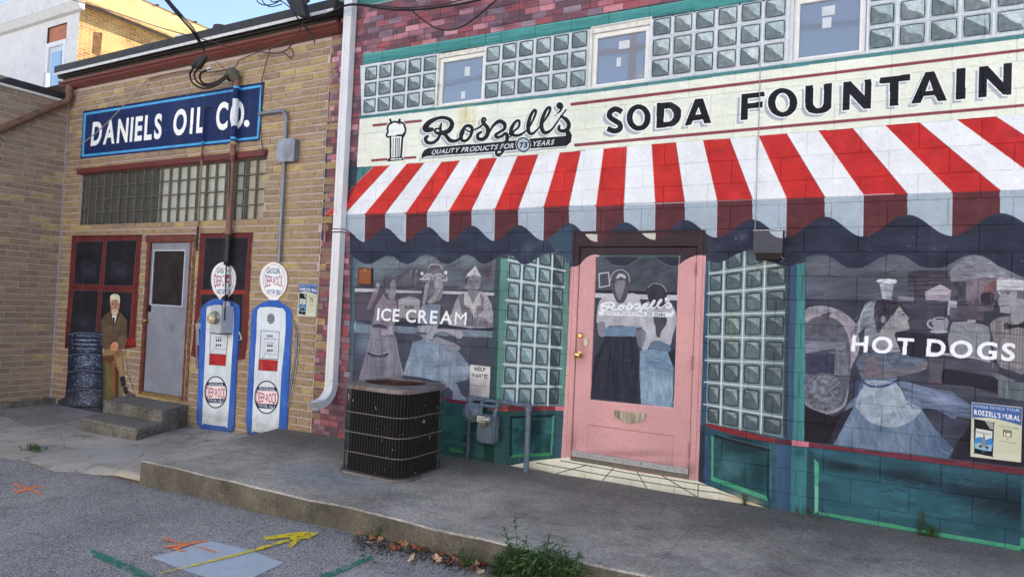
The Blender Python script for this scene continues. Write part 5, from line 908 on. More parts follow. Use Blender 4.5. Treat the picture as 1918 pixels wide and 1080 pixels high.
# ------------------------------------------------------------------ ground
def road_z(x, y): return max(-.035, min(.09, .0245*(x+5.1)))+.012*math.sin(x*.7+y*.9)*.4
def grid_mesh(xs, ys, h):
    V = [(x, y, h(x, y)) for y in ys for x in xs]; n = len(xs)
    return V, [(j*n+i, j*n+i+1, (j+1)*n+i+1, (j+1)*n+i) for j in range(len(ys)-1) for i in range(n-1)]
def ground_mat(name, kind):
    m = bpy.data.materials.new(name); m.use_nodes = True; t = m.node_tree; b = t.nodes["Principled BSDF"]; L = t.links.new; N = t.nodes.new
    g = N("ShaderNodeNewGeometry"); pos = g.outputs["Position"]; sp = N("ShaderNodeSeparateXYZ"); L(pos, sp.inputs[0])
    def noise(s, d=6, r=.65, sc=(1, 1, 1)):
        mp = N("ShaderNodeMapping"); mp.inputs["Scale"].default_value = sc; L(pos, mp.inputs[0]); n = N("ShaderNodeTexNoise"); n.inputs["Scale"].default_value = s; n.inputs["Detail"].default_value = d; n.inputs["Roughness"].default_value = r; L(mp.outputs[0], n.inputs[0]); return n.outputs[0]
    def ramp(i, *st):
        r = N("ShaderNodeValToRGB"); e = r.color_ramp.elements
        while len(e) < len(st): e.new(.5)
        for k, (p, c) in enumerate(st): e[k].position = p; e[k].color = (c if isinstance(c, tuple) and len(c) == 4 else (srgb(c)+(1,)))
        L(i, r.inputs[0]); return r.outputs[0]
    def mix(f, a, c, bt='MIX'):
        x = N("ShaderNodeMixRGB"); x.blend_type = bt
        for i, q in ((0, f), (1, a), (2, c)):
            if isinstance(q, (int, float)): x.inputs[i].default_value = q
            elif isinstance(q, tuple): x.inputs[i].default_value = srgb(q)+(1,)
            else: L(q, x.inputs[i])
        return x.outputs[0]
    def mth(op, a, c=None):
        x = N("ShaderNodeMath"); x.operation = op; x.use_clamp = False
        for i, q in ((0, a), (1, c)):
            if q is None: continue
            if isinstance(q, (int, float)): x.inputs[i].default_value = q
            else: L(q, x.inputs[i])
        return x.outputs[0]
    def mask(cx, cy, rx, ry):
        a = mth('POWER', mth('DIVIDE', mth('SUBTRACT', sp.outputs[0], cx), rx), 2); c = mth('POWER', mth('DIVIDE', mth('SUBTRACT', sp.outputs[1], cy), ry), 2)
        d = mth('ADD', mth('ADD', a, c), mth('MULTIPLY', mth('SUBTRACT', noise(3.5), .5), 1.6))
        return ramp(d, (0.25, (1, 1, 1, 1)), (1.0, (0, 0, 0, 1)))
    W1_, K_ = (1, 1, 1, 1), (0, 0, 0, 1)
    if kind == 'asphalt':
        v = N("ShaderNodeTexVoronoi"); v.inputs["Scale"].default_value = 120; L(pos, v.inputs[0]); cell_ = N("ShaderNodeRGBToBW"); L(v.outputs["Color"], cell_.inputs[0])
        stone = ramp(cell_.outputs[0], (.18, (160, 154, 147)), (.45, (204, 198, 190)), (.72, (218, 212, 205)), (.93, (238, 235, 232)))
        gap = ramp(v.outputs["Distance"], (.35, W1_), (.75, K_)); base = mix(gap, (112, 109, 108), stone)
        base = mix(ramp(noise(1.1), (.35, (150, 150, 152)), (.65, (255, 255, 255))), 0.0, base) if False else mix(.85, base, ramp(noise(.9), (.3, (196, 196, 200)), (.7, (255, 255, 255))), 'MULTIPLY')
        base = mix(mth('MULTIPLY', ramp(noise(6), (.55, K_), (.75, W1_)), .35), base, (78, 76, 78))
        h = mth('SUBTRACT', 1.0, v.outputs["Distance"]); bs, bd = .35, .004
        crack = N("ShaderNodeTexVoronoi"); crack.feature = 'DISTANCE_TO_EDGE'; crack.inputs["Scale"].default_value = .55
        nd = N("ShaderNodeMixRGB"); nd.blend_type = 'ADD'; nd.inputs[0].default_value = .35; L(pos, nd.inputs[1]); nn = N("ShaderNodeTexNoise"); nn.inputs["Scale"].default_value = 2.2; nn.inputs["Detail"].default_value = 6; L(pos, nn.inputs[0]); L(nn.outputs["Color"], nd.inputs[2]); L(nd.outputs[0], crack.inputs[0])
        base = mix(ramp(crack.outputs["Distance"], (.002, (.26, .26, .26, 1)), (.006, K_)), base, (60, 56, 54)); rough = .9
    else:
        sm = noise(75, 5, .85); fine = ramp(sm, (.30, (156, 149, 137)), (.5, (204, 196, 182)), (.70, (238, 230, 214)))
        if kind == 'slab':
            base = mix(.9, fine, ramp(noise(1.3, 8, .7), (.33, (176, 176, 178)), (.6, (255, 255, 255))), 'MULTIPLY')
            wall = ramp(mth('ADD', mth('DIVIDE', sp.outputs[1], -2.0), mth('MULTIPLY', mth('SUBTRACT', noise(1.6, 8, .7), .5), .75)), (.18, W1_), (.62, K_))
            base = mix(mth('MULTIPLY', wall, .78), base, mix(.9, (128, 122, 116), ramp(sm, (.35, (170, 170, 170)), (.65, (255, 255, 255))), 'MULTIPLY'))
            dust = mask(-4.45, -1.35, .75, .42); base = mix(mth('MULTIPLY', dust, .62), base, (172, 176, 180))
            bl = ramp(noise(2.4, 9, .75, (1, 1.6, 1)), (.52, K_), (.62, W1_)); base = mix(mth('MULTIPLY', bl, .30), base, (82, 82, 86))
        elif kind == 'pad':
            base = mix(.9, fine, ramp(noise(1.0, 8, .7), (.33, (160, 158, 160)), (.6, (255, 255, 255))), 'MULTIPLY')
            base = mix(mth('MULTIPLY', ramp(noise(2.0, 7), (.5, K_), (.66, W1_)), .45), base, (122, 104, 84)); base = mix(mth('MULTIPLY', ramp(noise(3.1, 8), (.56, K_), (.66, W1_)), .5), base, (76, 73, 72))
            base = mix(mth('MULTIPLY', mask(-7.6, -1.5, .7, .4), .5), base, (176, 176, 174)); base = mix(mth('MULTIPLY', mask(-11, -.1, 1.5, .4), .6), base, (78, 80, 86))
        else:
            ag = N("ShaderNodeTexVoronoi"); ag.inputs["Scale"].default_value = 110; L(pos, ag.inputs[0]); gg = N("ShaderNodeRGBToBW"); L(ag.outputs["Color"], gg.inputs[0])
            base = ramp(gg.outputs[0], (.2, (98, 96, 92)), (.55, (120, 118, 112)), (.85, (166, 162, 152))); base = mix(.8, base, ramp(noise(3), (.35, (150, 150, 150)), (.65, (255, 255, 255))), 'MULTIPLY')
            top = N("ShaderNodeSeparateXYZ"); L(g.outputs["True Normal"], top.inputs[0]); base = mix(mth('MULTIPLY', ramp(top.outputs[2], (.5, K_), (.9, W1_)), .6), base, (128, 126, 118)) if kind != 'kerb' else mix(mth('MULTIPLY', ramp(noise(1.7, 7), (.4, K_), (.65, W1_)), .5), base, (84, 80, 70))
        if kind == 'kerb': base = mix(.62, base, mix(1.0, (120, 114, 100), ramp(noise(2.3, 8, .7), (.35, (120, 118, 112)), (.65, (255, 255, 255))), 'MULTIPLY')); base = mix(mth('MULTIPLY', ramp(noise(1.1, 5, .6, (1, 1, .25)), (.5, K_), (.6, W1_)), .5), base, (72, 68, 62))
        if kind == 'slab':
            j = mth('ABSOLUTE', mth('SUBTRACT', mth('FRACT', mth('DIVIDE', mth('ADD', sp.outputs[0], mth('MULTIPLY', noise(7), .012)), 2.4)), .5)); base = mix(ramp(j, (.0018, (.22, .22, .22, 1)), (.0045, K_)), base, (70, 66, 60))
            sp2 = noise(38, 4, .75); base = mix(.5, base, ramp(sp2, (.38, (150, 148, 146)), (.6, (255, 255, 255))), 'MULTIPLY')
            base = mix(mth('MULTIPLY', ramp(noise(1.9, 10, .8, (1, 2.2, 1)), (.60, K_), (.66, W1_)), .4), base, (96, 88, 76))
            edge = ramp(mth('ADD', sp.outputs[1], mth('MULTIPLY', noise(9), .06)), (0.0, W1_), (1.0, K_))
        # cracks
        crack = N("ShaderNodeTexVoronoi"); crack.feature = 'DISTANCE_TO_EDGE'; crack.inputs["Scale"].default_value = .45 if kind == 'slab' else .8
        nd = N("ShaderNodeMixRGB"); nd.blend_type = 'ADD'; nd.inputs[0].default_value = .3; L(pos, nd.inputs[1]); nn = N("ShaderNodeTexNoise"); nn.inputs["Scale"].default_value = 2.5; nn.inputs["Detail"].default_value = 6; L(pos, nn.inputs[0]); L(nn.outputs["Color"], nd.inputs[2]); L(nd.outputs[0], crack.inputs[0])
        if kind == 'pad': base = mix(ramp(crack.outputs["Distance"], (.001, (.6, .6, .6, 1)), (.005, K_)), base, (52, 50, 48))
        h = noise(150, 4); bs, bd = .35, .004; rough = .88
    L(base, b.inputs["Base Color"]); b.inputs["Roughness"].default_value = rough; b.inputs["Specular IOR Level"].default_value = .3
    bp = N("ShaderNodeBump"); bp.inputs["Strength"].default_value = bs; bp.inputs["Distance"].default_value = bd; L(h, bp.inputs["Height"]); L(bp.outputs[0], b.inputs["Normal"])
    return m
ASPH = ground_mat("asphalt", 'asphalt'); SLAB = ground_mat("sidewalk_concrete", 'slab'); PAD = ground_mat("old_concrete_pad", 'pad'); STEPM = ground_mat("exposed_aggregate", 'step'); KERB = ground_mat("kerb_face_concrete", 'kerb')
xs = [-300, -120, -60, -30, -20]+[-16+.25*i for i in range(85)]+[8, 14, 30, 80, 300]; ys = [-300, -100, -40, -20]+[-12+.25*i for i in range(42)]+[-1.5, 0, 12, 60, 300]
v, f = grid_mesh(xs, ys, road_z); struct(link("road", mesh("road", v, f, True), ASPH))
def slab_z(x, y): return .205+.009*(x+6.3)*(1 if x < 0 else 0)+(.009*6.3 if x >= 0 else 0)-.02*max(0, min(1, (x-1)/1))*0+(.012 if y > -.05 else 0)
def slab_left(y): return -6.32+(y+2.0)/2.0*(-.30)
NX = 60; rows = [-2.0, -1.985, -1.9, -1.6, -1.2, -.8, -.4, .02]; V = []
for y in rows:
    for i in range(NX+1):
        t_ = i/NX; x = slab_left(y)*(1-t_)+6.0*t_; yy_ = y+(.012*math.sin(x*3.1)+.008*math.sin(x*9.7) if y < -1.95 else 0); V.append((x, yy_, slab_z(x, y)-(.012 if y == -2.0 else 0)+.004*math.sin(x*5+y*3)))
F = [(j*(NX+1)+i, j*(NX+1)+i+1, (j+1)*(NX+1)+i+1, (j+1)*(NX+1)+i) for j in range(len(rows)-1) for i in range(NX)]
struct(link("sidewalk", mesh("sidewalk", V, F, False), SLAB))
# kerb face, pitted
V2 = []; nz = 5
for k in range(nz+1):
    for i in range(NX+1):
        x, y, z = V[i]; u = k/nz; V2.append((x, y-.012*u+rnd.uniform(-.004, .004)*(0 < k), z*(1-u)+(-.12)*u))
F2 = [(k*(NX+1)+i, (k+1)*(NX+1)+i, (k+1)*(NX+1)+i+1, k*(NX+1)+i+1) for k in range(nz) for i in range(NX)]
base_i = len(V2); side = [V[j*(NX+1)] for j in range(len(rows))]
for p in side: V2 += [p, (p[0], p[1], -.15)]
F2 += [(base_i+2*i, base_i+2*i+2, base_i+2*i+3, base_i+2*i+1) for i in range(len(side)-1)]
struct(link("kerb", mesh("kerb", V2, F2, False), KERB))
def pad_z(x, y):
    wz = float(np.interp(x, [-14, -11.8, -10.6, -8.2, -7.2, -6.5, -6.0], [-.06, -.06, -.075, .02, .045, .115, .19])); t_ = max(0, min(1, -y/2.1)); fz = road_z(x, -2.1)+.02
    return wz*(1-t_)+fz*t_+.006*math.sin(x*4+y*5)
V = []; ysn = [.02, -.15, -.35, -.6, -.9, -1.2, -1.5, -1.8, -2.0, -2.1]
for y in ysn:
    for i in range(41):
        t_ = i/40; xr = slab_left(max(y, -2.0))+.05; x = -14*(1-t_)+xr*t_; yy_ = y
        if y <= -2.05: yy_ = -2.05-.10*math.sin(x*1.3)-.05*math.sin(x*4.1)-(.10 if x < -7.4 else 0)
        V.append((x, yy_, pad_z(x, yy_)-(.018 if y <= -2.05 else 0)))
F = [(j*41+i, (j+1)*41+i, (j+1)*41+i+1, j*41+i+1) for j in range(len(ysn)-1) for i in range(40)]
struct(link("concrete_pad", mesh("concrete_pad", V, F, True), PAD))

# ------------------------------------------------------------------ the soda fountain: painted block building
P = .2032; ZK = 1.378860+ZO; UJ = .253983; UL, UR = -6.07, 6.0
bld = thing("soda_fountain_building", "painted concrete block building with striped awning mural and pink door", "building", (-2, 0, 0))
HOLES = [(-4.452, -3.806, 4.078, 4.692), (-2.592, -1.972, 4.070, 4.680), (-.728, -.141, 4.076, 4.690), (-2.652, -1.392, .40, 2.627)]
TOPZ = 6.5
def wall_cells(x0, x1, z0, z1, holes):
    xs_ = sorted({x0, x1}|{h[0] for h in holes}|{h[1] for h in holes}); zs_ = sorted({z0, z1}|{h[2] for h in holes}|{h[3] for h in holes}); o = []
    for i in range(len(xs_)-1):
        for j in range(len(zs_)-1):
            cx, cz = (xs_[i]+xs_[i+1])/2, (zs_[j]+zs_[j+1])/2
            if not any(h[0] < cx < h[1] and h[2] < cz < h[3] for h in holes): o.append((xs_[i], xs_[i+1], zs_[j], zs_[j+1]))
    return o
def wall_core(mb, x0, x1, z0, z1, holes, y0, y1):
    for a, b_, c, d in wall_cells(x0, x1, z0, z1, holes): mb.add([(a, y0, c), (b_, y0, c), (b_, y0, d), (a, y0, d)], [(0, 1, 2, 3)])
    for a, b_, c, d in holes:                            # reveals
        mb.add([(a, y0, c), (b_, y0, c), (b_, y0, d), (a, y0, d), (a, y1, c), (b_, y1, c), (b_, y1, d), (a, y1, d)], [(0, 4, 5, 1), (1, 5, 6, 2), (2, 6, 7, 3), (3, 7, 4, 0)])
PLUM = mat("plum_wall_paint", (116, 78, 90), .8, noise=.1, scale=4, bump=.1)
mb = MB(); wall_core(mb, UL, 1.745, -.15, TOPZ, HOLES, .006, .14); mb.build("wall", MUR, bld); mb = MB(); wall_core(mb, 1.745, UR, -.15, TOPZ, [], .006, .14); mb.build("unseen_wall_end", PLUM, bld)  # unseen end stretch, lengthened to keep sun off the ground in view
DK = mat("dark_interior", (34, 36, 42), .9)
mb = MB(); mb.add([(UL, .3, -.15), (UL, .006, -.15), (UL, .006, TOPZ), (UL, .3, TOPZ), (UL, 11, -.15), (UL, 11, TOPZ), (UR, .006, -.15), (UR, .006, TOPZ), (UR, 11, -.15), (UR, 11, TOPZ)], [(0, 1, 2, 3), (0, 3, 5, 4), (6, 8, 9, 7), (3, 2, 7, 9, 5), (4, 5, 9, 8)])
mb.build("roof_and_sides", mat("side_block", (110, 84, 92), .8), bld)
mb = MB(); mb.box(UL+.05, UR-.05, .141, .16, -.1, TOPZ-.1); mb.build("inner_lining", DK, bld)
def block_mesh(w_, h_, c=.0035, d=.011, g=.0016):
    x, z = w_/2-g, h_/2-g; xi, zi = x-c, z-c
    v = [(-xi, 0, -zi), (xi, 0, -zi), (xi, 0, zi), (-xi, 0, zi), (-x, c, -z), (x, c, -z), (x, c, z), (-x, c, z), (-x, d, -z), (x, d, -z), (x, d, z), (-x, d, z)]
    f = [(0, 1, 2, 3)]+[(4+i, 4+(i+1) % 4, (i+1) % 4, i) for i in range(4)]+[(8+i, 8+(i+1) % 4, 4+(i+1) % 4, 4+i) for i in range(4)]
    return v, f
def clip_rects(x0, x1, z0, z1, holes, minw=.012):
    ps = [(x0, x1, z0, z1)]
    for a, b_, c, d in holes:
        o = []
        for p in ps:
            if p[0] >= b_ or p[1] <= a or p[2] >= d or p[3] <= c: o.append(p); continue
            if p[0] < a: o.append((p[0], a, p[2], p[3]))
            if p[1] > b_: o.append((b_, p[1], p[2], p[3]))
            l, r = max(p[0], a), min(p[1], b_)
            if p[2] < c: o.append((l, r, p[2], c))
            if p[3] > d: o.append((l, r, d, p[3]))
        ps = [q for q in o if q[1]-q[0] > minw and q[3]-q[2] > minw]
    return ps
blocks = []
for n_ in range(int((TOPZ-ZK)/P)+20):
    z0 = ZK-9*P*2+n_*P
    if z0 > TOPZ: break
    kk = round((ZK-z0)/P); off = 0 if kk % 2 == 0 else P
    x = UJ+off-2*P*30
    while x < UR:
        a, b_ = max(x, UL), min(x+2*P, UR); z1 = min(z0+P, TOPZ); zz0 = max(z0, -.1)
        if b_-a > .01 and z1-zz0 > .02:
            for q in clip_rects(a, b_, zz0, z1, HOLES): blocks.append(q)
        x += 2*P
blocks.sort(key=lambda q: (not inframe(((q[0]+q[1])/2, 0, (q[2]+q[3])/2)), ((q[0]+q[1])/2)**2+37+((q[2]+q[3])/2-ZO)**2-(8 if (q[1]-q[0]) > .3 else 0)))
fullv, fullf = block_mesh(2*P, P); full = mesh("concrete_block", fullv, fullf); rest = MB(); rest2 = MB()
for i, q in enumerate(blocks):
    w_, h_ = q[1]-q[0], q[3]-q[2]; c = ((q[0]+q[1])/2, 0, (q[2]+q[3])/2); j = rnd.uniform(-.0012, .0006)
    if i < 300:
        if abs(w_-2*P) < 1e-4 and abs(h_-P) < 1e-4: me = full
        else: bv, bf = block_mesh(w_, h_); me = mesh("concrete_block", bv, bf)
        link("concrete_block", me, MUR, bld, (c[0], c[1]+j, c[2]))
    else:
        bv, bf = block_mesh(w_, h_); (rest if c[0] < 1.6 else rest2).add([(a+c[0], b_+c[1]+j, d+c[2]) for a, b_, d in bv], bf)
for q_, m_ in ((rest, MUR), (rest2, PLUM)): o = q_.build("concrete_blocks_far", m_, bld); o['kind'] = 'stuff'
# ------------------------------------------------------------------ real windows of the block wall
VINYL = mat("white_vinyl", (226, 228, 228), .45, noise=.04, col2=(170, 150, 110), c2at=.68, c2w=.06, c2s=9)
def glassmat(name, col, tr=.35, rough=.04):
    m = bpy.data.materials.new(name); m.use_nodes = True; b = m.node_tree.nodes["Principled BSDF"]; b.inputs["Base Color"].default_value = srgb(col)+(1,); b.inputs["Roughness"].default_value = rough; b.inputs["IOR"].default_value = 1.9; b.inputs["Coat Weight"].default_value = 1; b.inputs["Coat Roughness"].default_value = .01
    MATS[name] = m; return m
PANE = glassmat("window_pane", (116, 126, 144)); STK = mat("paper_sticker", (200, 206, 216), .7, noise=.05); CAULK = mat("stained_putty", (214, 216, 212), .8, noise=.1, col2=(140, 122, 88), c2at=.64, c2w=.05, c2s=9)
PUR = mat("window_reveal_paint", (204, 208, 212), .7, noise=.06)
for wi, (a, b_, c, d) in enumerate(HOLES[:3]):
    mb = MB(); t_ = .045; y0, y1 = .045, .10
    mb.box(a+.03, b_-.004, y0, y1, c+.004, c+.004+t_); mb.box(a+.03, b_-.004, y0, y1, d-.05-t_, d-.05); mb.box(a+.03, a+.03+t_, y0, y1, c+.004+t_, d-.05-t_); mb.box(b_-.004-t_, b_-.004, y0, y1, c+.004+t_, d-.05-t_)
    wf = mb.build("window", VINYL, bld, .004)
    mb = MB(); mb.box(a, a+.03, .012, .10, c, d); mb.box(a+.03, b_, .02, .10, d-.05, d); mb.box(a+.03, b_, .0, .044, c-.002, c+.018); mb.build("window_casing", CAULK if wi < 2 else PUR, wf, .002)
    mb = MB(); e = .03+t_; mb.box(a+e, b_-.004-t_, .07, .078, c+.004+t_, d-.05-t_); mb.build("pane", PANE, wf)
    for (sx, sz, sw, sh) in (((.60, .72, .07, .10), (.52, .16, .055, .08)), ((.55, .80, .11, .08), (.45, .44, .045, .09)), ((.48, .82, .10, .08), (.46, .60, .07, .09)))[wi]:
        X = a+e+(b_-a-e-.05)*sx; Zc = c+.05+(d-c-.15)*sz; mb = MB(); mb.box(X-sw/2, X+sw/2, .0675, .0695, Zc-sh/2, Zc+sh/2); mb.build("sticker", STK, wf)
# ------------------------------------------------------------------ pink door
DX0, DX1, DZ0, DZ1 = -2.652, -1.392, .40, 2.627
mb = MB(); mb.box(DX0, DX0+.05, .0, .12, DZ0, DZ1-.13); mb.box(DX1-.055, DX1, .0, .12, DZ0, DZ1-.13); mb.box(DX0, DX1, .0, .12, DZ1-.13, DZ1)
dfr = mb.build("door_frame", MUR, bld, .004)
lx0, lx1, lz0, lz1 = DX0+.056, DX1-.062, .452, DZ1-.138
gx0, gx1 = AY(1104, 740, .02).x, AY(1264, 750, .02).x; gz0, gz1 = 1.10, 2.43
pn = [(AY(1098, 800, .02).x, AY(1262, 870, .02).x)]; px0, px1 = AY(1100, 815, .02).x, AY(1262, 820, .02).x
pz0, pz1 = AY(1150, 862, .02).z+.01, AY(1150, 800, .02).z
mb = MB()
hol = [(gx0, gx1, gz0, gz1), (px0, px1, pz0, pz1)]
for a, b_, c, d in wall_cells(lx0, lx1, lz0, lz1, hol): mb.add([(a, .018, c), (b_, .018, c), (b_, .018, d), (a, .018, d)], [(0, 1, 2, 3)])
for a, b_, c, d in hol:
    k = .016; mb.add([(a, .018, c), (b_, .018, c), (b_, .018, d), (a, .018, d), (a+k, .03, c+k), (b_-k, .03, c+k), (b_-k, .03, d-k), (a+k, .03, d-k)], [(0, 1, 5, 4), (1, 2, 6, 5), (2, 3, 7, 6), (3, 0, 4, 7), (4, 5, 6, 7)])
for a, b_, c, d in ((lx0, lx0, lz0, lz1), (lx1, lx1, lz0, lz1)): mb.add([(a, .018, c), (a, .07, c), (a, .07, d), (a, .018, d)], [(0, 1, 2, 3)])
mb.add([(lx0, .018, lz1), (lx1, .018, lz1), (lx1, .07, lz1), (lx0, .07, lz1), (lx0, .018, lz0), (lx1, .018, lz0), (lx1, .07, lz0), (lx0, .07, lz0)], [(0, 1, 2, 3), (4, 7, 6, 5), (3, 2, 6, 7)])
door = mb.build("door", MUR, bld); door['label'] = "pink door with girls painted on its glass"
BRASS = mat("brass", (196, 170, 110), .25, .9, noise=.1); CHR = mat("worn_metal", (150, 152, 156), .4, .8, noise=.15); STEEL = mat("door_sweep_aluminium", (170, 172, 178), .4, .6, noise=.1, col2=(90, 84, 80), c2at=.66, c2s=20)
p = AY(1084, 664.5, .0); mb = MB(); mb.lathe((p.x, .02, p.z), (0, -1, 0), [(0, .034), (.006, .034), (.008, .014), (.035, .013), (.04, .026), (.055, .031), (.068, .026), (.074, .010)]); mb.build("doorknob", BRASS, door)
p = AY(1086, 628, .0); mb = MB(); mb.lathe((p.x, .02, p.z), (0, -1, 0), [(0, .03), (.008, .029), (.016, .02), (.02, .019)]); mb.box(p.x-.003, p.x+.003, -.006, .0, p.z-.008, p.z+.008); mb.build("deadbolt", BRASS, door)
p = AY(1097.5, 640.5, .0); mb = MB(); mb.box(p.x-.02, p.x+.02, -.006, .02, p.z-.035, p.z+.035); mb.build("latch_plate", mat("cream_plate", (206, 196, 172), .5), door, .004); 
for (px_, py_, hh_) in ((1313, 505, .08), (1304, 680, .08), (1298, 843, .09)):
    p = AY(px_, py_, -.005); mb = MB(); mb.tube([(lx1+.004, -.004, p.z-hh_/1.3), (lx1+.004, -.004, p.z+hh_/1.3)], .009, 8); mb.build("hinge", mat("hinge_pink", (166, 108, 114), .5, noise=.2), door)
a = [AY(*q, .0) for q in D2(238, 773, 365, 788, 358, 815, 300, 828, 240, 798)]
mb = MB(); mb.quadbox([(q.x, -.006, q.z) for q in a], (0, .022, 0)); mb.build("mail_slot", mat("mail_slot_metal", (186, 182, 164), .22, .85, noise=.5, scale=9, stretch=(3, 1, .4)), door, .002)
mb = MB(); mb.box(lx0, lx1, .0, .017, lz0-.012, lz0+.044); sw_ = mb.build("door_sweep", STEEL, door, .002)
for k in range(9): mb = MB(); mb.lathe((lx0+.06+k*(lx1-lx0-.12)/8, .0, lz0+.02), (0, -1, 0), [(0, .006), (.002, .005)], 8); mb.build("screw", mat("dark_screw", (40, 38, 40), .5, .6), sw_)
mb = MB(); mb.box(DX0+.05, DX1-.055, -.004, .12, .40, .436); mb.build("threshold", mat("dark_threshold", (112, 106, 100), .6, .3), bld, .003)
# ------------------------------------------------------------------ left building: painted brick
oil = thing("oil_company_building", "tan painted brick building with navy oil company sign and painted gas pumps", "building", (-9, 0, -.03))
LX0, LX1, LTOP = -11.9, UL, 5.28
HL = [(-11.415, -7.125, 2.885, 3.70), (-9.57, -8.53, .34, 2.66)]
MORT = mat("painted_mortar", (188, 172, 176), .85, noise=.14, scale=9, bump=.4, bscale=90, col2=(192, 180, 180), c2at=.5, c2s=30)
mb = MB(); wall_core(mb, LX0, LX1, -.2, LTOP, HL, .009, .18); mb.build("wall", MORT, oil)
mb = MB(); mb.box(LX0, LX1, .181, .2, -.2, LTOP-.02); mb.build("inner_lining", DK, oil)
mb = MB(); mb.add([(LX0-8, .02, LTOP+.02), (LX1, .02, LTOP+.02), (LX1, 3.0, LTOP+.02), (LX0-8, 3.0, LTOP+.02)], [(0, 1, 2, 3)]); mb.build("roof", mat("tar_roof", (52, 52, 54), .9), oil)
BRC = [(152, 132, 104), (158, 138, 106), (148, 128, 102), (142, 124, 104), (166, 146, 108), (176, 156, 110), (150, 128, 108), (158, 138, 114)]
BRM = [mat("tan_brick_%s" % n, c, .8, noise=.22, scale=16, bump=.3, bscale=70, col2=mixc(c, (182, 164, 130), .4), c2at=.58, c2s=22, stretch=(.5, 1, 1.6)) for n, c in zip("abcdefgh", BRC)]
BRW = [4, 3, 4, 4, 2, 1.4, 3, 3]
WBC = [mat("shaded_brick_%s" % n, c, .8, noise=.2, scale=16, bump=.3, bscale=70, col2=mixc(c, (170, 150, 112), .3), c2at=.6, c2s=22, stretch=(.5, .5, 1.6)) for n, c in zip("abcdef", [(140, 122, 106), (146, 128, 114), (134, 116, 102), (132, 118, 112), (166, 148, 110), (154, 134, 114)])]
def brick_verts(w_, h_, c=.005, d=.012):
    v, f = block_mesh(w_, h_, c, d, 0); r = rnd.Random() if False else rnd
    return [(a+(r.uniform(-.004, .004) if abs(b_) < 1e-6 else 0), b_, e+(r.uniform(-.0025, .0025) if abs(b_) < 1e-6 else 0)) for a, b_, e in v], f
def wz(pts): return [W(*q) for q in pts]
def inside(pt, poly):
    x, z = pt; c = False
    for i in range(len(poly)):
        (x1, z1), (x2, z2) = poly[i], poly[i-1]
        if (z1 > z) != (z2 > z) and x < (x2-x1)*(z-z1)/(z2-z1)+x1: c = not c
    return c
EXC = [wz(q) for q in (SIGN, WIN1, WIN2, MAN, TYRE, PUMP1, PUMP2, GL1, GL2)]
def zbase(x): return float(np.interp(x, [-12, -10.6, -8.2, -7.2, -6.5, -6.0], [-.07, -.09, .0, .02, .09, .18]))
BP, BLN = .0965, .298
def lay(x0, x1, z0, z1, holes, exc, jitter=True):
    out = []; r = 0; z = z0
    while z < z1-.02:
        x = x0-((r % 2)*BLN*.5)-.04+rnd.uniform(-.02, .02)
        while x < x1:
            L = BLN*rnd.uniform(.9, 1.1); a, b_ = max(x+.008, x0), min(x+L-.008, x1); c, d = z+.0085+rnd.uniform(-.002, .002), min(z+BP-.0085, z1)+rnd.uniform(-.002, .002)
            if b_-a > .03:
                for q in clip_rects(a, b_, c, d, holes, .025):
                    pts = [(q[0], q[2]), (q[1], q[2]), (q[0], q[3]), (q[1], q[3])]
                    if any(all(inside(p_, e) for p_ in pts) for e in exc): continue
                    if q[3] < zbase((q[0]+q[1])/2) and exc: continue
                    out.append(q)
            x += L
        z += BP; r += 1
    return out
bricks = lay(LX0+.01, LX1-.015, -.1, 5.14, HL+[(-11.5, -7.10, 3.70, 3.80), (-9.64, -8.46, 2.60, 2.72)], EXC)
bricks.sort(key=lambda q: -(q[0]+q[1])+(6 if q[1]-q[0] < .12 else 0)+(0 if inframe(((q[0]+q[1])/2, 0, (q[2]+q[3])/2), 0) else 40))
variants = [mesh("brick", *brick_verts(BLN*.95, BP-.017)) for _ in range(24)]
for m_i, me in enumerate(variants): me.materials.append(BRM[rnd.choices(range(8), BRW)[0]])
restb = [MB() for _ in BRM]
for i, q in enumerate(bricks):
    w_, h_ = q[1]-q[0], q[3]-q[2]; c = ((q[0]+q[1])/2, -.002+rnd.uniform(-.0015, .001), (q[2]+q[3])/2)
    if i < 300:
        if w_ > BLN*.84: o = link("brick", rnd.choice(variants), None, oil, c); o.scale = (w_/(BLN*.95), 1, h_/(BP-.017))
        else: link("brick", mesh("brick", *brick_verts(w_, h_)), BRM[rnd.choices(range(8), BRW)[0]], oil, c)
    else:
        bv, bf = brick_verts(w_, h_); restb[rnd.choices(range(8), BRW)[0]].add([(a+c[0], b_+c[1], d+c[2]) for a, b_, d in bv], bf)
big = MB(); mi = []
for k, r in enumerate(restb):
    big.add(r.v, r.f); mi += [k]*len(r.f)
o = big.build("bricks_far", BRM[0], oil); o['kind'] = 'stuff'
for m_ in BRM[1:]: o.data.materials.append(m_)
o.data.polygons.foreach_set("material_index", mi)
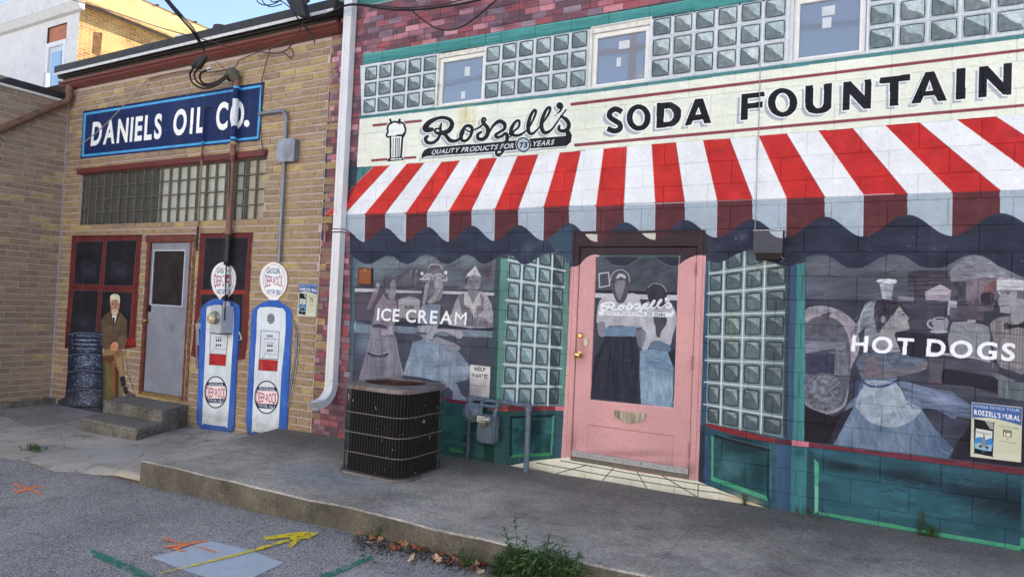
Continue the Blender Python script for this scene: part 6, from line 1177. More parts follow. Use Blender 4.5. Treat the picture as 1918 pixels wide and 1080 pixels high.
# painted panels on the bricks, 3 mm of paint proud of the brick face
def panel(name, poly, label, y=-.0075, parent=None):
    mb = MB(); P_ = [W(*q) for q in poly]; mb.quadbox([(x, y, z) for x, z in P_], (0, .0045, 0)); o = mb.build(name, MUR, parent or oil); o['label'] = label; return o
panel("painted_sign", SIGN, "navy painted sign with pale blue border reading DANIELS OIL CO."); panel("painted_window", WIN1, "painted maroon window with four panes at left", -.0070); panel("painted_window", WIN2, "painted maroon window behind the left pump", -.0070)
for hz, lb in ((HOSE1, "painted hose and nozzle on the left side of the left pump"), (HOSE2, "painted hose on the right side of the right pump")):
    hp = strip([tuple(q) for q in hz[::2]], 8.5); panel("painted_hose", hp, lb, -.0105)
panel("painted_man", MAN, "painted white haired man in brown coat seated with crossed legs", -.0122); panel("painted_tyre_stack", TYRE, "painted stack of four blue black tyres", -.0170)
for pm, gl, lb in ((PUMP1, GL1, "left"), (PUMP2, GL2, "right")):
    panel("painted_gas_pump", pm, "%s blue and white painted gas pump" % lb, -.0126); panel("painted_pump_globe", gl, "round white globe above the %s painted pump" % lb, -.0175)
MARO = mat("maroon_paint", (106, 52, 50), .55, noise=.14, scale=6, bump=.1, col2=(84, 44, 46), c2at=.6)
mb = MB(); mb.box(-11.5, -7.10, -.035, .02, 3.715, 3.80); mb.box(-11.42, -7.12, -.015, .02, 3.70, 3.713); mb.build("lintel", MARO, oil, .004)
# glass block window: every block a real hollow-looking block in a mortar grid, blinds behind
gb0, gb1, gc0, gc1 = HL[0]; nc, nr = 21, 4; pw, ph = (gb1-gb0)/nc, (gc1-gc0)/nr
mb = MB()
for i in range(nc+1): mb.box(gb0+i*pw-.006 if i else gb0, gb0+i*pw+.006 if i < nc else gb1, .026, .07, gc0, gc1)
for j in range(nr+1): 
    for i in range(nc): mb.box(gb0+i*pw+.006, gb0+(i+1)*pw-.006, .026, .07, gc0+j*ph-(.005 if j else 0), gc0+j*ph+(.005 if j < nr else 0))
gw = mb.build("glass_block_window", mat("grey_block_mortar", (112, 110, 104), .8, noise=.15), oil)
gm = bpy.data.materials.new("wavy_glass_block"); gm.use_nodes = True; t = gm.node_tree; b = t.nodes["Principled BSDF"]; t.nodes.remove(b)
g1 = t.nodes.new("ShaderNodeBsdfTransparent"); g1.inputs[0].default_value = (.93, .95, .93, 1); g2 = t.nodes.new("ShaderNodeBsdfGlossy"); g2.inputs["Roughness"].default_value = .12; g3 = t.nodes.new("ShaderNodeMixShader"); lw = t.nodes.new("ShaderNodeLayerWeight"); lw.inputs[0].default_value = .16
g4 = t.nodes.new("ShaderNodeBsdfDiffuse"); g4.inputs[0].default_value = srgb((150, 154, 150))+(1,); g5 = t.nodes.new("ShaderNodeMixShader"); g5.inputs[0].default_value = .16
ge = t.nodes.new("ShaderNodeNewGeometry"); nz_ = t.nodes.new("ShaderNodeTexNoise"); nz_.inputs["Scale"].default_value = 26; t.links.new(ge.outputs["Position"], nz_.inputs[0]); bpn = t.nodes.new("ShaderNodeBump"); bpn.inputs["Strength"].default_value = .5; bpn.inputs["Distance"].default_value = .02; t.links.new(nz_.outputs[0], bpn.inputs["Height"]); t.links.new(bpn.outputs[0], g2.inputs["Normal"])
t.links.new(lw.outputs["Fresnel"], g3.inputs[0]); t.links.new(g1.outputs[0], g3.inputs[1]); t.links.new(g2.outputs[0], g3.inputs[2]); t.links.new(g3.outputs[0], g5.inputs[1]); t.links.new(g4.outputs[0], g5.inputs[2]); t.links.new(g5.outputs[0], t.nodes["Material Output"].inputs[0])
x, z = pw/2-.006, ph/2-.005; gv = [(-x, .014, -z), (x, .014, -z), (x, .014, z), (-x, .014, z), (-x+.014, 0, -z+.014), (x-.014, 0, -z+.014), (x-.014, 0, z-.014), (-x+.014, 0, z-.014)]
gme = mesh("glass_block", gv, [(4, 5, 6, 7), (0, 1, 5, 4), (1, 2, 6, 5), (2, 3, 7, 6), (3, 0, 4, 7)])
for i in range(nc):
    for j in range(nr): link("glass_block", gme, gm, gw, (gb0+(i+.5)*pw, .030, gc0+(j+.5)*ph))
# window blinds standing right behind the glass (white slats on the right half, dirty tan on the left)
BLW = mat("white_blind", (236, 238, 236), .6, noise=.05); BLD = mat("dusty_blind", (70, 66, 60), .8, noise=.2)
for xa, xb, mm_, nm in ((gb0+.02, gb0+9.3*pw, BLD, "dusty tan blind behind left half of the glass blocks"), (gb0+9.5*pw, gb0+15.0*pw, BLW, "white slatted blind behind the glass blocks"), (gb0+15.1*pw, gb0+18.4*pw, BLW, "white slatted blind behind the pipe"), (gb0+19.1*pw, gb1-.01, mat("cream_blind", (214, 204, 186), .7), "cream blind at the right end")):
    mb = MB(); n_ = 20
    for k in range(n_):
        zz = gc0+.02+k*(gc1-gc0-.03)/n_; mb.add([(xa, .074, zz), (xb, .074, zz), (xb, .083, zz+.029), (xa, .083, zz+.029)], [(0, 1, 2, 3)])
    mb.box(xa, xb, .095, .098, gc0+.005, gc1-.005); bo = mb.build("blind", mm_, gw); bo['label'] = nm
# grey side door
GD = mat("grey_blue_door", (132, 138, 152), .5, noise=.07, scale=3, bump=.08, bscale=20, col2=(150, 158, 176), c2at=.58, c2s=2.2)
dx0, dx1, dz0, dz1 = -9.49, -8.58, .395, 2.585
mb = MB(); ga = AY(314, 573, .03).x; gbx = AY(347, 573, .03).x; ga, gbx = -9.13, -8.77
ga, gbx = AY(288, 500, .03).x, AY(345, 500, .03).x; gza, gzb = AY(315, 571, .03).z, AY(315, 470, .03).z
for q in wall_cells(dx0, dx1, dz0, dz1, [(ga, gbx, gza, gzb)]): mb.box(q[0], q[1], .03, .07, q[2], q[3])
d2 = mb.build("door", GD, oil); d2['label'] = "grey blue door with small dark window above the steps"
mb = MB(); mb.box(ga, gbx, .045, .05, gza, gzb); mb.build("pane", mat("smoky_pane", (46, 42, 46), .25, noise=.3, scale=3, spec=.4), d2)
mb = MB(); k = .016
for q in ((ga-k, gbx+k, gza-k, gza), (ga-k, gbx+k, gzb, gzb+k), (ga-k, ga, gza, gzb), (gbx, gbx+k, gza, gzb)): mb.box(q[0], q[1], .022, .04, q[2], q[3])
mb.build("pane_trim", mat("pale_trim", (196, 206, 222), .5, noise=.05), d2)
p = AY(273, 600, .0); mb = MB(); mb.lathe((p.x, .03, p.z), (0, -1, 0), [(0, .035), (.008, .034), (.01, .014), (.04, .013), (.046, .03), (.062, .034), (.075, .026), (.08, .01)]); mb.build("doorknob", BRASS, d2)
p = AY(309.5, 613.5, .0); mb = MB(); mb.box(p.x-.14, p.x+.14, .022, .03, p.z-.045, p.z+.045); mb.box(p.x-.125, p.x+.125, .018, .022, p.z-.03, p.z+.03); mb.build("mail_slot", GD, d2, .002)
p = AY(277, 577, .0); mb = MB(); mb.box(p.x-.035, p.x+.035, .012, .03, p.z-.05, p.z+.05); mb.build("lock_box", mat("black_lock", (26, 26, 32), .4), d2, .003)
for zz in (2.25, 1.35, .75): mb = MB(); mb.tube([(dx1+.003, .014, zz-.06), (dx1+.003, .014, zz+.06)], .012, 8); mb.build("hinge", mat("dark_hinge", (54, 50, 52), .5, .5), d2)
mb = MB(); mb.box(-9.57, -9.495, .0, .12, .34, 2.60); mb.box(-8.575, -8.53, .0, .12, .34, 2.60); mb.box(-9.57, -8.53, .002, .12, 2.60, 2.66); mb.box(-9.60, -8.50, -.012, .0, 2.59, 2.70)
mb.build("door_frame", mat("rust_brown_trim", (112, 62, 54), .6, noise=.2, col2=(70, 44, 42), c2at=.6, c2s=8), oil, .003)
mb = MB(); mb.box(-9.495, -8.575, -.004, .12, .34, .39); mb.build("door_sill", mat("dirty_sill", (132, 108, 72), .8, noise=.3), oil, .004)
# rusty corner trim right of the door
mb = MB(); mb.box(-8.495, -8.44, -.010, .003, .34, 2.70); mb.build("corner_strip", mat("peeling_brown", (132, 104, 80), .9, noise=.4, scale=26, col2=(92, 62, 46), c2at=.5, c2s=18), oil)
# eaves: gutter, drip edge, black roof edge
GUT = mat("gutter_brown", (108, 58, 52), .4, noise=.08, scale=3, col2=(92, 50, 46), c2at=.6); BLK = mat("black_roof_edge", (44, 43, 46), .6, noise=.25, scale=8); WST = mat("white_drip_edge", (206, 208, 206), .45, noise=.08)
gx_0, gx_1 = -12.02, -5.87
prof = [(.0, 5.145), (-.075, 5.15), (-.115, 5.19), (-.105, 5.215), (-.13, 5.235), (-.14, 5.262), (-.132, 5.268), (-.0, 5.262)]
mb = MB(); mb.add([(gx_0, y, z) for y, z in prof]+[(gx_1, y, z) for y, z in prof], [(i, i+8, (i+1) % 8+8, (i+1) % 8) for i in range(8)]+[tuple(range(8))[::-1], tuple(range(8, 16))])
gu = mb.build("gutter", GUT, oil)
for xj in (-10.9, -9.2, -7.4): mb = MB(); mb.add([(xj, y-.003, z-.002) for y, z in prof[1:7]]+[(xj+.03, y-.003, z-.002) for y, z in prof[1:7]], [(i, i+6, i+7, i+1) for i in range(5)]); mb.build("gutter_seam", GUT, gu)
mb = MB(); mb.box(-12.0, -5.92, -.06, .02, 5.27, 5.345); mb.build("fascia", mat("dark_fascia", (46, 40, 38), .8, noise=.3), oil)
mb = MB(); mb.box(-12.12, -5.88, -.155, .02, 5.39, 5.53); mb.box(-12.12, -5.88, -.10, .02, 5.346, 5.389); mb.build("roof_edge", BLK, oil, .005)
mb = MB(); mb.box(-12.10, -5.9, -.168, -.157, 5.365, 5.405); we = mb.build("drip_edge", WST, oil)
for k in range(26): mb = MB(); mb.lathe((-11.9+k*.235, -.168, 5.385), (0, -1, 0), [(0, .006), (.003, .005)], 6); mb.build("screw", MATS["dark_screw"], we)
# ------------------------------------------------------------------ brick wing at the far left
wing = thing("brick_wing", "brown painted brick side wing in the shade at the far left", "building", (-12.5, -1.5, -.05))
WX, WTOP = -11.9, 4.93
mb = MB(); mb.add([(WX-.009, -6, -.2), (WX-.009, .0, -.2), (WX-.009, .0, WTOP), (WX-.009, -6, WTOP), (WX-8, -6, -.2), (WX-8, -6, WTOP), (WX-8, 0, WTOP)], [(0, 1, 2, 3), (4, 0, 3, 5), (3, 2, 6, 5)]); mb.build("wall", MORT, wing)
wb = []
z = -.1; r = 0
while z < WTOP-.03:
    y = -.003+(r % 2)*.15
    while y > -3.2:
        L = .30*rnd.uniform(.95, 1.05); b_, a = min(y-.006, -.012), max(y-L+.006, -3.2)
        if b_-a > .03: wb.append((a, b_, z+.0065, min(z+BP-.0065, WTOP-.01)))
        y -= L
    z += BP; r += 1
vmw = []
for k in range(14):
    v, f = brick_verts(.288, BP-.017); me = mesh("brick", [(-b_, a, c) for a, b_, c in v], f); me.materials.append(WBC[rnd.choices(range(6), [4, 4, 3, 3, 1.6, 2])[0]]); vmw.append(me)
wrest = MB()
for q in sorted(wb, key=lambda q: (q[0] < -1.35, -q[1])):
    c = (WX+.002+rnd.uniform(-.001, .001), (q[0]+q[1])/2, (q[2]+q[3])/2); w_, h_ = q[1]-q[0], q[3]-q[2]
    if q[0] > -1.9 and len([1 for _ in [0]]) and wing.get('_n', 0) < 300:
        wing['_n'] = wing.get('_n', 0)+1
        o = link("brick", rnd.choice(vmw), None, wing, c); o.scale = (1, w_/.288, h_/(BP-.017))
    else:
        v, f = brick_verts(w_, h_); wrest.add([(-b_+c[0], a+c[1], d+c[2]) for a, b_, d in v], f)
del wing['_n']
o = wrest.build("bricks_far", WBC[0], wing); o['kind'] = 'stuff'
mb = MB(); mb.box(-12.4, -11.86, -6, .0, WTOP+.03, WTOP+.14); mb.build("roof_edge", BLK, wing, .004); mb = MB(); mb.box(-11.885, -11.872, -6, -.02, WTOP-.01, WTOP+.028); mb.build("drip_edge", WST, wing)
mb = MB(); mb.tube([(-11.895, -.012, .05), (-11.895, -.012, 4.9)], .012, 6); mb.build("corner_bead", mat("lavender_bead", (150, 146, 164), .8, noise=.15), wing)
# concrete footing ledge
mb = MB(); n_ = 24
for i in range(n_):
    ya, yb_ = -3+i*.125, -3+(i+1)*.125-.002; e = rnd.uniform(-.012, .012); mb.box(-11.9, -11.74+e, ya, yb_, -.12, .045+rnd.uniform(-.012, .012))
mb.build("footing", STEPM, wing)
# ------------------------------------------------------------------ concrete steps
st = thing("concrete_steps", "two rough exposed aggregate concrete steps below the grey door", "steps", (-8.6, -.5, -.02))
def rough_box(mb, x0, x1, y0, y1, z0, z1, n=14, amp=.006):
    bm = bmesh.new(); bmesh.ops.create_cube(bm, size=1)
    for v_ in bm.verts: v_.co = Vector((x0+(v_.co.x+.5)*(x1-x0), y0+(v_.co.y+.5)*(y1-y0), z0+(v_.co.z+.5)*(z1-z0)))
    bmesh.ops.subdivide_edges(bm, edges=bm.edges[:], cuts=n, use_grid_fill=True)
    for v_ in bm.verts:
        e = sum((abs(v_.co[i]-lo) < 1e-5 or abs(v_.co[i]-hi) < 1e-5) for i, (lo, hi) in enumerate(((x0, x1), (y0, y1), (z0, z1))))
        a = amp*(1 if e == 1 else 1.6)
        v_.co += Vector((rnd.uniform(-a, a), rnd.uniform(-a, a), rnd.uniform(-a, a)))*(.5)
        if e >= 2: c = Vector(((x0+x1)/2, (y0+y1)/2, (z0+z1)/2)); v_.co += (c-v_.co).normalized()*.006
    k = len(mb.v); mb.v += [tuple(v_.co) for v_ in bm.verts]; mb.f += [tuple(k+v_.index for v_ in f_.verts) for f_ in bm.faces]; mb.sm += [False]*len(bm.faces); bm.free()
mb = MB(); rough_box(mb, -9.27, -8.03, -.97, -.02, -.10, .152); mb.v = [(x-.38*(y+.97), y, z) for x, y, z in mb.v]; mb.build("lower_step", STEPM, st)
mb = MB(); rough_box(mb, -9.38, -8.045, -.52, -.012, -.09, .308); mb.v = [(x-.38*(y+.97), y, z) for x, y, z in mb.v]; mb.build("upper_step", STEPM, st)
# ------------------------------------------------------------------ air conditioner
ac = thing("air_conditioner", "rusty black cylindrical cornered outdoor air conditioner full of debris on the sidewalk", "air conditioner", (-4.13, -.84, .23))
ACX, ACY, HX, HY, CRN, AZ0, AZ1 = -4.13, -.84, .385, .36, .15, .228, 1.075
def rsq(hx, hy, cr, n=10):
    o = []
    for sx, sy, a0 in ((1, -1, -90), (1, 1, 0), (-1, 1, 90), (-1, -1, 180)):
        for k in range(n+1):
            a = math.radians(a0+90*k/n); o.append((ACX+sx*(hx-cr)+cr*math.cos(a), ACY+sy*(hy-cr)+cr*math.sin(a)))
    return o
def resamp(p, n):
    p = p+[p[0]]; d = [0]
    for i in range(len(p)-1): d.append(d[-1]+math.hypot(p[i+1][0]-p[i][0], p[i+1][1]-p[i][1]))
    return [(float(np.interp(d[-1]*k/n, d, [q[0] for q in p])), float(np.interp(d[-1]*k/n, d, [q[1] for q in p]))) for k in range(n)]
def prism(mb, pts, z0, z1, hole=None):
    n = len(pts); mb.add([(x, y, z0) for x, y in pts]+[(x, y, z1) for x, y in pts], [(i, (i+1) % n, (i+1) % n+n, i+n) for i in range(n)]+([tuple(range(n))[::-1], tuple(range(n, 2*n))] if not hole else []))
ACB = mat("ac_enamel_dark", (52, 52, 54), .6, .2, noise=.2, scale=10, col2=(56, 50, 48), c2at=.55, c2s=10); ACT = mat("ac_top_steel", (126, 122, 122), .5, .3, noise=.16, scale=8, col2=(84, 62, 54), c2at=.58, c2s=6)
COIL = mat("dirty_coil_fins", (13, 13, 14), .95, noise=.5, scale=40, bump=.6, bscale=120, col2=(120, 112, 104), c2at=.72, c2w=.03, c2s=14, stretch=(1, 1, .5))
RUST = mat("rusty_fan", (78, 46, 38), .8, noise=.3, scale=20)
mb = MB(); prism(mb, rsq(HX-.03, HY-.03, CRN-.02), AZ0+.03, AZ1-.03); mb.build("coil", COIL, ac)
mb = MB(); prism(mb, rsq(HX+.022, HY+.022, CRN), AZ0, AZ0+.028); prism(mb, rsq(HX-.05, HY-.05, CRN-.03), AZ0-.03, AZ0); mb.build("base_pan", ACT, ac)
# top pan with round opening
op = resamp(rsq(HX+.015, HY+.015, CRN), 48); R_ = .285; inn = []
for x, y in op: a = math.atan2(y-ACY, x-ACX); inn.append((ACX+R_*math.cos(a)*1.08, ACY+R_*math.sin(a)))
mb = MB(); n = 48; V = [(x, y, AZ1-.045) for x, y in op]+[(x, y, AZ1-.008) for x, y in op]+[(ACX+(x-ACX)*.97, ACY+(y-ACY)*.97, AZ1) for x, y in op]+[(x, y, AZ1+.012) for x, y in inn]+[(x, y, AZ1-.05) for x, y in inn]
mb.add(V, [(j*n+i, j*n+(i+1) % n, (j+1)*n+(i+1) % n, (j+1)*n+i) for j in range(4) for i in range(n)], True); mb.build("top_cover", ACT, ac)
mb = MB(); mb.lathe((ACX, ACY, AZ1-.06), (0, 0, 1), [(0, .29), (.004, .29)], 28); tp = mb.build("fan_well", mat("rusty_well", (62, 40, 36), .85, noise=.3, scale=14), ac)
mb = MB()
for k in range(13): r_ = .03+k*.021; mb.tube([(ACX+r_*1.06*math.cos(a*math.pi/14), ACY+r_*math.sin(a*math.pi/14), AZ1+.006-.010*(r_/.28)) for a in range(28)], .0028, 4, True)
for k in range(8): a = k*math.pi/4; mb.tube([(ACX, ACY, AZ1+.004), (ACX+.30*math.cos(a), ACY+.285*math.sin(a), AZ1-.004)], .0035, 4)
mb.build("fan_guard", RUST, ac); mb = MB(); mb.lathe((ACX, ACY, AZ1-.05), (0, 0, 1), [(0, .07), (.05, .065), (.06, .04)], 16); mb.build("fan_motor", RUST, ac)
bars = resamp(rsq(HX, HY, CRN), 84); bme = None
for i, (x, y) in enumerate(bars):
    if bme is None:
        mb = MB(); mb.tube([(0, 0, AZ0+.02), (0, 0, AZ1-.03)], .0026, 5); o = mb.build("grille_bar", ACB, ac); bme = o.data
        o.location = (x, y, 0)
    else: link("grille_bar", bme, None, ac, (x, y, 0))
for zz in (.25, .47, .69): mb = MB(); mb.tube([(x, y, AZ0+(AZ1-AZ0)*zz+0.0) for x, y in resamp(rsq(HX+.008, HY+.008, CRN), 48)], .0055, 6, True); mb.build("grille_hoop", mat("hoop_wire", (120, 112, 108), .5, .3, noise=.15), ac)
mb = MB()
for k in range(100):
    x, y = rnd.choice(bars); zz = AZ0+.05+(AZ1-AZ0-.1)*rnd.random()**1.3; s_ = rnd.uniform(.004, .015)
    if (x-ACX) < -.2 and rnd.random() < .5: zz = rnd.choice([rnd.uniform(.25, .4), rnd.uniform(.9, 1.02)])
    x, y = ACX+(x-ACX)*.95, ACY+(y-ACY)*.95; d_ = [Vector((rnd.uniform(-s_, s_), rnd.uniform(-s_, s_), rnd.uniform(-s_*1.8, s_*1.8))) for _ in range(3)]; mb.add([Vector((x, y, zz))+q for q in d_], [(0, 1, 2)])
o = mb.build("lint_and_leaf_scraps", mat("lint", (190, 184, 176), .9, noise=.3), ac); o['kind'] = 'stuff'
# ------------------------------------------------------------------ gas meter and its pipes
GP = mat("gas_pipe_grey", (98, 112, 128), .55, noise=.16, scale=18, bump=.15, col2=(72, 80, 92), c2at=.6, c2s=12); GPD = mat("gas_pipe_dirty", (70, 76, 86), .7, noise=.3, scale=24, bump=.3); GMB = mat("meter_body_grey", (92, 106, 122), .5, noise=.08, scale=6)
gmt = thing("gas_meter", "blue grey gas meter with regulator and pipe loop against the green wall", "gas meter", (-3.4, -.12, .22))
Y_ = -.12
def Mq(x, y, Y=Y_): q = MM(x, y)[0]; return AY(q[0], q[1], Y)
riser = Mq(212, 880); mb = MB(); mb.tube([(riser.x, Y_, .2), (riser.x, Y_, Mq(212, 700).z)], .014, 10); mb.tube([(riser.x, Y_, Mq(212, 700).z), (riser.x, Y_, Mq(215, 410).z)], .018, 10)
for a_, b_, r_ in ((600, 640, .027), (690, 730, .026), (480, 560, .023), (760, 800, .02)): mb.lathe((riser.x, Y_, Mq(212, b_).z), (0, 0, 1), [(0, r_), (Mq(212, a_).z-Mq(212, b_).z, r_)], 10)
mb.box(riser.x-.045, riser.x-.01, Y_-.02, Y_+.02, Mq(212, 680).z, Mq(212, 655).z); mb.build("riser_pipe", GPD, gmt)
c = Mq(245, 310, -.17); mb = MB(); mb.lathe((c.x, -.10, c.z), (.05, -1, 0), [(-.02, .03), (0, .05), (.02, .098), (.05, .105), (.056, .105), (.07, .085), (.10, .06), (.105, .03), (.13, .028)], 24); reg = mb.build("regulator", GP, gmt)
mb = MB(); mb.lathe((c.x, -.19, c.z), (0, -1, 0), [(0, .03), (.03, .028), (.04, .02)], 12); mb.tube([(c.x, -.14, c.z-.02), (c.x-.01, -.15, c.z-.085)], .02, 8); mb.build("regulator_vent", GP, reg)
for k in range(8): a = k*math.pi/4+.2; mb = MB(); mb.lathe((c.x+.098*math.cos(a), -.142, c.z+.098*math.sin(a)), (0, -1, 0), [(0, .008), (.02, .007)], 6); mb.build("bolt", GP, reg)
zt = Mq(240, 150).z; rc = Mq(905, 175); zr = rc.z; mb = MB(); mb.tube([(riser.x, Y_, c.z+.08), (riser.x, Y_, zt)], .022, 10); mb.tube([(riser.x-.01, Y_, zt), (rc.x, Y_, zt-.004)], .019, 10)
mb.lathe((riser.x, Y_, zt-.03), (0, 0, 1), [(0, .034), (.06, .034)], 12); mb.lathe((riser.x-.03, Y_, zt), (1, 0, 0), [(0, .03), (.09, .028)], 12)
for xx in (300, 400, 580, 640): q = Mq(xx, 160); mb.lathe((q.x-.02, Y_, zt), (1, 0, 0), [(0, .029), (.05, .029)], 12)
mb.lathe((rc.x-.05, Y_, zt-.004), (1, 0, 0), [(0, .027), (.05, .03)], 12); mb.build("top_pipe", GP, gmt)
mb = MB(); mb.tube([(riser.x+.09, Y_-.02, zt-.055), (Mq(560, 190).x, Y_-.02, zt-.055)], .018, 10)
x1, x2 = Mq(380, 200).x, Mq(555, 200).x
for xx, dx in ((x1, 0), (x2, -.02)): mb.tube([(xx, Y_, zt), (xx+dx*.3, Y_-.01, zt-.07), (xx+dx, Y_-.03, zt-.15)], .021, 10); mb.lathe((xx+dx, Y_-.03, zt-.165), (0, 0, 1), [(0, .03), (.035, .03)], 10)
mb.build("meter_swivels", GP, gmt)
mb = MB(); mb.tube([(rc.x, Y_, .21), (rc.x, Y_, zt)], .028, 14); mb.lathe((rc.x, Y_, zt-.05), (0, 0, 1), [(0, .036), (.05, .036), (.075, .022)], 12); mb.build("return_pipe", GP, gmt)
mxa, mxb = Mq(318, 400, -.2).x, Mq(520, 400, -.2).x; mz1, mz0 = Mq(400, 320).z, Mq(400, 655, -.2).z
def rrect(x0, x1, z0, z1, r0, r1, n=6):
    o = []
    for cx, cz, a0, r_ in ((x1-r0, z0+r0, -90, r0), (x1-r1, z1-r1, 0, r1), (x0+r1, z1-r1, 90, r1), (x0+r0, z0+r0, 180, r0)):
        for k in range(n+1): a = math.radians(a0+90*k/n); o.append((cx+r_*math.cos(a), cz+r_*math.sin(a)))
    return o
def plate(mb, prof, y0, y1):
    n = len(prof); mb.add([(x, y0, z) for x, z in prof]+[(x, y1, z) for x, z in prof], [tuple(range(n)), tuple(range(2*n-1, n-1, -1))]+[(i, i+n, (i+1) % n+n, (i+1) % n) for i in range(n)])
mb = MB(); xe = mxb+.0
plate(mb, rrect(mxa, xe, mz0, mz1, .06, .04), -.195, -.10); plate(mb, rrect(mxa-.012, xe+.012, mz0-.012, mz1-.06, .07, .04), -.155, -.140)
plate(mb, rrect(mxa+.015, xe-.015, mz0+.015, mz1-.10, .055, .05), -.215, -.195); mb.build("meter_body", GMB, gmt, .004)
for k in range(10): a = k*math.pi*2/10; mb = MB(); mb.lathe(((mxa+xe)/2+(xe-mxa)*.5*math.cos(a), -.155, (mz0+mz1-.06)/2+(mz1-.06-mz0)*.48*math.sin(a)), (0, -1, 0), [(0, .007), (.012, .006)], 6); mb.build("bolt", GMB, gmt)
ix0, ix1, iz0, iz1 = Mq(318, 400, -.26).x, Mq(415, 400, -.26).x, Mq(360, 420, -.26).z, Mq(360, 352, -.26).z
mb = MB(); mb.lathe((ix1-.01, -.235, (iz0+iz1)/2), (1, .25, 0), [(0, .045), (.045, .046), (.06, .03), (.065, .01)], 14); mb.box(ix0+.02, ix1, -.25, -.20, iz0-.05, iz0); mb.build("index_housing", mat("index_metal", (150, 150, 146), .35, .7, noise=.2), gmt)
mb = MB(); mb.box(ix0, ix1, -.262, -.245, iz0, iz1); idx = mb.build("index_plate", mat("index_white", (206, 206, 200), .5), gmt, .002)
for r_ in range(2):
    for k in range(4): mb = MB(); x = ix0+(ix1-ix0)*(.2+.2*k); z = iz0+(iz1-iz0)*(.68 if r_ == 0 else .28); mb.lathe((x, -.262, z), (0, -1, 0), [(0, .0065 if not (r_ and k > 1) else .009), (.0015, .006)], 8); mb.build("index_dial", mat("dial_black", (40, 40, 42), .5), idx)
# ------------------------------------------------------------------ white downspout
WD = mat("white_downspout", (214, 218, 224), .35, noise=.04, scale=3, col2=(186, 190, 194), c2at=.66, c2s=4)
ds = thing("downspout", "white metal downspout with curved bottom elbow between the two buildings", "downspout", (-5.73, -.06, .35))
dxc = W(658, 100)[0]*.5+W(648, 300)[0]*.5+.005; hw = .062; dy0, dy1 = -.105, -.015
def corr(x0, x1, y0, y1): m_ = (x0+x1)/2; w_ = (x1-x0); return [(x0, y1), (x0, y0), (x0+w_*.28, y0), (x0+w_*.33, y0+.008), (x0+w_*.62, y0+.008), (x0+w_*.67, y0), (x1, y0), (x1, y1)]
zelb = AY(640, 722, -.06).z
mb = MB(); c8 = corr(dxc-hw, dxc+hw, dy0, dy1); n = 8
for za, zb_ in ((AY(655, 428, -.06).z, 6.4), (zelb, AY(655, 436, -.06).z)): mb.add([(x, y, za) for x, y in c8]+[(x, y, zb_) for x, y in c8], [(i, i+n, (i+1) % n+n, (i+1) % n) for i in range(n)])
mb.build("pipe", WD, ds)
mb = MB(); V = []; K = 12
for k in range(K+1):
    a = math.radians(80*k/K); R2 = .17; cy_, cz_ = dy0-R2+.0, zelb
    for x, y in c8:
        rr = R2+(y-dy0); V.append((x, cy_+rr*math.cos(a), cz_-rr*math.sin(a)-.0))
for x, y in c8:
    a = math.radians(80); rr = .17+(y-dy0); V.append((x, dy0-.17+rr*math.cos(a)-.10*math.sin(a), zelb-rr*math.sin(a)-.10*math.cos(a)))
mb.add(V, [(k*n+i, (k+1)*n+i, (k+1)*n+(i+1) % n, k*n+(i+1) % n) for k in range(K+1) for i in range(n)]); eb = mb.build("elbow", WD, ds)
for zz in (AY(648, 432, -.06).z, zelb+.01): mb = MB(); mb.box(dxc-hw-.004, dxc+hw+.004, dy0-.004, -.004, zz-.012, zz+.012); sp_ = mb.build("strap", WD, ds); 
for zz in (5.43, 5.3, zelb+.05): mb = MB(); mb.lathe((dxc+.035, dy0-.001, zz), (0, -1, 0), [(0, .008), (.003, .006)], 6); mb.build("screw", MATS["dark_screw"], ds)
# ------------------------------------------------------------------ brown downspout in the corner
BD = mat("brown_downspout", (116, 84, 66), .55, noise=.2, scale=9, bump=.15, col2=(84, 60, 50), c2at=.6, c2s=10)
q1 = AX(0, 243, -11.80)
bds = tag(MB().tube(smooth([tuple(v_) for v_ in (Vector((-11.74, -.09, 5.17)), Vector((-11.745, -.09, 5.02)), Vector((-11.78, -.11, 4.93)), Vector((-11.80, -.19, 4.86)))], False, 4) if False else [(-11.74, -.09, 5.17), (-11.74, -.09, 5.0), (-11.755, -.10, 4.93), (-11.79, -.16, 4.87), (-11.80, -.22, 4.83), tuple(q1+(q1-Vector((-11.80, -.22, 4.83)))*0), tuple(q1+(q1-Vector((-11.80, -.22, 4.83)))*1.2)], .055, 12).build("downspout", BD), "brown downspout slanting from the gutter corner across the shaded brick wing", "downspout")
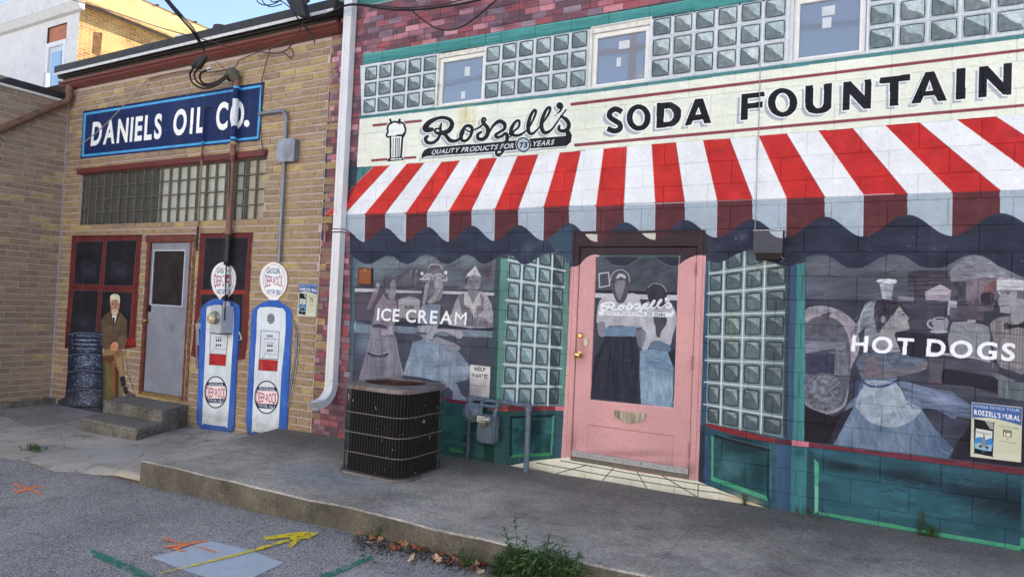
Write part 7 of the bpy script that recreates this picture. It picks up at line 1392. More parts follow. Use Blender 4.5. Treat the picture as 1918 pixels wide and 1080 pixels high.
# ------------------------------------------------------------------ service mast, its paint follows the mural
my = -.075; mast_x = AY(435.5, 300, my).x
def strip_paint(): pass
PIPEB = mat("pipe_brown", (128, 92, 80), .55, noise=.15, scale=10, bump=.1, col2=(100, 66, 58), c2at=.6); PIPEM = mat("pipe_maroon", (100, 50, 48), .5, noise=.1)
sv = thing("service_mast", "rusty brown electrical service pipe with weatherhead running down over the oil sign", "pipe", (mast_x, -.07, 1.7))
zs = {k: AY(v_[0], v_[1], my).z for k, v_ in dict(o1=(436, 187), o0=(434, 237), top=(440, 152), s0=(437, 163), s1=(431, 272), h0=(430, 292), h1=(429, 305), w=(424, 436), p=(420, 490), b=(419, 568)).items()}
segs = [("pipe", zs['s0'], zs['top']+.02, PIPEB), ("pipe_over_sign", zs['o1'], zs['s0'], MUR), ("pipe_over_letter", zs['o0'], zs['o1'], mat("sign_white", (216, 222, 228), .5, noise=.1, scale=30, col2=(60, 66, 100), c2at=.68, c2s=24)), ("pipe_over_sign", zs['s1'], zs['o0'], MUR), ("pipe", zs['h0'], zs['s1'], PIPEB), ("pipe_over_lintel", zs['h1'], zs['h0'], PIPEM), ("pipe", zs['w'], zs['h1'], PIPEB), ("pipe_over_window", zs['p'], zs['w'], mat("pipe_black", (44, 38, 42), .5, noise=.2)), ("pipe_over_globe", zs['b'], zs['p'], MUR)]
for nm, za, zb_, mm_ in segs: mb = MB(); mb.tube([(mast_x, my, za), (mast_x, my, zb_)], .040, 14); mb.build(nm, mm_, sv)
mb = MB(); mb.lathe((mast_x, my, zs['w']-.02), (0, 0, 1), [(0, .05), (.06, .05)], 14); mb.build("coupling", PIPEB, sv)
wh = AY(443, 140, -.1); HD = mat("weatherhead", (86, 88, 78), .7, noise=.25, scale=14, col2=(120, 96, 72), c2at=.6)
mb = MB(); mb.lathe((mast_x, my, zs['top']), (-.45, -.35, .8), [(0, .045), (.03, .07), (.09, .085), (.14, .08), (.18, .05), (.19, .02)], 16); mb.build("weatherhead", HD, sv)
mb = MB(); mb.lathe((mast_x-.06, my-.06, zs['top']+.04), (-.8, -.4, .1), [(0, .06), (.02, .062)], 12); mb.build("weatherhead_face", mat("black_rubber", (26, 25, 26), .6), sv)
# electric meter box at the foot of the mast
em = thing("electric_meter", "pale grey electric meter box with round glass dial above the left painted pump", "electric meter", (mast_x, -.1, 1.3))
bx0, bx1 = AY(394, 600, -.20).x, AY(415, 600, -.20).x; bz0, bz1 = AY(410, 624, -.2).z, AY(410, 573, -.2).z
MBX = mat("meter_box_grey", (182, 190, 200), .45, noise=.06, scale=5); mb = MB(); mb.box(bx0, bx1, -.21, -.018, bz0, bz1); mb.build("box", MBX, em, .006)
mb = MB(); mb.box(bx0+.02, bx1+.0, -.20, -.03, bz0-.012, bz0-.001); mb.build("box_shadow_lip", mat("black_lip", (40, 40, 44), .6), em)
q = AY(401.5, 594, -.22); mb = MB(); mb.lathe((q.x+.01, -.21, q.z), (0, -1, 0), [(0, .085), (.012, .088), (.02, .078), (.05, .072), (.06, .05), (.062, .01)], 22); mb.build("meter_socket", mat("meter_ring", (150, 156, 150), .3, .5, noise=.1), em)
q = AY(395, 596, -.3); mb = MB(); mb.lathe((q.x, -.275, q.z), (-.2, -1, 0), [(0, .07), (.03, .068), (.055, .045), (.06, .01)], 20); mb.build("meter_dial", mat("meter_cream", (206, 196, 160), .2, .2, noise=.3, scale=30), em)
mb = MB(); mb.lathe((bx0+(bx1-bx0)*.7, my, bz1-.005), (0, 0, 1), [(0, .05), (.05, .048), (.07, .04)], 12); mb.build("hub", MBX, em)
# thin conduit on the sign
tx = AY(378, 300, -.045).x
cd = thing("thin_conduit", "thin dark conduit running down the wall left of the service mast", "conduit", (tx, -.03, 1.9))
for nm, za, zb_, mm_ in (("pipe_over_sign", W(377, 274)[1], W(382, 206)[1], MUR), ("pipe", W(377, 288)[1], W(377, 274)[1], PIPEB), ("pipe_over_lintel", W(376, 303)[1], W(377, 288)[1], PIPEM), ("pipe", W(369, 425)[1], W(376, 303)[1], mat("pipe_tan", (140, 120, 96), .6, noise=.1)), ("wire", W(366, 470)[1], W(369, 425)[1], MATS["black_lip"])):
    mb = MB(); mb.tube([(tx, -.045, za), (tx, -.045, zb_)], .014, 8); mb.build(nm, mm_, cd)
mb = MB(); mb.tube([(tx, -.045, W(382, 206)[1]), (tx+.01, -.05, W(382, 206)[1]+.02), (tx+.09, -.03, W(382, 206)[1]+.005)], .012, 8); mb.build("hook", MATS["black_lip"], cd)
CAB = mat("black_cable", (30, 28, 30), .55, noise=.1); CAB2 = mat("weathered_cable", (92, 76, 64), .6, noise=.2); CAB3 = mat("brown_cable", (64, 48, 44), .6)
def wire(label, pts, r=.007, m=CAB, name="cable", cat="cable", n=6, grp=None, sm=True):
    P_ = [tuple(AY(x, y, Y)) for x, y, Y in pts]
    if sm: P_ = smooth(P_, False, 5)
    o = MB().tube(P_, r, n).build(name, m); return tag(o, label, cat, grp)
wire("thin black wire beside the service mast down to the meter box", [(431, 300, -.12), (430, 350, -.11), (427, 420, -.10), (424, 490, -.10), (422, 560, -.13), (421, 600, -.215)], .008)
wire("thin brown wire hanging from the gutter down the right edge of the sign", [(506, 92, -.1), (500, 112, -.06), (493, 140, -.04), (490, 160, -.035), (489, 250, -.035), (493, 280, -.04), (499, 300, -.04)], .006, CAB3)
# grey conduit and junction box
jb = thing("junction_box", "grey metal junction box with conduit on the tan brick right of the sign", "junction box", (W(534, 280)[0], -.04, 2.0))
GC = mat("galvanised_conduit", (126, 134, 148), .45, .4, noise=.12, scale=8, col2=(104, 96, 100), c2at=.62)
z0_, z1_ = AY(533, 303, -.09).z, AY(535, 260, -.09).z; xa, xb = AY(518.5, 280, -.09).x, AY(552, 280, -.09).x
mb = MB(); mb.box(xa+.012, xb-.012, -.085, -.004, z0_+.01, z1_-.01); mb.build("box", GC, jb, .004); mb = MB(); mb.box(xa, xb, -.096, -.086, z0_, z1_); jl = mb.build("lid", mat("galvanised_lid", (140, 148, 160), .38, .5, noise=.25, scale=5, stretch=(1, 1, .5)), jb, .003)
for sx in (xa+.02, xb-.02):
    for sz in (z0_+.02, z1_-.02): mb = MB(); mb.lathe((sx, -.096, sz), (0, -1, 0), [(0, .008), (.004, .006)], 6); mb.build("screw", MATS["dark_screw"], jl)
cx_ = AY(534.5, 262, -.045).x
mb = MB(); mb.tube([(cx_, -.045, z1_-.01), (cx_, -.045, W(536, 226)[1]-.0)]+[(cx_-.12+.12*math.cos(a*math.pi/12), -.045, W(536, 226)[1]+.12*math.sin(a*math.pi/12)) for a in range(1, 7)]+[(W(493, 205)[0]-.02, -.045, W(536, 226)[1]+.12)], .024, 10); mb.build("upper_conduit", GC, jb)
mb = MB(); mb.tube([(cx_, -.045, W(521, 492)[1]), (cx_, -.045, z0_+.01)], .024, 10)
for zz in (z0_-.03, W(524, 440)[1], W(527, 380)[1]): mb.lathe((cx_, -.045, zz), (0, 0, 1), [(0, .029), (.03, .029)], 10)
mb.build("lower_conduit", GC, jb)
# ------------------------------------------------------------------ metal box over the scalloped shade
eb_ = thing("electrical_box", "dark painted metal box on the wall right of the pink door under the awning", "electrical box", (W(1438, 450)[0], -.06, 2.5))
xa, xb = AY(1410.5, 450, -.12).x, AY(1466, 450, -.12).x; za, zb_ = AY(1440, 474, -.12).z, AY(1440, 432, -.12).z
mb = MB(); mb.box(xa, xb, -.12, -.004, za, zb_); mb.build("box", mat("box_navy", (52, 58, 74), .5, noise=.12, scale=20), eb_, .004); eq = [AY(x, y, -.1215) for x, y in ((1440, 432.6), (1446, 439), (1454, 444), (1466, 446.2), (1466, 432.2))]; mb = MB(); mb.quadbox([tuple(v_) for v_ in eq], (0, .001, 0)); mb.build("painted_corner", mat("shade_grey_paint", (166, 180, 194), .6, noise=.05), eb_); mb = MB(); mb.box(xa-.004, xb+.006, -.128, -.002, zb_+.001, zb_+.008); mb.build("lid_edge", mat("chipped_white", (190, 194, 196), .6, noise=.3, scale=40, col2=(50, 56, 66), c2at=.55, c2s=60), eb_)
mb = MB(); mb.box(xa+.02, xb-.02, -.10, -.004, za-.05, za-.001); mb.build("wire_well", mat("box_underside", (44, 36, 36), .9, noise=.3), eb_)
for k, (px_, l_) in enumerate(((1414, .13), (1462, .05))): q = AY(px_, 478, -.05); mb = MB(); mb.tube([(q.x, -.05, q.z+.02), (q.x+.004, -.04, q.z-l_*.3), (q.x+.03, -.03, q.z-l_*.6), (q.x+.0, -.02, q.z-l_)], .0035, 5); mb.build("loose_wire", mat("loose_wire", (150, 156, 166), .5), eb_)
wire("grey wire running down the awning mural to the metal box", [(1424, 90, -.012), (1423, 170, -.012), (1421, 240, -.012), (1418, 300, -.015), (1417, 360, -.012), (1414, 430, -.02)], .0035, mat("wire_grey_paint", (150, 156, 160), .6))
# ------------------------------------------------------------------ cables and splices above the oil sign
SPM = mat("splice_rubber", (40, 42, 44), .6, noise=.2, scale=20)
far = (-8.3, -15.7, 9.3)
def poly3(label, P_, r, m=CAB, name="cable"): return tag(MB().tube(smooth([tuple(q) for q in P_], False, 6), r, 6).build(name, m), label, "cable")
sp1, sp2 = AY(378, 100, -.55), AY(350, 50, -1.2)
e_ = [AY(381, 92, -.5), AY(360, 58, -.9), AY(340, 35, -1.4), AY(308, -4, -2.2), AY(250, -90, -3.6)]; poly3("thick black overhead service cable dropping to the weatherhead", e_, .016)
e_ = [AY(383, 96, -.5), AY(364, 56, -.9), AY(343, 32, -1.4), AY(311, -6, -2.2), AY(255, -92, -3.6)]; poly3("second strand of the overhead service cable twisted alongside the thick one", e_, .010)
for i, (a, b_, lb) in enumerate((((386, 106), (372, 126), "left black splice sleeve under the service cable"), ((381, 106), (363, 124), "right black splice sleeve under the service cable"))):
    tag(MB().tube([AY(a[0], a[1], -.5), AY((a[0]*2+b_[0])/3, (a[1]*2+b_[1])/3, -.5), AY(*b_, -.48), AY(b_[0]-1, b_[1]+3, -.47)], [.02, .042, .042, .02], 10).build("splice_sleeve", SPM), lb, "cable splice")
for lb, pts in (("lowest black drip loop curving from the splice to the weatherhead", [(364, 126), (356, 138), (361, 156), (382, 166), (405, 160), (424, 146), (433, 136)]), ("middle black drip loop between splice and weatherhead", [(371, 128), (364, 140), (370, 154), (388, 162), (408, 156), (425, 142), (434, 134)]), ("upper black drip loop with bare white end at the weatherhead", [(393, 130), (378, 136), (374, 146), (382, 157), (400, 156), (418, 146), (432, 131)])):
    wire(lb, [(x, y, -.42+.05*i) for i, (x, y) in enumerate(pts)], .014, CAB, "drip_loop")
wire("bare twisted wire from splice down to the weatherhead", [(384, 96, -.5), (395, 108, -.4), (405, 116, -.32), (424, 133, -.2)], .006, mat("bare_wire", (128, 118, 104), .5, .3))
tag(MB().tube([AY(389, 130, -.42), AY(394, 126, -.42)], .022, 8).build("wire_connector", STK), "small white connector on the end of the upper loop", "connector")
wire("thin tan cable sagging from the gutter across the sign and the brick wing", [(540, 76, -.1), (500, 92, -.1), (450, 112, -.1), (440, 125, -.12), (400, 135, -.08), (352, 133, -.06), (310, 140, -.05), (278, 148, -.04)], .008, CAB2)
wire("thin light cable looping over the D of the sign and down across the corner", [(278, 148, -.04), (250, 178, -.10), (220, 210, -.14), (190, 240, -.18), (155, 268, -.22), (120, 286, -.35), (85, 290, -.5), (50, 283, -.7), (20, 268, -.9), (-10, 245, -1.1)], .008, mat("cable_light", (150, 138, 122), .6, noise=.1))
wire("brown cable from the roof bundle down to the corner of the gutter", [(568, 44, -.25), (555, 66, -.2), (545, 85, -.16), (532, 97, -.12), (515, 100, -.1), (470, 95, -.1), (430, 88, -.12), (380, 74, -.3), (300, 52, -.9), (220, 25, -1.6), (130, -2, -2.2), (60, -25, -2.8)], .007, CAB3)
wire("small loop of cable hanging under the gutter by the purple bricks", [(528, 97, -.1), (538, 104, -.1), (545, 110, -.1), (549, 102, -.1), (547, 92, -.1), (540, 90, -.1)], .007, CAB3)
bx = AY(566, -8, -.55); tm = thing("cable_terminal", "black rectangular cable terminal hanging above the roof edge", "cable terminal", tuple(AY(560, 20, -.5)))
q = [AY(x, y, -.5) for x, y in ((527, -14), (562, -14), (573, 30), (552, 27))]; mb = MB(); mb.quadbox([tuple(v_) for v_ in q], (0, .09, 0)); mb.build("case", SPM, tm, .008)
mb = MB(); mb.lathe(tuple(AY(570, 9, -.52)), (.7, -.1, .3), [(0, .012), (.06, .012), (.065, .022), (.085, .022)], 10); mb.build("knob", SPM, tm)
for lb, pts in (("black cable loop at the top edge left of the terminal", [(478, -8), (483, 4), (496, 10), (515, 7), (532, -4)]), ("second thin cable loop hanging left of the terminal", [(488, -10), (494, 6), (508, 13), (528, 8)]), ("third cable loop crossing below the terminal's left side", [(500, -10), (510, 4), (525, 2), (540, 12), (552, 24)])):
    wire(lb, [(x, y, -.6) for x, y in pts], .007)
for lb, pts in (("black cable from the terminal down to the roof edge knot", [(535, -4, -.5), (550, 22, -.45), (560, 38, -.3), (566, 46, -.22)]), ("short black wire hanging over the gutter", [(566, 42, -.25), (576, 54, -.22), (583, 62, -.2), (588, 74, -.18), (590, 81, -.16)]), ("second short black wire over the gutter", [(566, 40, -.25), (572, 52, -.22), (577, 60, -.2), (580, 66, -.18)]),
                ("thick black cable running from the terminal past the downspout", [(556, 26, -.4), (572, 34, -.3), (590, 36, -.25), (612, 28, -.2), (634, 16, -.2), (652, 10, -.2), (680, 10, -.2), (720, 17, -.2), (770, 19, -.25), (830, 13, -.3), (890, 2, -.4), (960, -16, -.5)]),
                ("second cable of the bundle along the top of the purple bricks", [(562, 32, -.38), (590, 33, -.3), (625, 20, -.25), (655, 8, -.25), (700, 10, -.25), (760, 15, -.28), (830, 8, -.33), (880, -4, -.4), (940, -20, -.5)]),
                ("thin black cable sagging in a loop over the purple bricks", [(771, 19, -.22), (790, 36, -.2), (815, 52, -.2), (840, 57, -.2), (866, 50, -.22), (895, 30, -.26), (930, 0, -.3), (948, -16, -.35)])):
    wire(lb, pts, .013 if "thick" in lb else .008)
# ------------------------------------------------------------------ flat boards: two tour signs and the plaque
def board(name, label, cat, quad, Yb, painter, R=.0011):
    c = [W(*q) for q in quad]; x0, x1 = min(p[0] for p in c)-.01, max(p[0] for p in c)+.01; z0, z1 = min(p[1] for p in c)-.01, max(p[1] for p in c)+.01
    global mu; keep = mu; mu = Mural(x0, x1, z0, z1, R); painter(); im = make_image(name+"_print", mu.img); mt = paintmat(name+"_print", im, mu, .35, .02); mu = keep
    t = thing(name, label, cat, (sum(p[0] for p in c)/4, 0, sum(p[1] for p in c)/4)); mb = MB(); mb.quadbox([(x, Yb, z) for x, z in c], (0, -Yb-.002, 0)); mb.build("panel", mt, t, .001); return t, c
def phone(q):                                        # q(u, v) maps unit square of the sign to photo pixels
    def pl(*a): return [q(a[i], a[i+1]) for i in range(0, len(a), 2)]
    mu.P(smooth(pl(.06, .30, .43, .33, .45, .36, .44, .92, .42, .955, .09, .93, .07, .90, .05, .33), True, 2), (24, 26, 32)); mu.P(pl(.26, .315, .43, .335, .44, .46, .37, .45), (178, 184, 190), .8)
    mu.P(pl(.09, .47, .42, .49, .41, .86, .085, .835), (206, 214, 214)); mu.P(smooth(pl(.085, .66, .2, .62, .3, .66, .42, .62, .41, .86, .085, .835), True, 2), (54, 130, 196)); mu.P(pl(.085, .75, .2, .72, .3, .76, .41, .74, .41, .86, .085, .835), (150, 178, 196))
    mu.P(pl(.24, .56, .27, .56, .29, .70, .31, .80, .20, .80, .22, .70), (128, 136, 140)); mu.P(mu.oval(*q(.19, .79), 2.6, 2.6), (44, 48, 52)); mu.P(mu.oval(*q(.32, .80), 2.6, 2.6), (44, 48, 52)); mu.text("PONTIAC", pl(.11, .555, .40, .572, .40, .535, .11, .515), (96, 84, 72), .01); mu.P(mu.oval(*q(.25, .905), 2.2, 2.2), (60, 62, 68))
def signpaint(quad, l1, l2, no):
    def q(u, v): return lerp(lerp(quad[0], quad[1], u), lerp(quad[3], quad[2], u), v)
    def pl(*a): return [q(a[i], a[i+1]) for i in range(0, len(a), 2)]
    def f():
        mu.P(pl(-.1, -.1, 1.1, -.1, 1.1, 1.1, -.1, 1.1), (206, 206, 190)); mu.P(pl(.01, .01, .99, .01, .99, .99, .01, .99), (196, 200, 178)); mu.P(pl(.01, .01, .99, .01, .99, .33)+smooth(pl(.99, .33, .75, .29, .4, .25, .01, .28), False, 4), (62, 96, 158))
        mu.P(pl(.02, .88, .98, .88, .98, .985, .02, .985), (210, 210, 196), .6)
        mu.text(l1, pl(.05, .085, .95, .085, .95, .035, .05, .04), (200, 212, 226), .005, 1.6); mu.text(l2, pl(.05, .215, .96, .245, .96, .155, .05, .125), (226, 230, 236), .04, 1.0)
        phone(q)
        mu.text("TOUR STOP NUMBER", pl(.54, .40, .94, .41, .94, .375, .54, .365), (104, 108, 84), .0); mu.P(pl(.63, .43, .80, .44, .80, .57, .63, .56), (96, 88, 76)); mu.text("STOP #", pl(.65, .465, .78, .47, .78, .445, .65, .44), (206, 204, 186), .01); mu.text(no, pl(.65, .55, .78, .555, .78, .485, .65, .48), (224, 222, 206), .05)
        mu.text("or", pl(.69, .615, .74, .617, .74, .60, .69, .598), (104, 108, 84), .0); mu.text("SCAN THE CODE BELOW", pl(.58, .665, .90, .675, .90, .65, .58, .64), (104, 108, 84), .0)
    return f
Q1 = [(1819.8, 752), (1913.4, 761.9), (1911, 864), (1816.8, 853)]; t1, c1 = board("tour_sign", "blue and cream tour sign reading ROSZELL'S MURAL at the lower right", "sign", Q1, -.03, signpaint(Q1, "MOBILE DEVICE TOUR", "ROSZELL'S MURAL", "18"))
Q2_ = [(563.5, 530), (598.8, 531.5), (594.6, 593), (560, 591.4)]; t2, c2 = board("tour_sign", "small blue and cream tour sign right of the painted gas pumps", "sign", Q2_, -.03, signpaint(Q2_, "MOBILE DEVICE TOUR", "DANIELS OIL MURAL", "17"), .0016)
def plq():
    q = [(672.5, 501), (699.3, 502.2), (698.5, 534.5), (672, 533.5)]; mu.P([(660, 490), (710, 490), (710, 545), (660, 545)], (52, 32, 28)); mu.P([(673.6, 502.5), (697.6, 503.5), (696.8, 532.5), (673.2, 531.5)], (120, 68, 44), 1, (.1, .2, .2))
    mu.P([(676, 506), (695, 507), (694.5, 530), (675.5, 529)], (146, 84, 50)); mu.P(mu.oval(685.5, 505.5, 2.4, 1.6), (176, 140, 90))
    for k in range(6): mu.S([(678, 511+k*3), (692.5, 511.7+k*3)], .9, (86, 50, 36), .8, None, .6)
board("bronze_plaque", "small bronze plaque in dark frame at the left of the ice cream window", "plaque", [(672.5, 501), (699.3, 502.2), (698.5, 534.5), (672, 533.5)], -.02, plq, .0015)
# ------------------------------------------------------------------ sprayed utility marks on the asphalt
def spray(name, col, thr=.45):
    m = bpy.data.materials.new(name); m.use_nodes = True; t = m.node_tree; b = t.nodes["Principled BSDF"]; b.inputs["Base Color"].default_value = srgb(col)+(1,); b.inputs["Roughness"].default_value = .8
    g = t.nodes.new("ShaderNodeNewGeometry"); v = t.nodes.new("ShaderNodeTexVoronoi"); v.inputs["Scale"].default_value = 85; t.links.new(g.outputs["Position"], v.inputs[0]); n = t.nodes.new("ShaderNodeTexNoise"); n.inputs["Scale"].default_value = 22; n.inputs["Detail"].default_value = 5; t.links.new(g.outputs["Position"], n.inputs[0])
    a = t.nodes.new("ShaderNodeMath"); a.operation = 'MULTIPLY_ADD'; a.inputs[1].default_value = -.55; t.links.new(v.outputs["Distance"], a.inputs[0]); t.links.new(n.outputs[0], a.inputs[2])
    r = t.nodes.new("ShaderNodeValToRGB"); r.color_ramp.elements[0].position = thr-.30; r.color_ramp.elements[1].position = thr-.18; t.links.new(a.outputs[0], r.inputs[0]); t.links.new(r.outputs[0], b.inputs["Alpha"]); return m
def mark(name, label, polys, m, lift=.004):
    mb = MB()
    for pl_ in polys:
        pts = []
        for i in range(len(pl_)):
            a, b_ = pl_[i], pl_[(i+1) % len(pl_)]; k = max(1, int(math.hypot(b_[0]-a[0], b_[1]-a[1])/6))
            for j in range(k): t_ = j/k; pts.append((a[0]+(b_[0]-a[0])*t_+rnd.uniform(-1.1, 1.1)*(m is not PATCH), a[1]+(b_[1]-a[1])*t_+rnd.uniform(-.6, .6)*(m is not PATCH)))
        V = []
        for x, y in pts:
            p = G(x, y, .0)
            for _ in range(3): p = G(x, y, road_z(p.x, p.y)+lift)
            V.append(tuple(p))
        mb.add(V, [tuple(range(len(V)))])
    o = mb.build(name, m)
    bm = bmesh.new(); bm.from_mesh(o.data); bmesh.ops.triangulate(bm, faces=bm.faces[:]); bm.to_mesh(o.data); bm.free()
    return tag(o, label, "road marking")
def bar(ax, ay, bx, by, w0, w1=None):
    w1 = w0 if w1 is None else w1; d = math.hypot(bx-ax, by-ay); nx, ny = -(by-ay)/d, (bx-ax)/d*.6; return [(ax+nx*w0, ay+ny*w0), (bx+nx*w1, by+ny*w1), (bx-nx*w1, by-ny*w1), (ax-nx*w0, ay-ny*w0)]
PATCH = None
PATCH = mat("grey_paint_patch", (190, 200, 208), .7, noise=.05, scale=14, col2=(160, 166, 170), c2at=.66, c2s=30, bump=.4, bscale=160)
Lz = Z(0, 820, 3.197)
mark("painted_patch", "pale grey painted square on the asphalt under the yellow arrow", [Lz(905, 712, 1060, 672, 1150, 640, 1250, 612, 1470, 660, 1700, 745, 1480, 850, 1420, 900, 1290, 850, 1210, 825, 1100, 790)], PATCH)
OR = spray("orange_spray", (255, 150, 92), .34); YE = spray("yellow_spray", (246, 218, 34), .36); GN = spray("green_spray", (40, 136, 108), .42); GNT = spray("green_overspray", (60, 130, 112), .66)
mark("orange_cross", "small orange spray paint cross on the asphalt at far left", [bar(*Lz(85, 272)[0], *Lz(258, 336)[0], 2.6), bar(*Lz(95, 326)[0], *Lz(205, 286)[0], 3.2), bar(*Lz(160, 296)[0], *Lz(262, 290)[0], 2.4), bar(*Lz(82, 300)[0], *Lz(125, 322)[0], 2.0)], OR, .005)
mark("orange_cross", "orange spray paint cross at the edge of the grey square", [bar(*Lz(972, 592)[0], *Lz(1100, 634)[0], 2.4), bar(*Lz(985, 650)[0], *Lz(1245, 612)[0], 3.0), bar(*Lz(1030, 664)[0], *Lz(1180, 618)[0], 3.0), bar(*Lz(1150, 640)[0], *Lz(1292, 678)[0], 2.4), bar(*Lz(1040, 660)[0], *Lz(1110, 676)[0], 2.2)], OR, .009)
mark("yellow_arrow", "yellow spray paint arrow on the asphalt pointing at the kerb", [bar(*Lz(960, 806)[0], *Lz(1440, 690)[0], 1.6, 3.0), bar(*Lz(1440, 690)[0], *Lz(1850, 572)[0], 3.4, 3.8), Lz(1580, 592, 1720, 568, 1850, 556, 1856, 600, 1780, 600, 1700, 594, 1590, 610), Lz(1855, 562, 1918, 566, 1860, 592), Lz(1714, 652, 1760, 600, 1810, 596, 1740, 655)], YE, .013)
mark("green_stripe", "dark green spray paint stripe at the bottom left of the asphalt", [bar(*Lz(540, 678)[0], *Lz(820, 800)[0], 9, 11), bar(*Lz(820, 800)[0], *Lz(1020, 900)[0], 11, 10)], GN, .005)
M5 = Z(580, 880, 3.197)
mark("green_stripe", "green spray paint stripe running towards the dead leaves at the kerb", [bar(*M5(372, 518)[0], *M5(80, 639)[0], 7, 9), bar(*M5(80, 639)[0], *M5(-40, 690)[0], 9, 9)], GN, .005)
mark("green_overspray", "faint green overspray beside the leaves", [M5(240, 470, 300, 462, 360, 510, 330, 525, 260, 500)], GNT, .005)
# ------------------------------------------------------------------ plants, leaves, grit
LEAFG = [mat("weed_green_%s" % n, c, .6, noise=.25, scale=30) for n, c in zip("abc", ((74, 100, 56), (96, 124, 64), (56, 80, 52)))]
REDW = mat("reddish_weed", (120, 84, 44), .7, noise=.3, scale=40)
def leafgeo(mb, base, d, L, w_, curl=.3):
    d = d.normalized(); s_ = d.cross(Vector((0, 0, 1))); s_ = s_.normalized() if s_.length > .1 else Vector((1, 0, 0)); P_ = []
    for t_, ww_ in ((0, .15), (.3, .85), (.6, 1), (.85, .5), (1, .02)):
        c = base+d*L*t_+Vector((0, 0, -curl*L*t_*t_)); P_ += [c-s_*w_*ww_/2, c+Vector((0, 0, -w_*.12)), c+s_*w_*ww_/2]
    mb.add(P_, [(3*i+j, 3*i+j+1, 3*i+j+4, 3*i+j+3) for i in range(4) for j in range(2)])
def weed(label, base, stems, mats, spread, lsz, nleaf, cat="weed", lean=(0, 0)):
    t = thing("weed", label, cat, tuple(base)); base = Vector(base); lbs = [MB() for _ in mats]
    for h, dx, dy in stems:
        b = base+Vector((rnd.uniform(-spread, spread), rnd.uniform(-spread, spread)*.5, 0)); tip = b+Vector((dx+lean[0]*h, dy+lean[1]*h, h)); mid = (b+tip)/2+Vector((rnd.uniform(-.02, .02), rnd.uniform(-.02, .02), 0)); pts = smooth([tuple(b), tuple(mid), tuple(tip)], False, 4)
        MB().tube(pts, [.0024]*(len(pts)-1)+[.001], 5).build("stem", LEAFG[2], t)
        for k in range(nleaf):
            u = .12+.86*k/nleaf; p = Vector(pts[min(len(pts)-1, int(u*(len(pts)-1)))]); a = k*2.4+rnd.random(); e = rnd.uniform(.1, .9); L = lsz*rnd.uniform(.6, 1.15)*(1.1-.5*u)
            leafgeo(lbs[rnd.randrange(len(mats))], p, Vector((math.cos(a), math.sin(a), e)), L, L*rnd.uniform(.26, .38), rnd.uniform(.1, .6))
    for q, mm_ in zip(lbs, mats):
        if q.v: q.build("leaves", mm_, t)['kind'] = 'stuff'
    return t
def GZ(x, y, z=0):
    p = G(x, y, z)
    for _ in range(4): p = G(x, y, road_z(p.x, p.y))
    return p
def kfoot(px): p = AY(px, 1075, -2.10); return (p.x, -2.10, road_z(p.x, -2.10))
def kst(pts, base):                                  # stems whose tips reach measured points above the kerb
    o = []
    for x, y in pts: p = AY(x, y, -2.10); o.append((p.z-base[2], p.x-base[0], rnd.uniform(-.03, .05)))
    return o
for lb, px_, tips, mm_, spd, ls, nl in (
    ("tall green weed with a spiky stem rising above the kerb", 966, [(963, 958), (945, 985), (978, 1000)], LEAFG, .03, .075, 30),
    ("bushy green weed with grey green leaves right of the spiky one", 1030, [(1030, 1003), (1043, 1000), (1018, 1012), (1050, 1010)], LEAFG, .06, .08, 26),
    ("dense dark green weed clump in the middle of the bottom edge", 990, [(rnd.uniform(955, 1040), rnd.uniform(1012, 1050)) for _ in range(34)], LEAFG, .12, .095, 22),
    ("feathery green weed clump between the bushy weed and the broad leaves", 1056, [(rnd.uniform(1030, 1078), rnd.uniform(1022, 1060)) for _ in range(20)], LEAFG, .08, .08, 20),
    ("dark green weed clump left of the spiky stem", 944, [(rnd.uniform(925, 965), rnd.uniform(1018, 1060)) for _ in range(20)], [LEAFG[2], LEAFG[0]], .08, .08, 20)):
    kb = kfoot(px_); weed(lb, kb, kst(tips, kb), mm_, spd, ls, nl)
kb = kfoot(1088); weed("broad leaved light green weed at the bottom edge by the kerb", kb, kst([(1085, 1052), (1096, 1058), (1078, 1062)], kb), [LEAFG[1]], .03, .15, 5)
weed("small mossy green clump among the brown leaves", kfoot(872), [(rnd.uniform(.07, .14), rnd.uniform(-.04, .04), 0) for _ in range(16)], LEAFG[:2], .05, .03, 14)
weed("small dark green weed against the kerb under the first leaves", GZ(700, 1008), [(rnd.uniform(.05, .11), rnd.uniform(-.04, .04), .0) for _ in range(9)], [LEAFG[2], LEAFG[0]], .05, .03, 12)
p = G(65, 846, -.03); weed("low grass tuft at the edge of the asphalt at far left", (p.x, p.y, -.02), [(rnd.uniform(.04, .09), rnd.uniform(-.1, .1), rnd.uniform(-.03, .03)) for _ in range(22)], LEAFG[:2], .14, .05, 9)
for lb, px_, py_, hh_, sp_, mm_ in (("tiny green weed growing from the tiled step", 1396, 944, .10, .02, [LEAFG[0]]), ("reddish green weed patch at the wall below the green pilaster", 1512, 972, .09, .16, [LEAFG[0], REDW]), ("thin reddish weed climbing the wall below the waitress", 1722, 1008, .2, .02, [REDW, LEAFG[0]]), ("bright green weed at the wall beside the climbing one", 1738, 1016, .10, .06, [LEAFG[1], LEAFG[0]])):
    p = AY(px_, py_, -.03); weed(lb, (p.x, -.035, slab_z(p.x, -.03)), [(hh_*rnd.uniform(.6, 1.1), rnd.uniform(-.03, .03), 0) for _ in range(10 if sp_ > .03 else 4)], mm_, sp_, .034, 18)
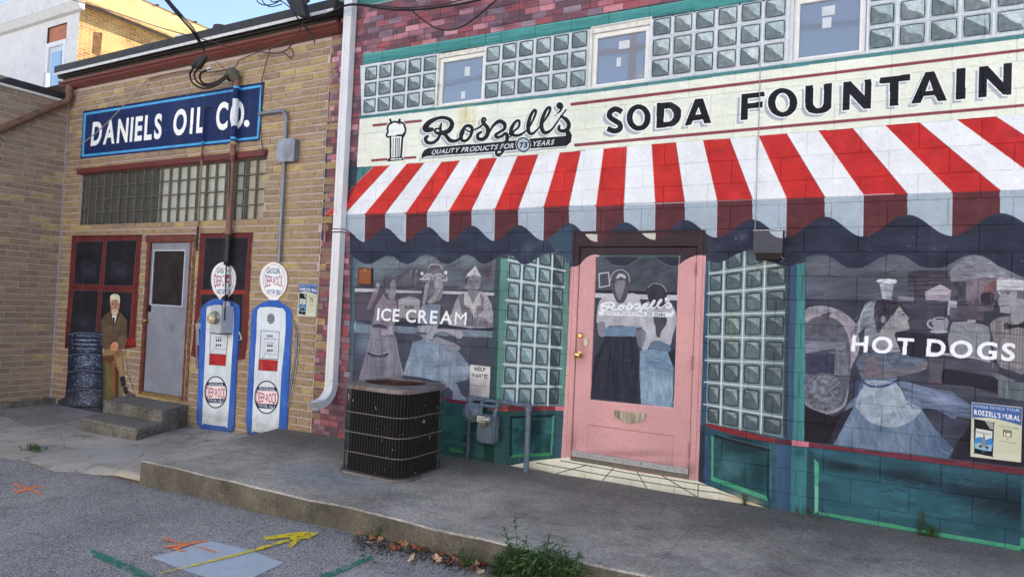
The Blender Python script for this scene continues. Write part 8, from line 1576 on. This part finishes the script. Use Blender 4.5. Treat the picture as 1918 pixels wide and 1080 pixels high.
# dead leaves
LM = [mat("dead_leaf_%s" % n, c, .75, noise=.3, scale=40) for n, c in zip("abcde", ((156, 100, 66), (176, 128, 92), (120, 76, 50), (196, 164, 134), (140, 62, 54)))]
def dead_leaf():
    n = 11; L = 1.0; ou = []
    for k in range(n): a = 2*math.pi*k/n; r_ = (1 if k % 2 == 0 else .62)*rnd.uniform(.8, 1.1); ou.append((r_*math.cos(a), r_*math.sin(a)*.7))
    cz = rnd.uniform(.1, .5); V = [(0, 0, 0)]+[(x, y, cz*(x*x+.6*y*y)+rnd.uniform(-.1, .1)) for x, y in ou]; return V, [(0, 1+k, 1+(k+1) % n) for k in range(n)]
lms = [mesh("dead_leaf", *dead_leaf()) for _ in range(8)]
spots = [(678, 1001), (713, 1004), (720, 1010), (754, 1017), (765, 1020), (705, 1020), (775, 1018), (790, 1022), (797, 1031), (805, 1030), (812, 1036), (826, 1042), (832, 1036), (820, 1051), (828, 1054), (850, 1050), (858, 1042), (870, 1036), (892, 1043), (893, 1060), (885, 1066), (906, 1062), (915, 1050), (920, 1046), (900, 1076), (868, 1078), (790, 1044), (770, 1050), (838, 1058), (880, 1074)]
spots += [(x, 1003+(x-660)*.215+rnd.uniform(0, 20)) for x in (668, 690, 735, 745, 783, 812, 845, 862, 879, 897, 911, 925, 815, 842, 856, 888)]
for i, (x, y) in enumerate(spots):
    p = GZ(x, y); p.y = min(p.y, -2.035); s_ = rnd.uniform(.024, .056); me = lms[i % 8].copy(); me.materials.clear(); me.materials.append(LM[rnd.choices(range(5), [4, 4, 3, 3, 1])[0]])
    o = bpy.data.objects.new("dead_leaf", me); COL.objects.link(o); o.location = (p.x, p.y, p.z+.02); o.scale = (s_, s_, s_); o.rotation_euler = (rnd.uniform(-.7, .7), rnd.uniform(-.7, .7), rnd.uniform(0, 6)); tag(o, "curled brown dead leaf in the litter along the kerb", "dead leaf", "dead leaves along the kerb")
mb = MB()
for k in range(2900):
    if k < 2550: u = rnd.random(); x = 660+430*u; y = 1003+(x-660)*.20+abs(rnd.gauss(0, 13))+rnd.uniform(-6, 8)
    elif k < 2750: x = rnd.uniform(270, 660); y = 908+(x-270)*.245+rnd.uniform(-1, 5)
    else: x = rnd.uniform(60, 262); y = 866+(x-60)*.20+rnd.gauss(0, 5)
    p = GZ(x, y); s_ = rnd.uniform(.003, .016 if k < 2550 else .009); d_ = [Vector((rnd.uniform(-s_, s_), rnd.uniform(-s_, s_), rnd.uniform(0, s_))) for _ in range(4)]
    if p.y > -2.01 and k < 2750: p.y = -2.02
    mb.add([p+q+Vector((0, 0, .004)) for q in d_], [(0, 1, 2), (0, 2, 3), (0, 3, 1), (1, 3, 2)])
tag(mb.build("leaf_litter", mat("dark_litter", (66, 58, 46), .95, noise=.5, scale=60)), "dark crumbled leaf litter and grit along the foot of the kerb", "litter", None, 'stuff')
mb = MB()
for k in range(100):
    r_ = rnd.random()
    if r_ < .35: x = rnd.uniform(270, 660); y = 907+(x-270)*.247+rnd.uniform(0, 5); p = GZ(x, y)
    elif r_ < .6: p = Vector((rnd.uniform(-6, .8), rnd.uniform(-1.9, -.05), 0)); p.z = slab_z(p.x, p.y)
    else: p = Vector((rnd.uniform(-9, 0), rnd.uniform(-4.5, -2.1), 0)); p.z = road_z(p.x, p.y)
    s_ = rnd.uniform(.003, .008); d_ = [Vector((rnd.uniform(-s_, s_), rnd.uniform(-s_, s_), rnd.uniform(0, s_))) for _ in range(4)]; mb.add([p+q+Vector((0, 0, .003)) for q in d_], [(0, 1, 2), (0, 2, 3), (0, 3, 1), (1, 3, 2)])
tag(mb.build("pebbles", mat("pale_grit", (176, 170, 160), .9, noise=.3, scale=80)), "scattered pale grit and small stones on the pavement", "grit", None, 'stuff')
# ------------------------------------------------------------------ house behind: white front, yellow brick side
BX, BY0, BY1 = -18.0, 3.24, 7.6
hs = thing("brick_house", "white fronted house with sunlit yellow brick side wall behind the roof", "house", (-21, 5, 0))
pz = AX(265, 0, BX).z
ybm = bpy.data.materials.new("yellow_brick_side"); ybm.use_nodes = True; t = ybm.node_tree; b = t.nodes["Principled BSDF"]; g = t.nodes.new("ShaderNodeNewGeometry"); sp = t.nodes.new("ShaderNodeSeparateXYZ"); t.links.new(g.outputs["Position"], sp.inputs[0]); cb = t.nodes.new("ShaderNodeCombineXYZ"); t.links.new(sp.outputs[1], cb.inputs[0]); t.links.new(sp.outputs[2], cb.inputs[1])
br = t.nodes.new("ShaderNodeTexBrick"); br.inputs["Scale"].default_value = 1; br.inputs["Brick Width"].default_value = .21; br.inputs["Row Height"].default_value = .072; br.inputs["Mortar Size"].default_value = .010; br.inputs["Mortar Smooth"].default_value = .3; br.inputs["Color1"].default_value = srgb((190, 142, 76))+(1,); br.inputs["Color2"].default_value = srgb((150, 104, 58))+(1,); br.inputs["Mortar"].default_value = srgb((196, 178, 136))+(1,); t.links.new(cb.outputs[0], br.inputs[0])
nz_ = t.nodes.new("ShaderNodeTexNoise"); nz_.inputs["Scale"].default_value = 1.3; nz_.inputs["Detail"].default_value = 6; t.links.new(g.outputs["Position"], nz_.inputs[0]); rp = t.nodes.new("ShaderNodeValToRGB"); rp.color_ramp.elements[0].position = .46; rp.color_ramp.elements[1].position = .62; t.links.new(nz_.outputs[0], rp.inputs[0]); mx = t.nodes.new("ShaderNodeMixRGB"); mx.inputs[2].default_value = srgb((214, 186, 124))+(1,); ml = t.nodes.new("ShaderNodeMath"); ml.operation = 'MULTIPLY'; ml.inputs[1].default_value = .55; t.links.new(rp.outputs[0], ml.inputs[0]); t.links.new(ml.outputs[0], mx.inputs[0]); t.links.new(br.outputs[0], mx.inputs[1]); t.links.new(mx.outputs[0], b.inputs["Base Color"]); b.inputs["Roughness"].default_value = .9
bp = t.nodes.new("ShaderNodeBump"); bp.inputs["Strength"].default_value = .8; bp.inputs["Distance"].default_value = .02; bp.invert = True; t.links.new(br.outputs["Fac"], bp.inputs["Height"]); t.links.new(bp.outputs[0], b.inputs["Normal"])
mb = MB(); mb.add([(BX, BY0, -.1), (BX, BY1, -.1), (BX, BY1, pz-.05), (BX, BY0, pz-.05)], [(0, 1, 2, 3)]); mb.add([(BX, BY1, -.1), (BX-8, BY1, -.1), (BX-8, BY1, pz-.05), (BX, BY1, pz-.05)], [(0, 1, 2, 3)]); mb.build("side_wall", ybm, hs)
STUC = mat("sunlit_parapet_stucco", (206, 184, 130), .9, noise=.12, scale=4, col2=(190, 140, 84), c2at=.62, c2s=2.5); zc = AX(260, 24, BX).z
mb = MB()
for i in range(8):
    ya, yb_ = BY0+i*(BY1-BY0)/8, BY0+(i+1)*(BY1-BY0)/8; mb.box(BX-.3, BX+.003, ya, yb_, pz-.62-.10*(i > 4), pz-.0)
mb.build("parapet", STUC, hs); mb = MB(); mb.box(BX-.36, BX+.015, BY0-.02, BY1+.05, pz+.001, pz+.03); cp = mb.build("coping", mat("rusty_coping", (122, 92, 70), .7, noise=.2), hs)
for k in range(8): mb = MB(); mb.box(BX-.3, BX+.05, BY0+.2+k*.6, BY0+.26+k*.6, pz+.031, pz+.06); mb.build("coping_clip", mat("clip_dark", (66, 56, 50), .7), cp)
mb = MB(); mb.add([(BX+.006, AX(176, 60, BX).y, AX(176, 100, BX).z), (BX+.006, AX(190, 60, BX).y, AX(186, 108, BX).z), (BX+.006, AX(192, 62, BX).y, AX(192, 62, BX).z), (BX+.006, AX(176, 60, BX).y, AX(176, 60, BX).z)], [(0, 1, 2, 3)]); mb.build("stain_patch", mat("soot_stain", (112, 80, 52), .95, noise=.4, scale=12), hs)
WHS = mat("flaking_white_render", (206, 206, 208), .85, noise=.06, scale=2, bump=.15, col2=(176, 174, 176), c2at=.66, c2s=5)
zf = AY(60, 60, BY0).z
mb = MB(); hx0 = -29; wa, wb_, wc, wd = AY(87, 90, BY0).x, AY(123, 90, BY0).x, 4.0, AY(105, 48, BY0).z
for q in wall_cells(hx0, BX, -.1, pz-.02, [(wa, wb_, wc, wd)]): mb.add([(q[0], BY0, q[2]), (q[1], BY0, q[2]), (q[1], BY0, q[3]), (q[0], BY0, q[3])], [(0, 1, 2, 3)])
mb.build("front_wall", WHS, hs)
zp = AY(105, 78, BY0).z; mb = MB(); mb.box(wa, wb_, BY0+.05, BY0+.09, zp, wd); mb.build("rust_panel", mat("rust_brown_panel", (168, 108, 84), .8, noise=.15, scale=5), hs)
mb = MB(); k = .12
for q in ((wa, wa+k, wc, zp), (wb_-k, wb_, wc, zp), (wa+k, wb_-k, zp-k, zp)): mb.box(q[0], q[1], BY0-.01, BY0+.1, q[2], q[3])
hw_ = mb.build("window", mat("white_frame_far", (212, 216, 220), .5, noise=.04), hs); mb = MB(); mb.box(wa+k, wb_-k, BY0+.04, BY0+.06, wc, zp-k); mb.build("window_frame", mat("white_sash_far", (190, 200, 212), .5, noise=.04), hw_); mb = MB(); mb.box(wa+k+.12, wb_-k-.12, BY0+.02, BY0+.039, wc, zp-k-.14); mb.build("pane", glassmat("far_pane", (120, 150, 180)), hw_)
zg0 = AY(60, 40, BY0-.3).z; g1_, g2_ = AY(0, 42, BY0-.35), AY(128, 5, BY0-.35)
gz = (g1_.z+g2_.z)/2; mb = MB(); gxe = AY(136, 8, BY0-.3).x
mb.add([(hx0, BY0-.01, gz-.10), (hx0, BY0-.10, gz-.08), (hx0, BY0-.20, gz+.08), (hx0, BY0-.01, gz+.10), (gxe, BY0-.01, gz-.10), (gxe, BY0-.10, gz-.08), (gxe, BY0-.20, gz+.08), (gxe, BY0-.01, gz+.10)], [(i, i+4, (i+1) % 4+4, (i+1) % 4) for i in range(4)]+[(0, 1, 2, 3), (7, 6, 5, 4)])
mb.build("gutter", mat("far_gutter_white", (196, 198, 200), .5, noise=.08), hs); mb = MB(); mb.add([(hx0, BY0-.18, gz+.10), (gxe, BY0-.18, gz+.10), (gxe, BY0+4, gz+.12), (hx0, BY0+4, gz+.12)], [(0, 1, 2, 3)]); mb.build("roof", mat("far_roof", (110, 110, 112), .9), hs)
# vents standing on the roofs
v1 = AY(84, 145, 1.2); tag(MB().lathe((v1.x, 1.2, WTOP-.1), (0, 0, 1), [(0, .10), (.05, .10), (.06, .085), (v1.z+.18-WTOP, .08)], 18).build("roof_vent", mat("vent_white", (206, 208, 212), .5, noise=.05)), "short white round vent pipe on the wing roof by the far window", "roof vent")
v2 = AY(344, 76, 1.6); vt = thing("roof_vent", "white boxy vent poking up behind the roof edge", "roof vent", (v2.x, 1.6, 5.3)); mb = MB(); mb.lathe((v2.x, 1.6, 5.2), (0, 0, 1), [(0, .13), (v2.z+.02-5.2, .13)], 16); mb.build("pipe", MATS["vent_white"], vt); mb = MB(); mb.lathe((v2.x, 1.6, v2.z+.021), (0, 0, 1), [(0, .15), (.04, .14), (.05, .02)], 16); mb.build("cap", MATS["white_drip_edge"], vt)
v3 = AY(414, 60, 2.6); tag(MB().lathe((v3.x, 2.6, 5.3), (0, 0, 1), [(0, .12), (v3.z+.02-5.3, .12), (v3.z+.03-5.3, .16), (v3.z+.10-5.3, .15), (v3.z+.13-5.3, .05)], 14).build("roof_vent", MATS["clip_dark"]), "dark round vent cap just above the roof edge", "roof vent")
# ------------------------------------------------------------------ utility pole across the alley (seen only in the window glass) with the service drop
ob_ = thing("building", "long unseen pale building added across the alley to bounce sunlight onto the facades", "building", (-5, -19, 0))
OBM = mat("bounce_cream_render", (224, 220, 212), .9, noise=.06, scale=1.5, bump=.1, col2=(214, 204, 188), c2at=.6, c2s=.8)  # unseen building added so its sunlit face bounces light onto the facades
mb = MB(); oh = [(x, x+1.5, z, z+1.7) for x in range(-32, 22, 5) for z in (1.0, 5.2)]
for q in wall_cells(-34, 24, -.2, 9.5, oh): mb.add([(q[0], -19, q[2]), (q[1], -19, q[2]), (q[1], -19, q[3]), (q[0], -19, q[3])], [(0, 3, 2, 1)])
mb.add([(-34, -19, 9.5), (24, -19, 9.5), (24, -28, 9.5), (-34, -28, 9.5), (-34, -19, -.2), (-34, -28, -.2), (24, -19, -.2), (24, -28, -.2)], [(0, 1, 2, 3), (0, 3, 5, 4), (1, 6, 7, 2), (3, 2, 7, 5)]); mb.build("wall", OBM, ob_)
for q in oh: mb = MB(); mb.box(q[0], q[1], -19.15, -19.12, q[2], q[3]); w_o = mb.build("window", MATS["window_pane"], ob_); mb = MB(); mb.box((q[0]+q[1])/2-.03, (q[0]+q[1])/2+.03, -19.11, -19.06, q[2], q[3]); mb.box(q[0]-.06, q[1]+.06, -19.05, -18.94, q[2]-.1, q[2]-.002); mb.build("frame", MATS["white_vinyl"], w_o)
up = thing("utility_pole", "weathered wooden utility pole with transformer across the alley", "utility pole", (-7.6, -15.5, 0))
WOOD = mat("pole_wood", (92, 74, 58), .9, noise=.3, scale=6, stretch=(4, 4, .5)); mb = MB(); mb.tube([(-7.6, -15.5, -.1), (-7.6, -15.5, 12)], [.17, .12], 12); mb.build("pole", WOOD, up); mb = MB(); mb.box(-8.9, -6.3, -15.55, -15.45, 10.8, 10.95); mb.build("crossarm", WOOD, up)
mb = MB(); mb.lathe((-7.2, -15.3, 8.9), (0, 0, 1), [(0, .25), (.9, .25), (1.0, .1)], 16); mb.build("transformer", mat("transformer_grey", (130, 134, 136), .5), up)
for k, x in enumerate((-8.7, -7.0, -6.4)): tag(MB().tube([(x-30, -15.5, 10.9), (x-15, -15.5, 10.2), (x, -15.5, 11.0), (x+15, -15.5, 10.2), (x+30, -15.5, 10.9)], .02, 5).build("power_line", CAB), "power line across the alley, number %s from the left insulator" % ("one", "two", "three")[k] if False else ("power line on the %s insulator of the pole across the alley" % ("outer left", "inner right", "outer right")[k]), "power line")
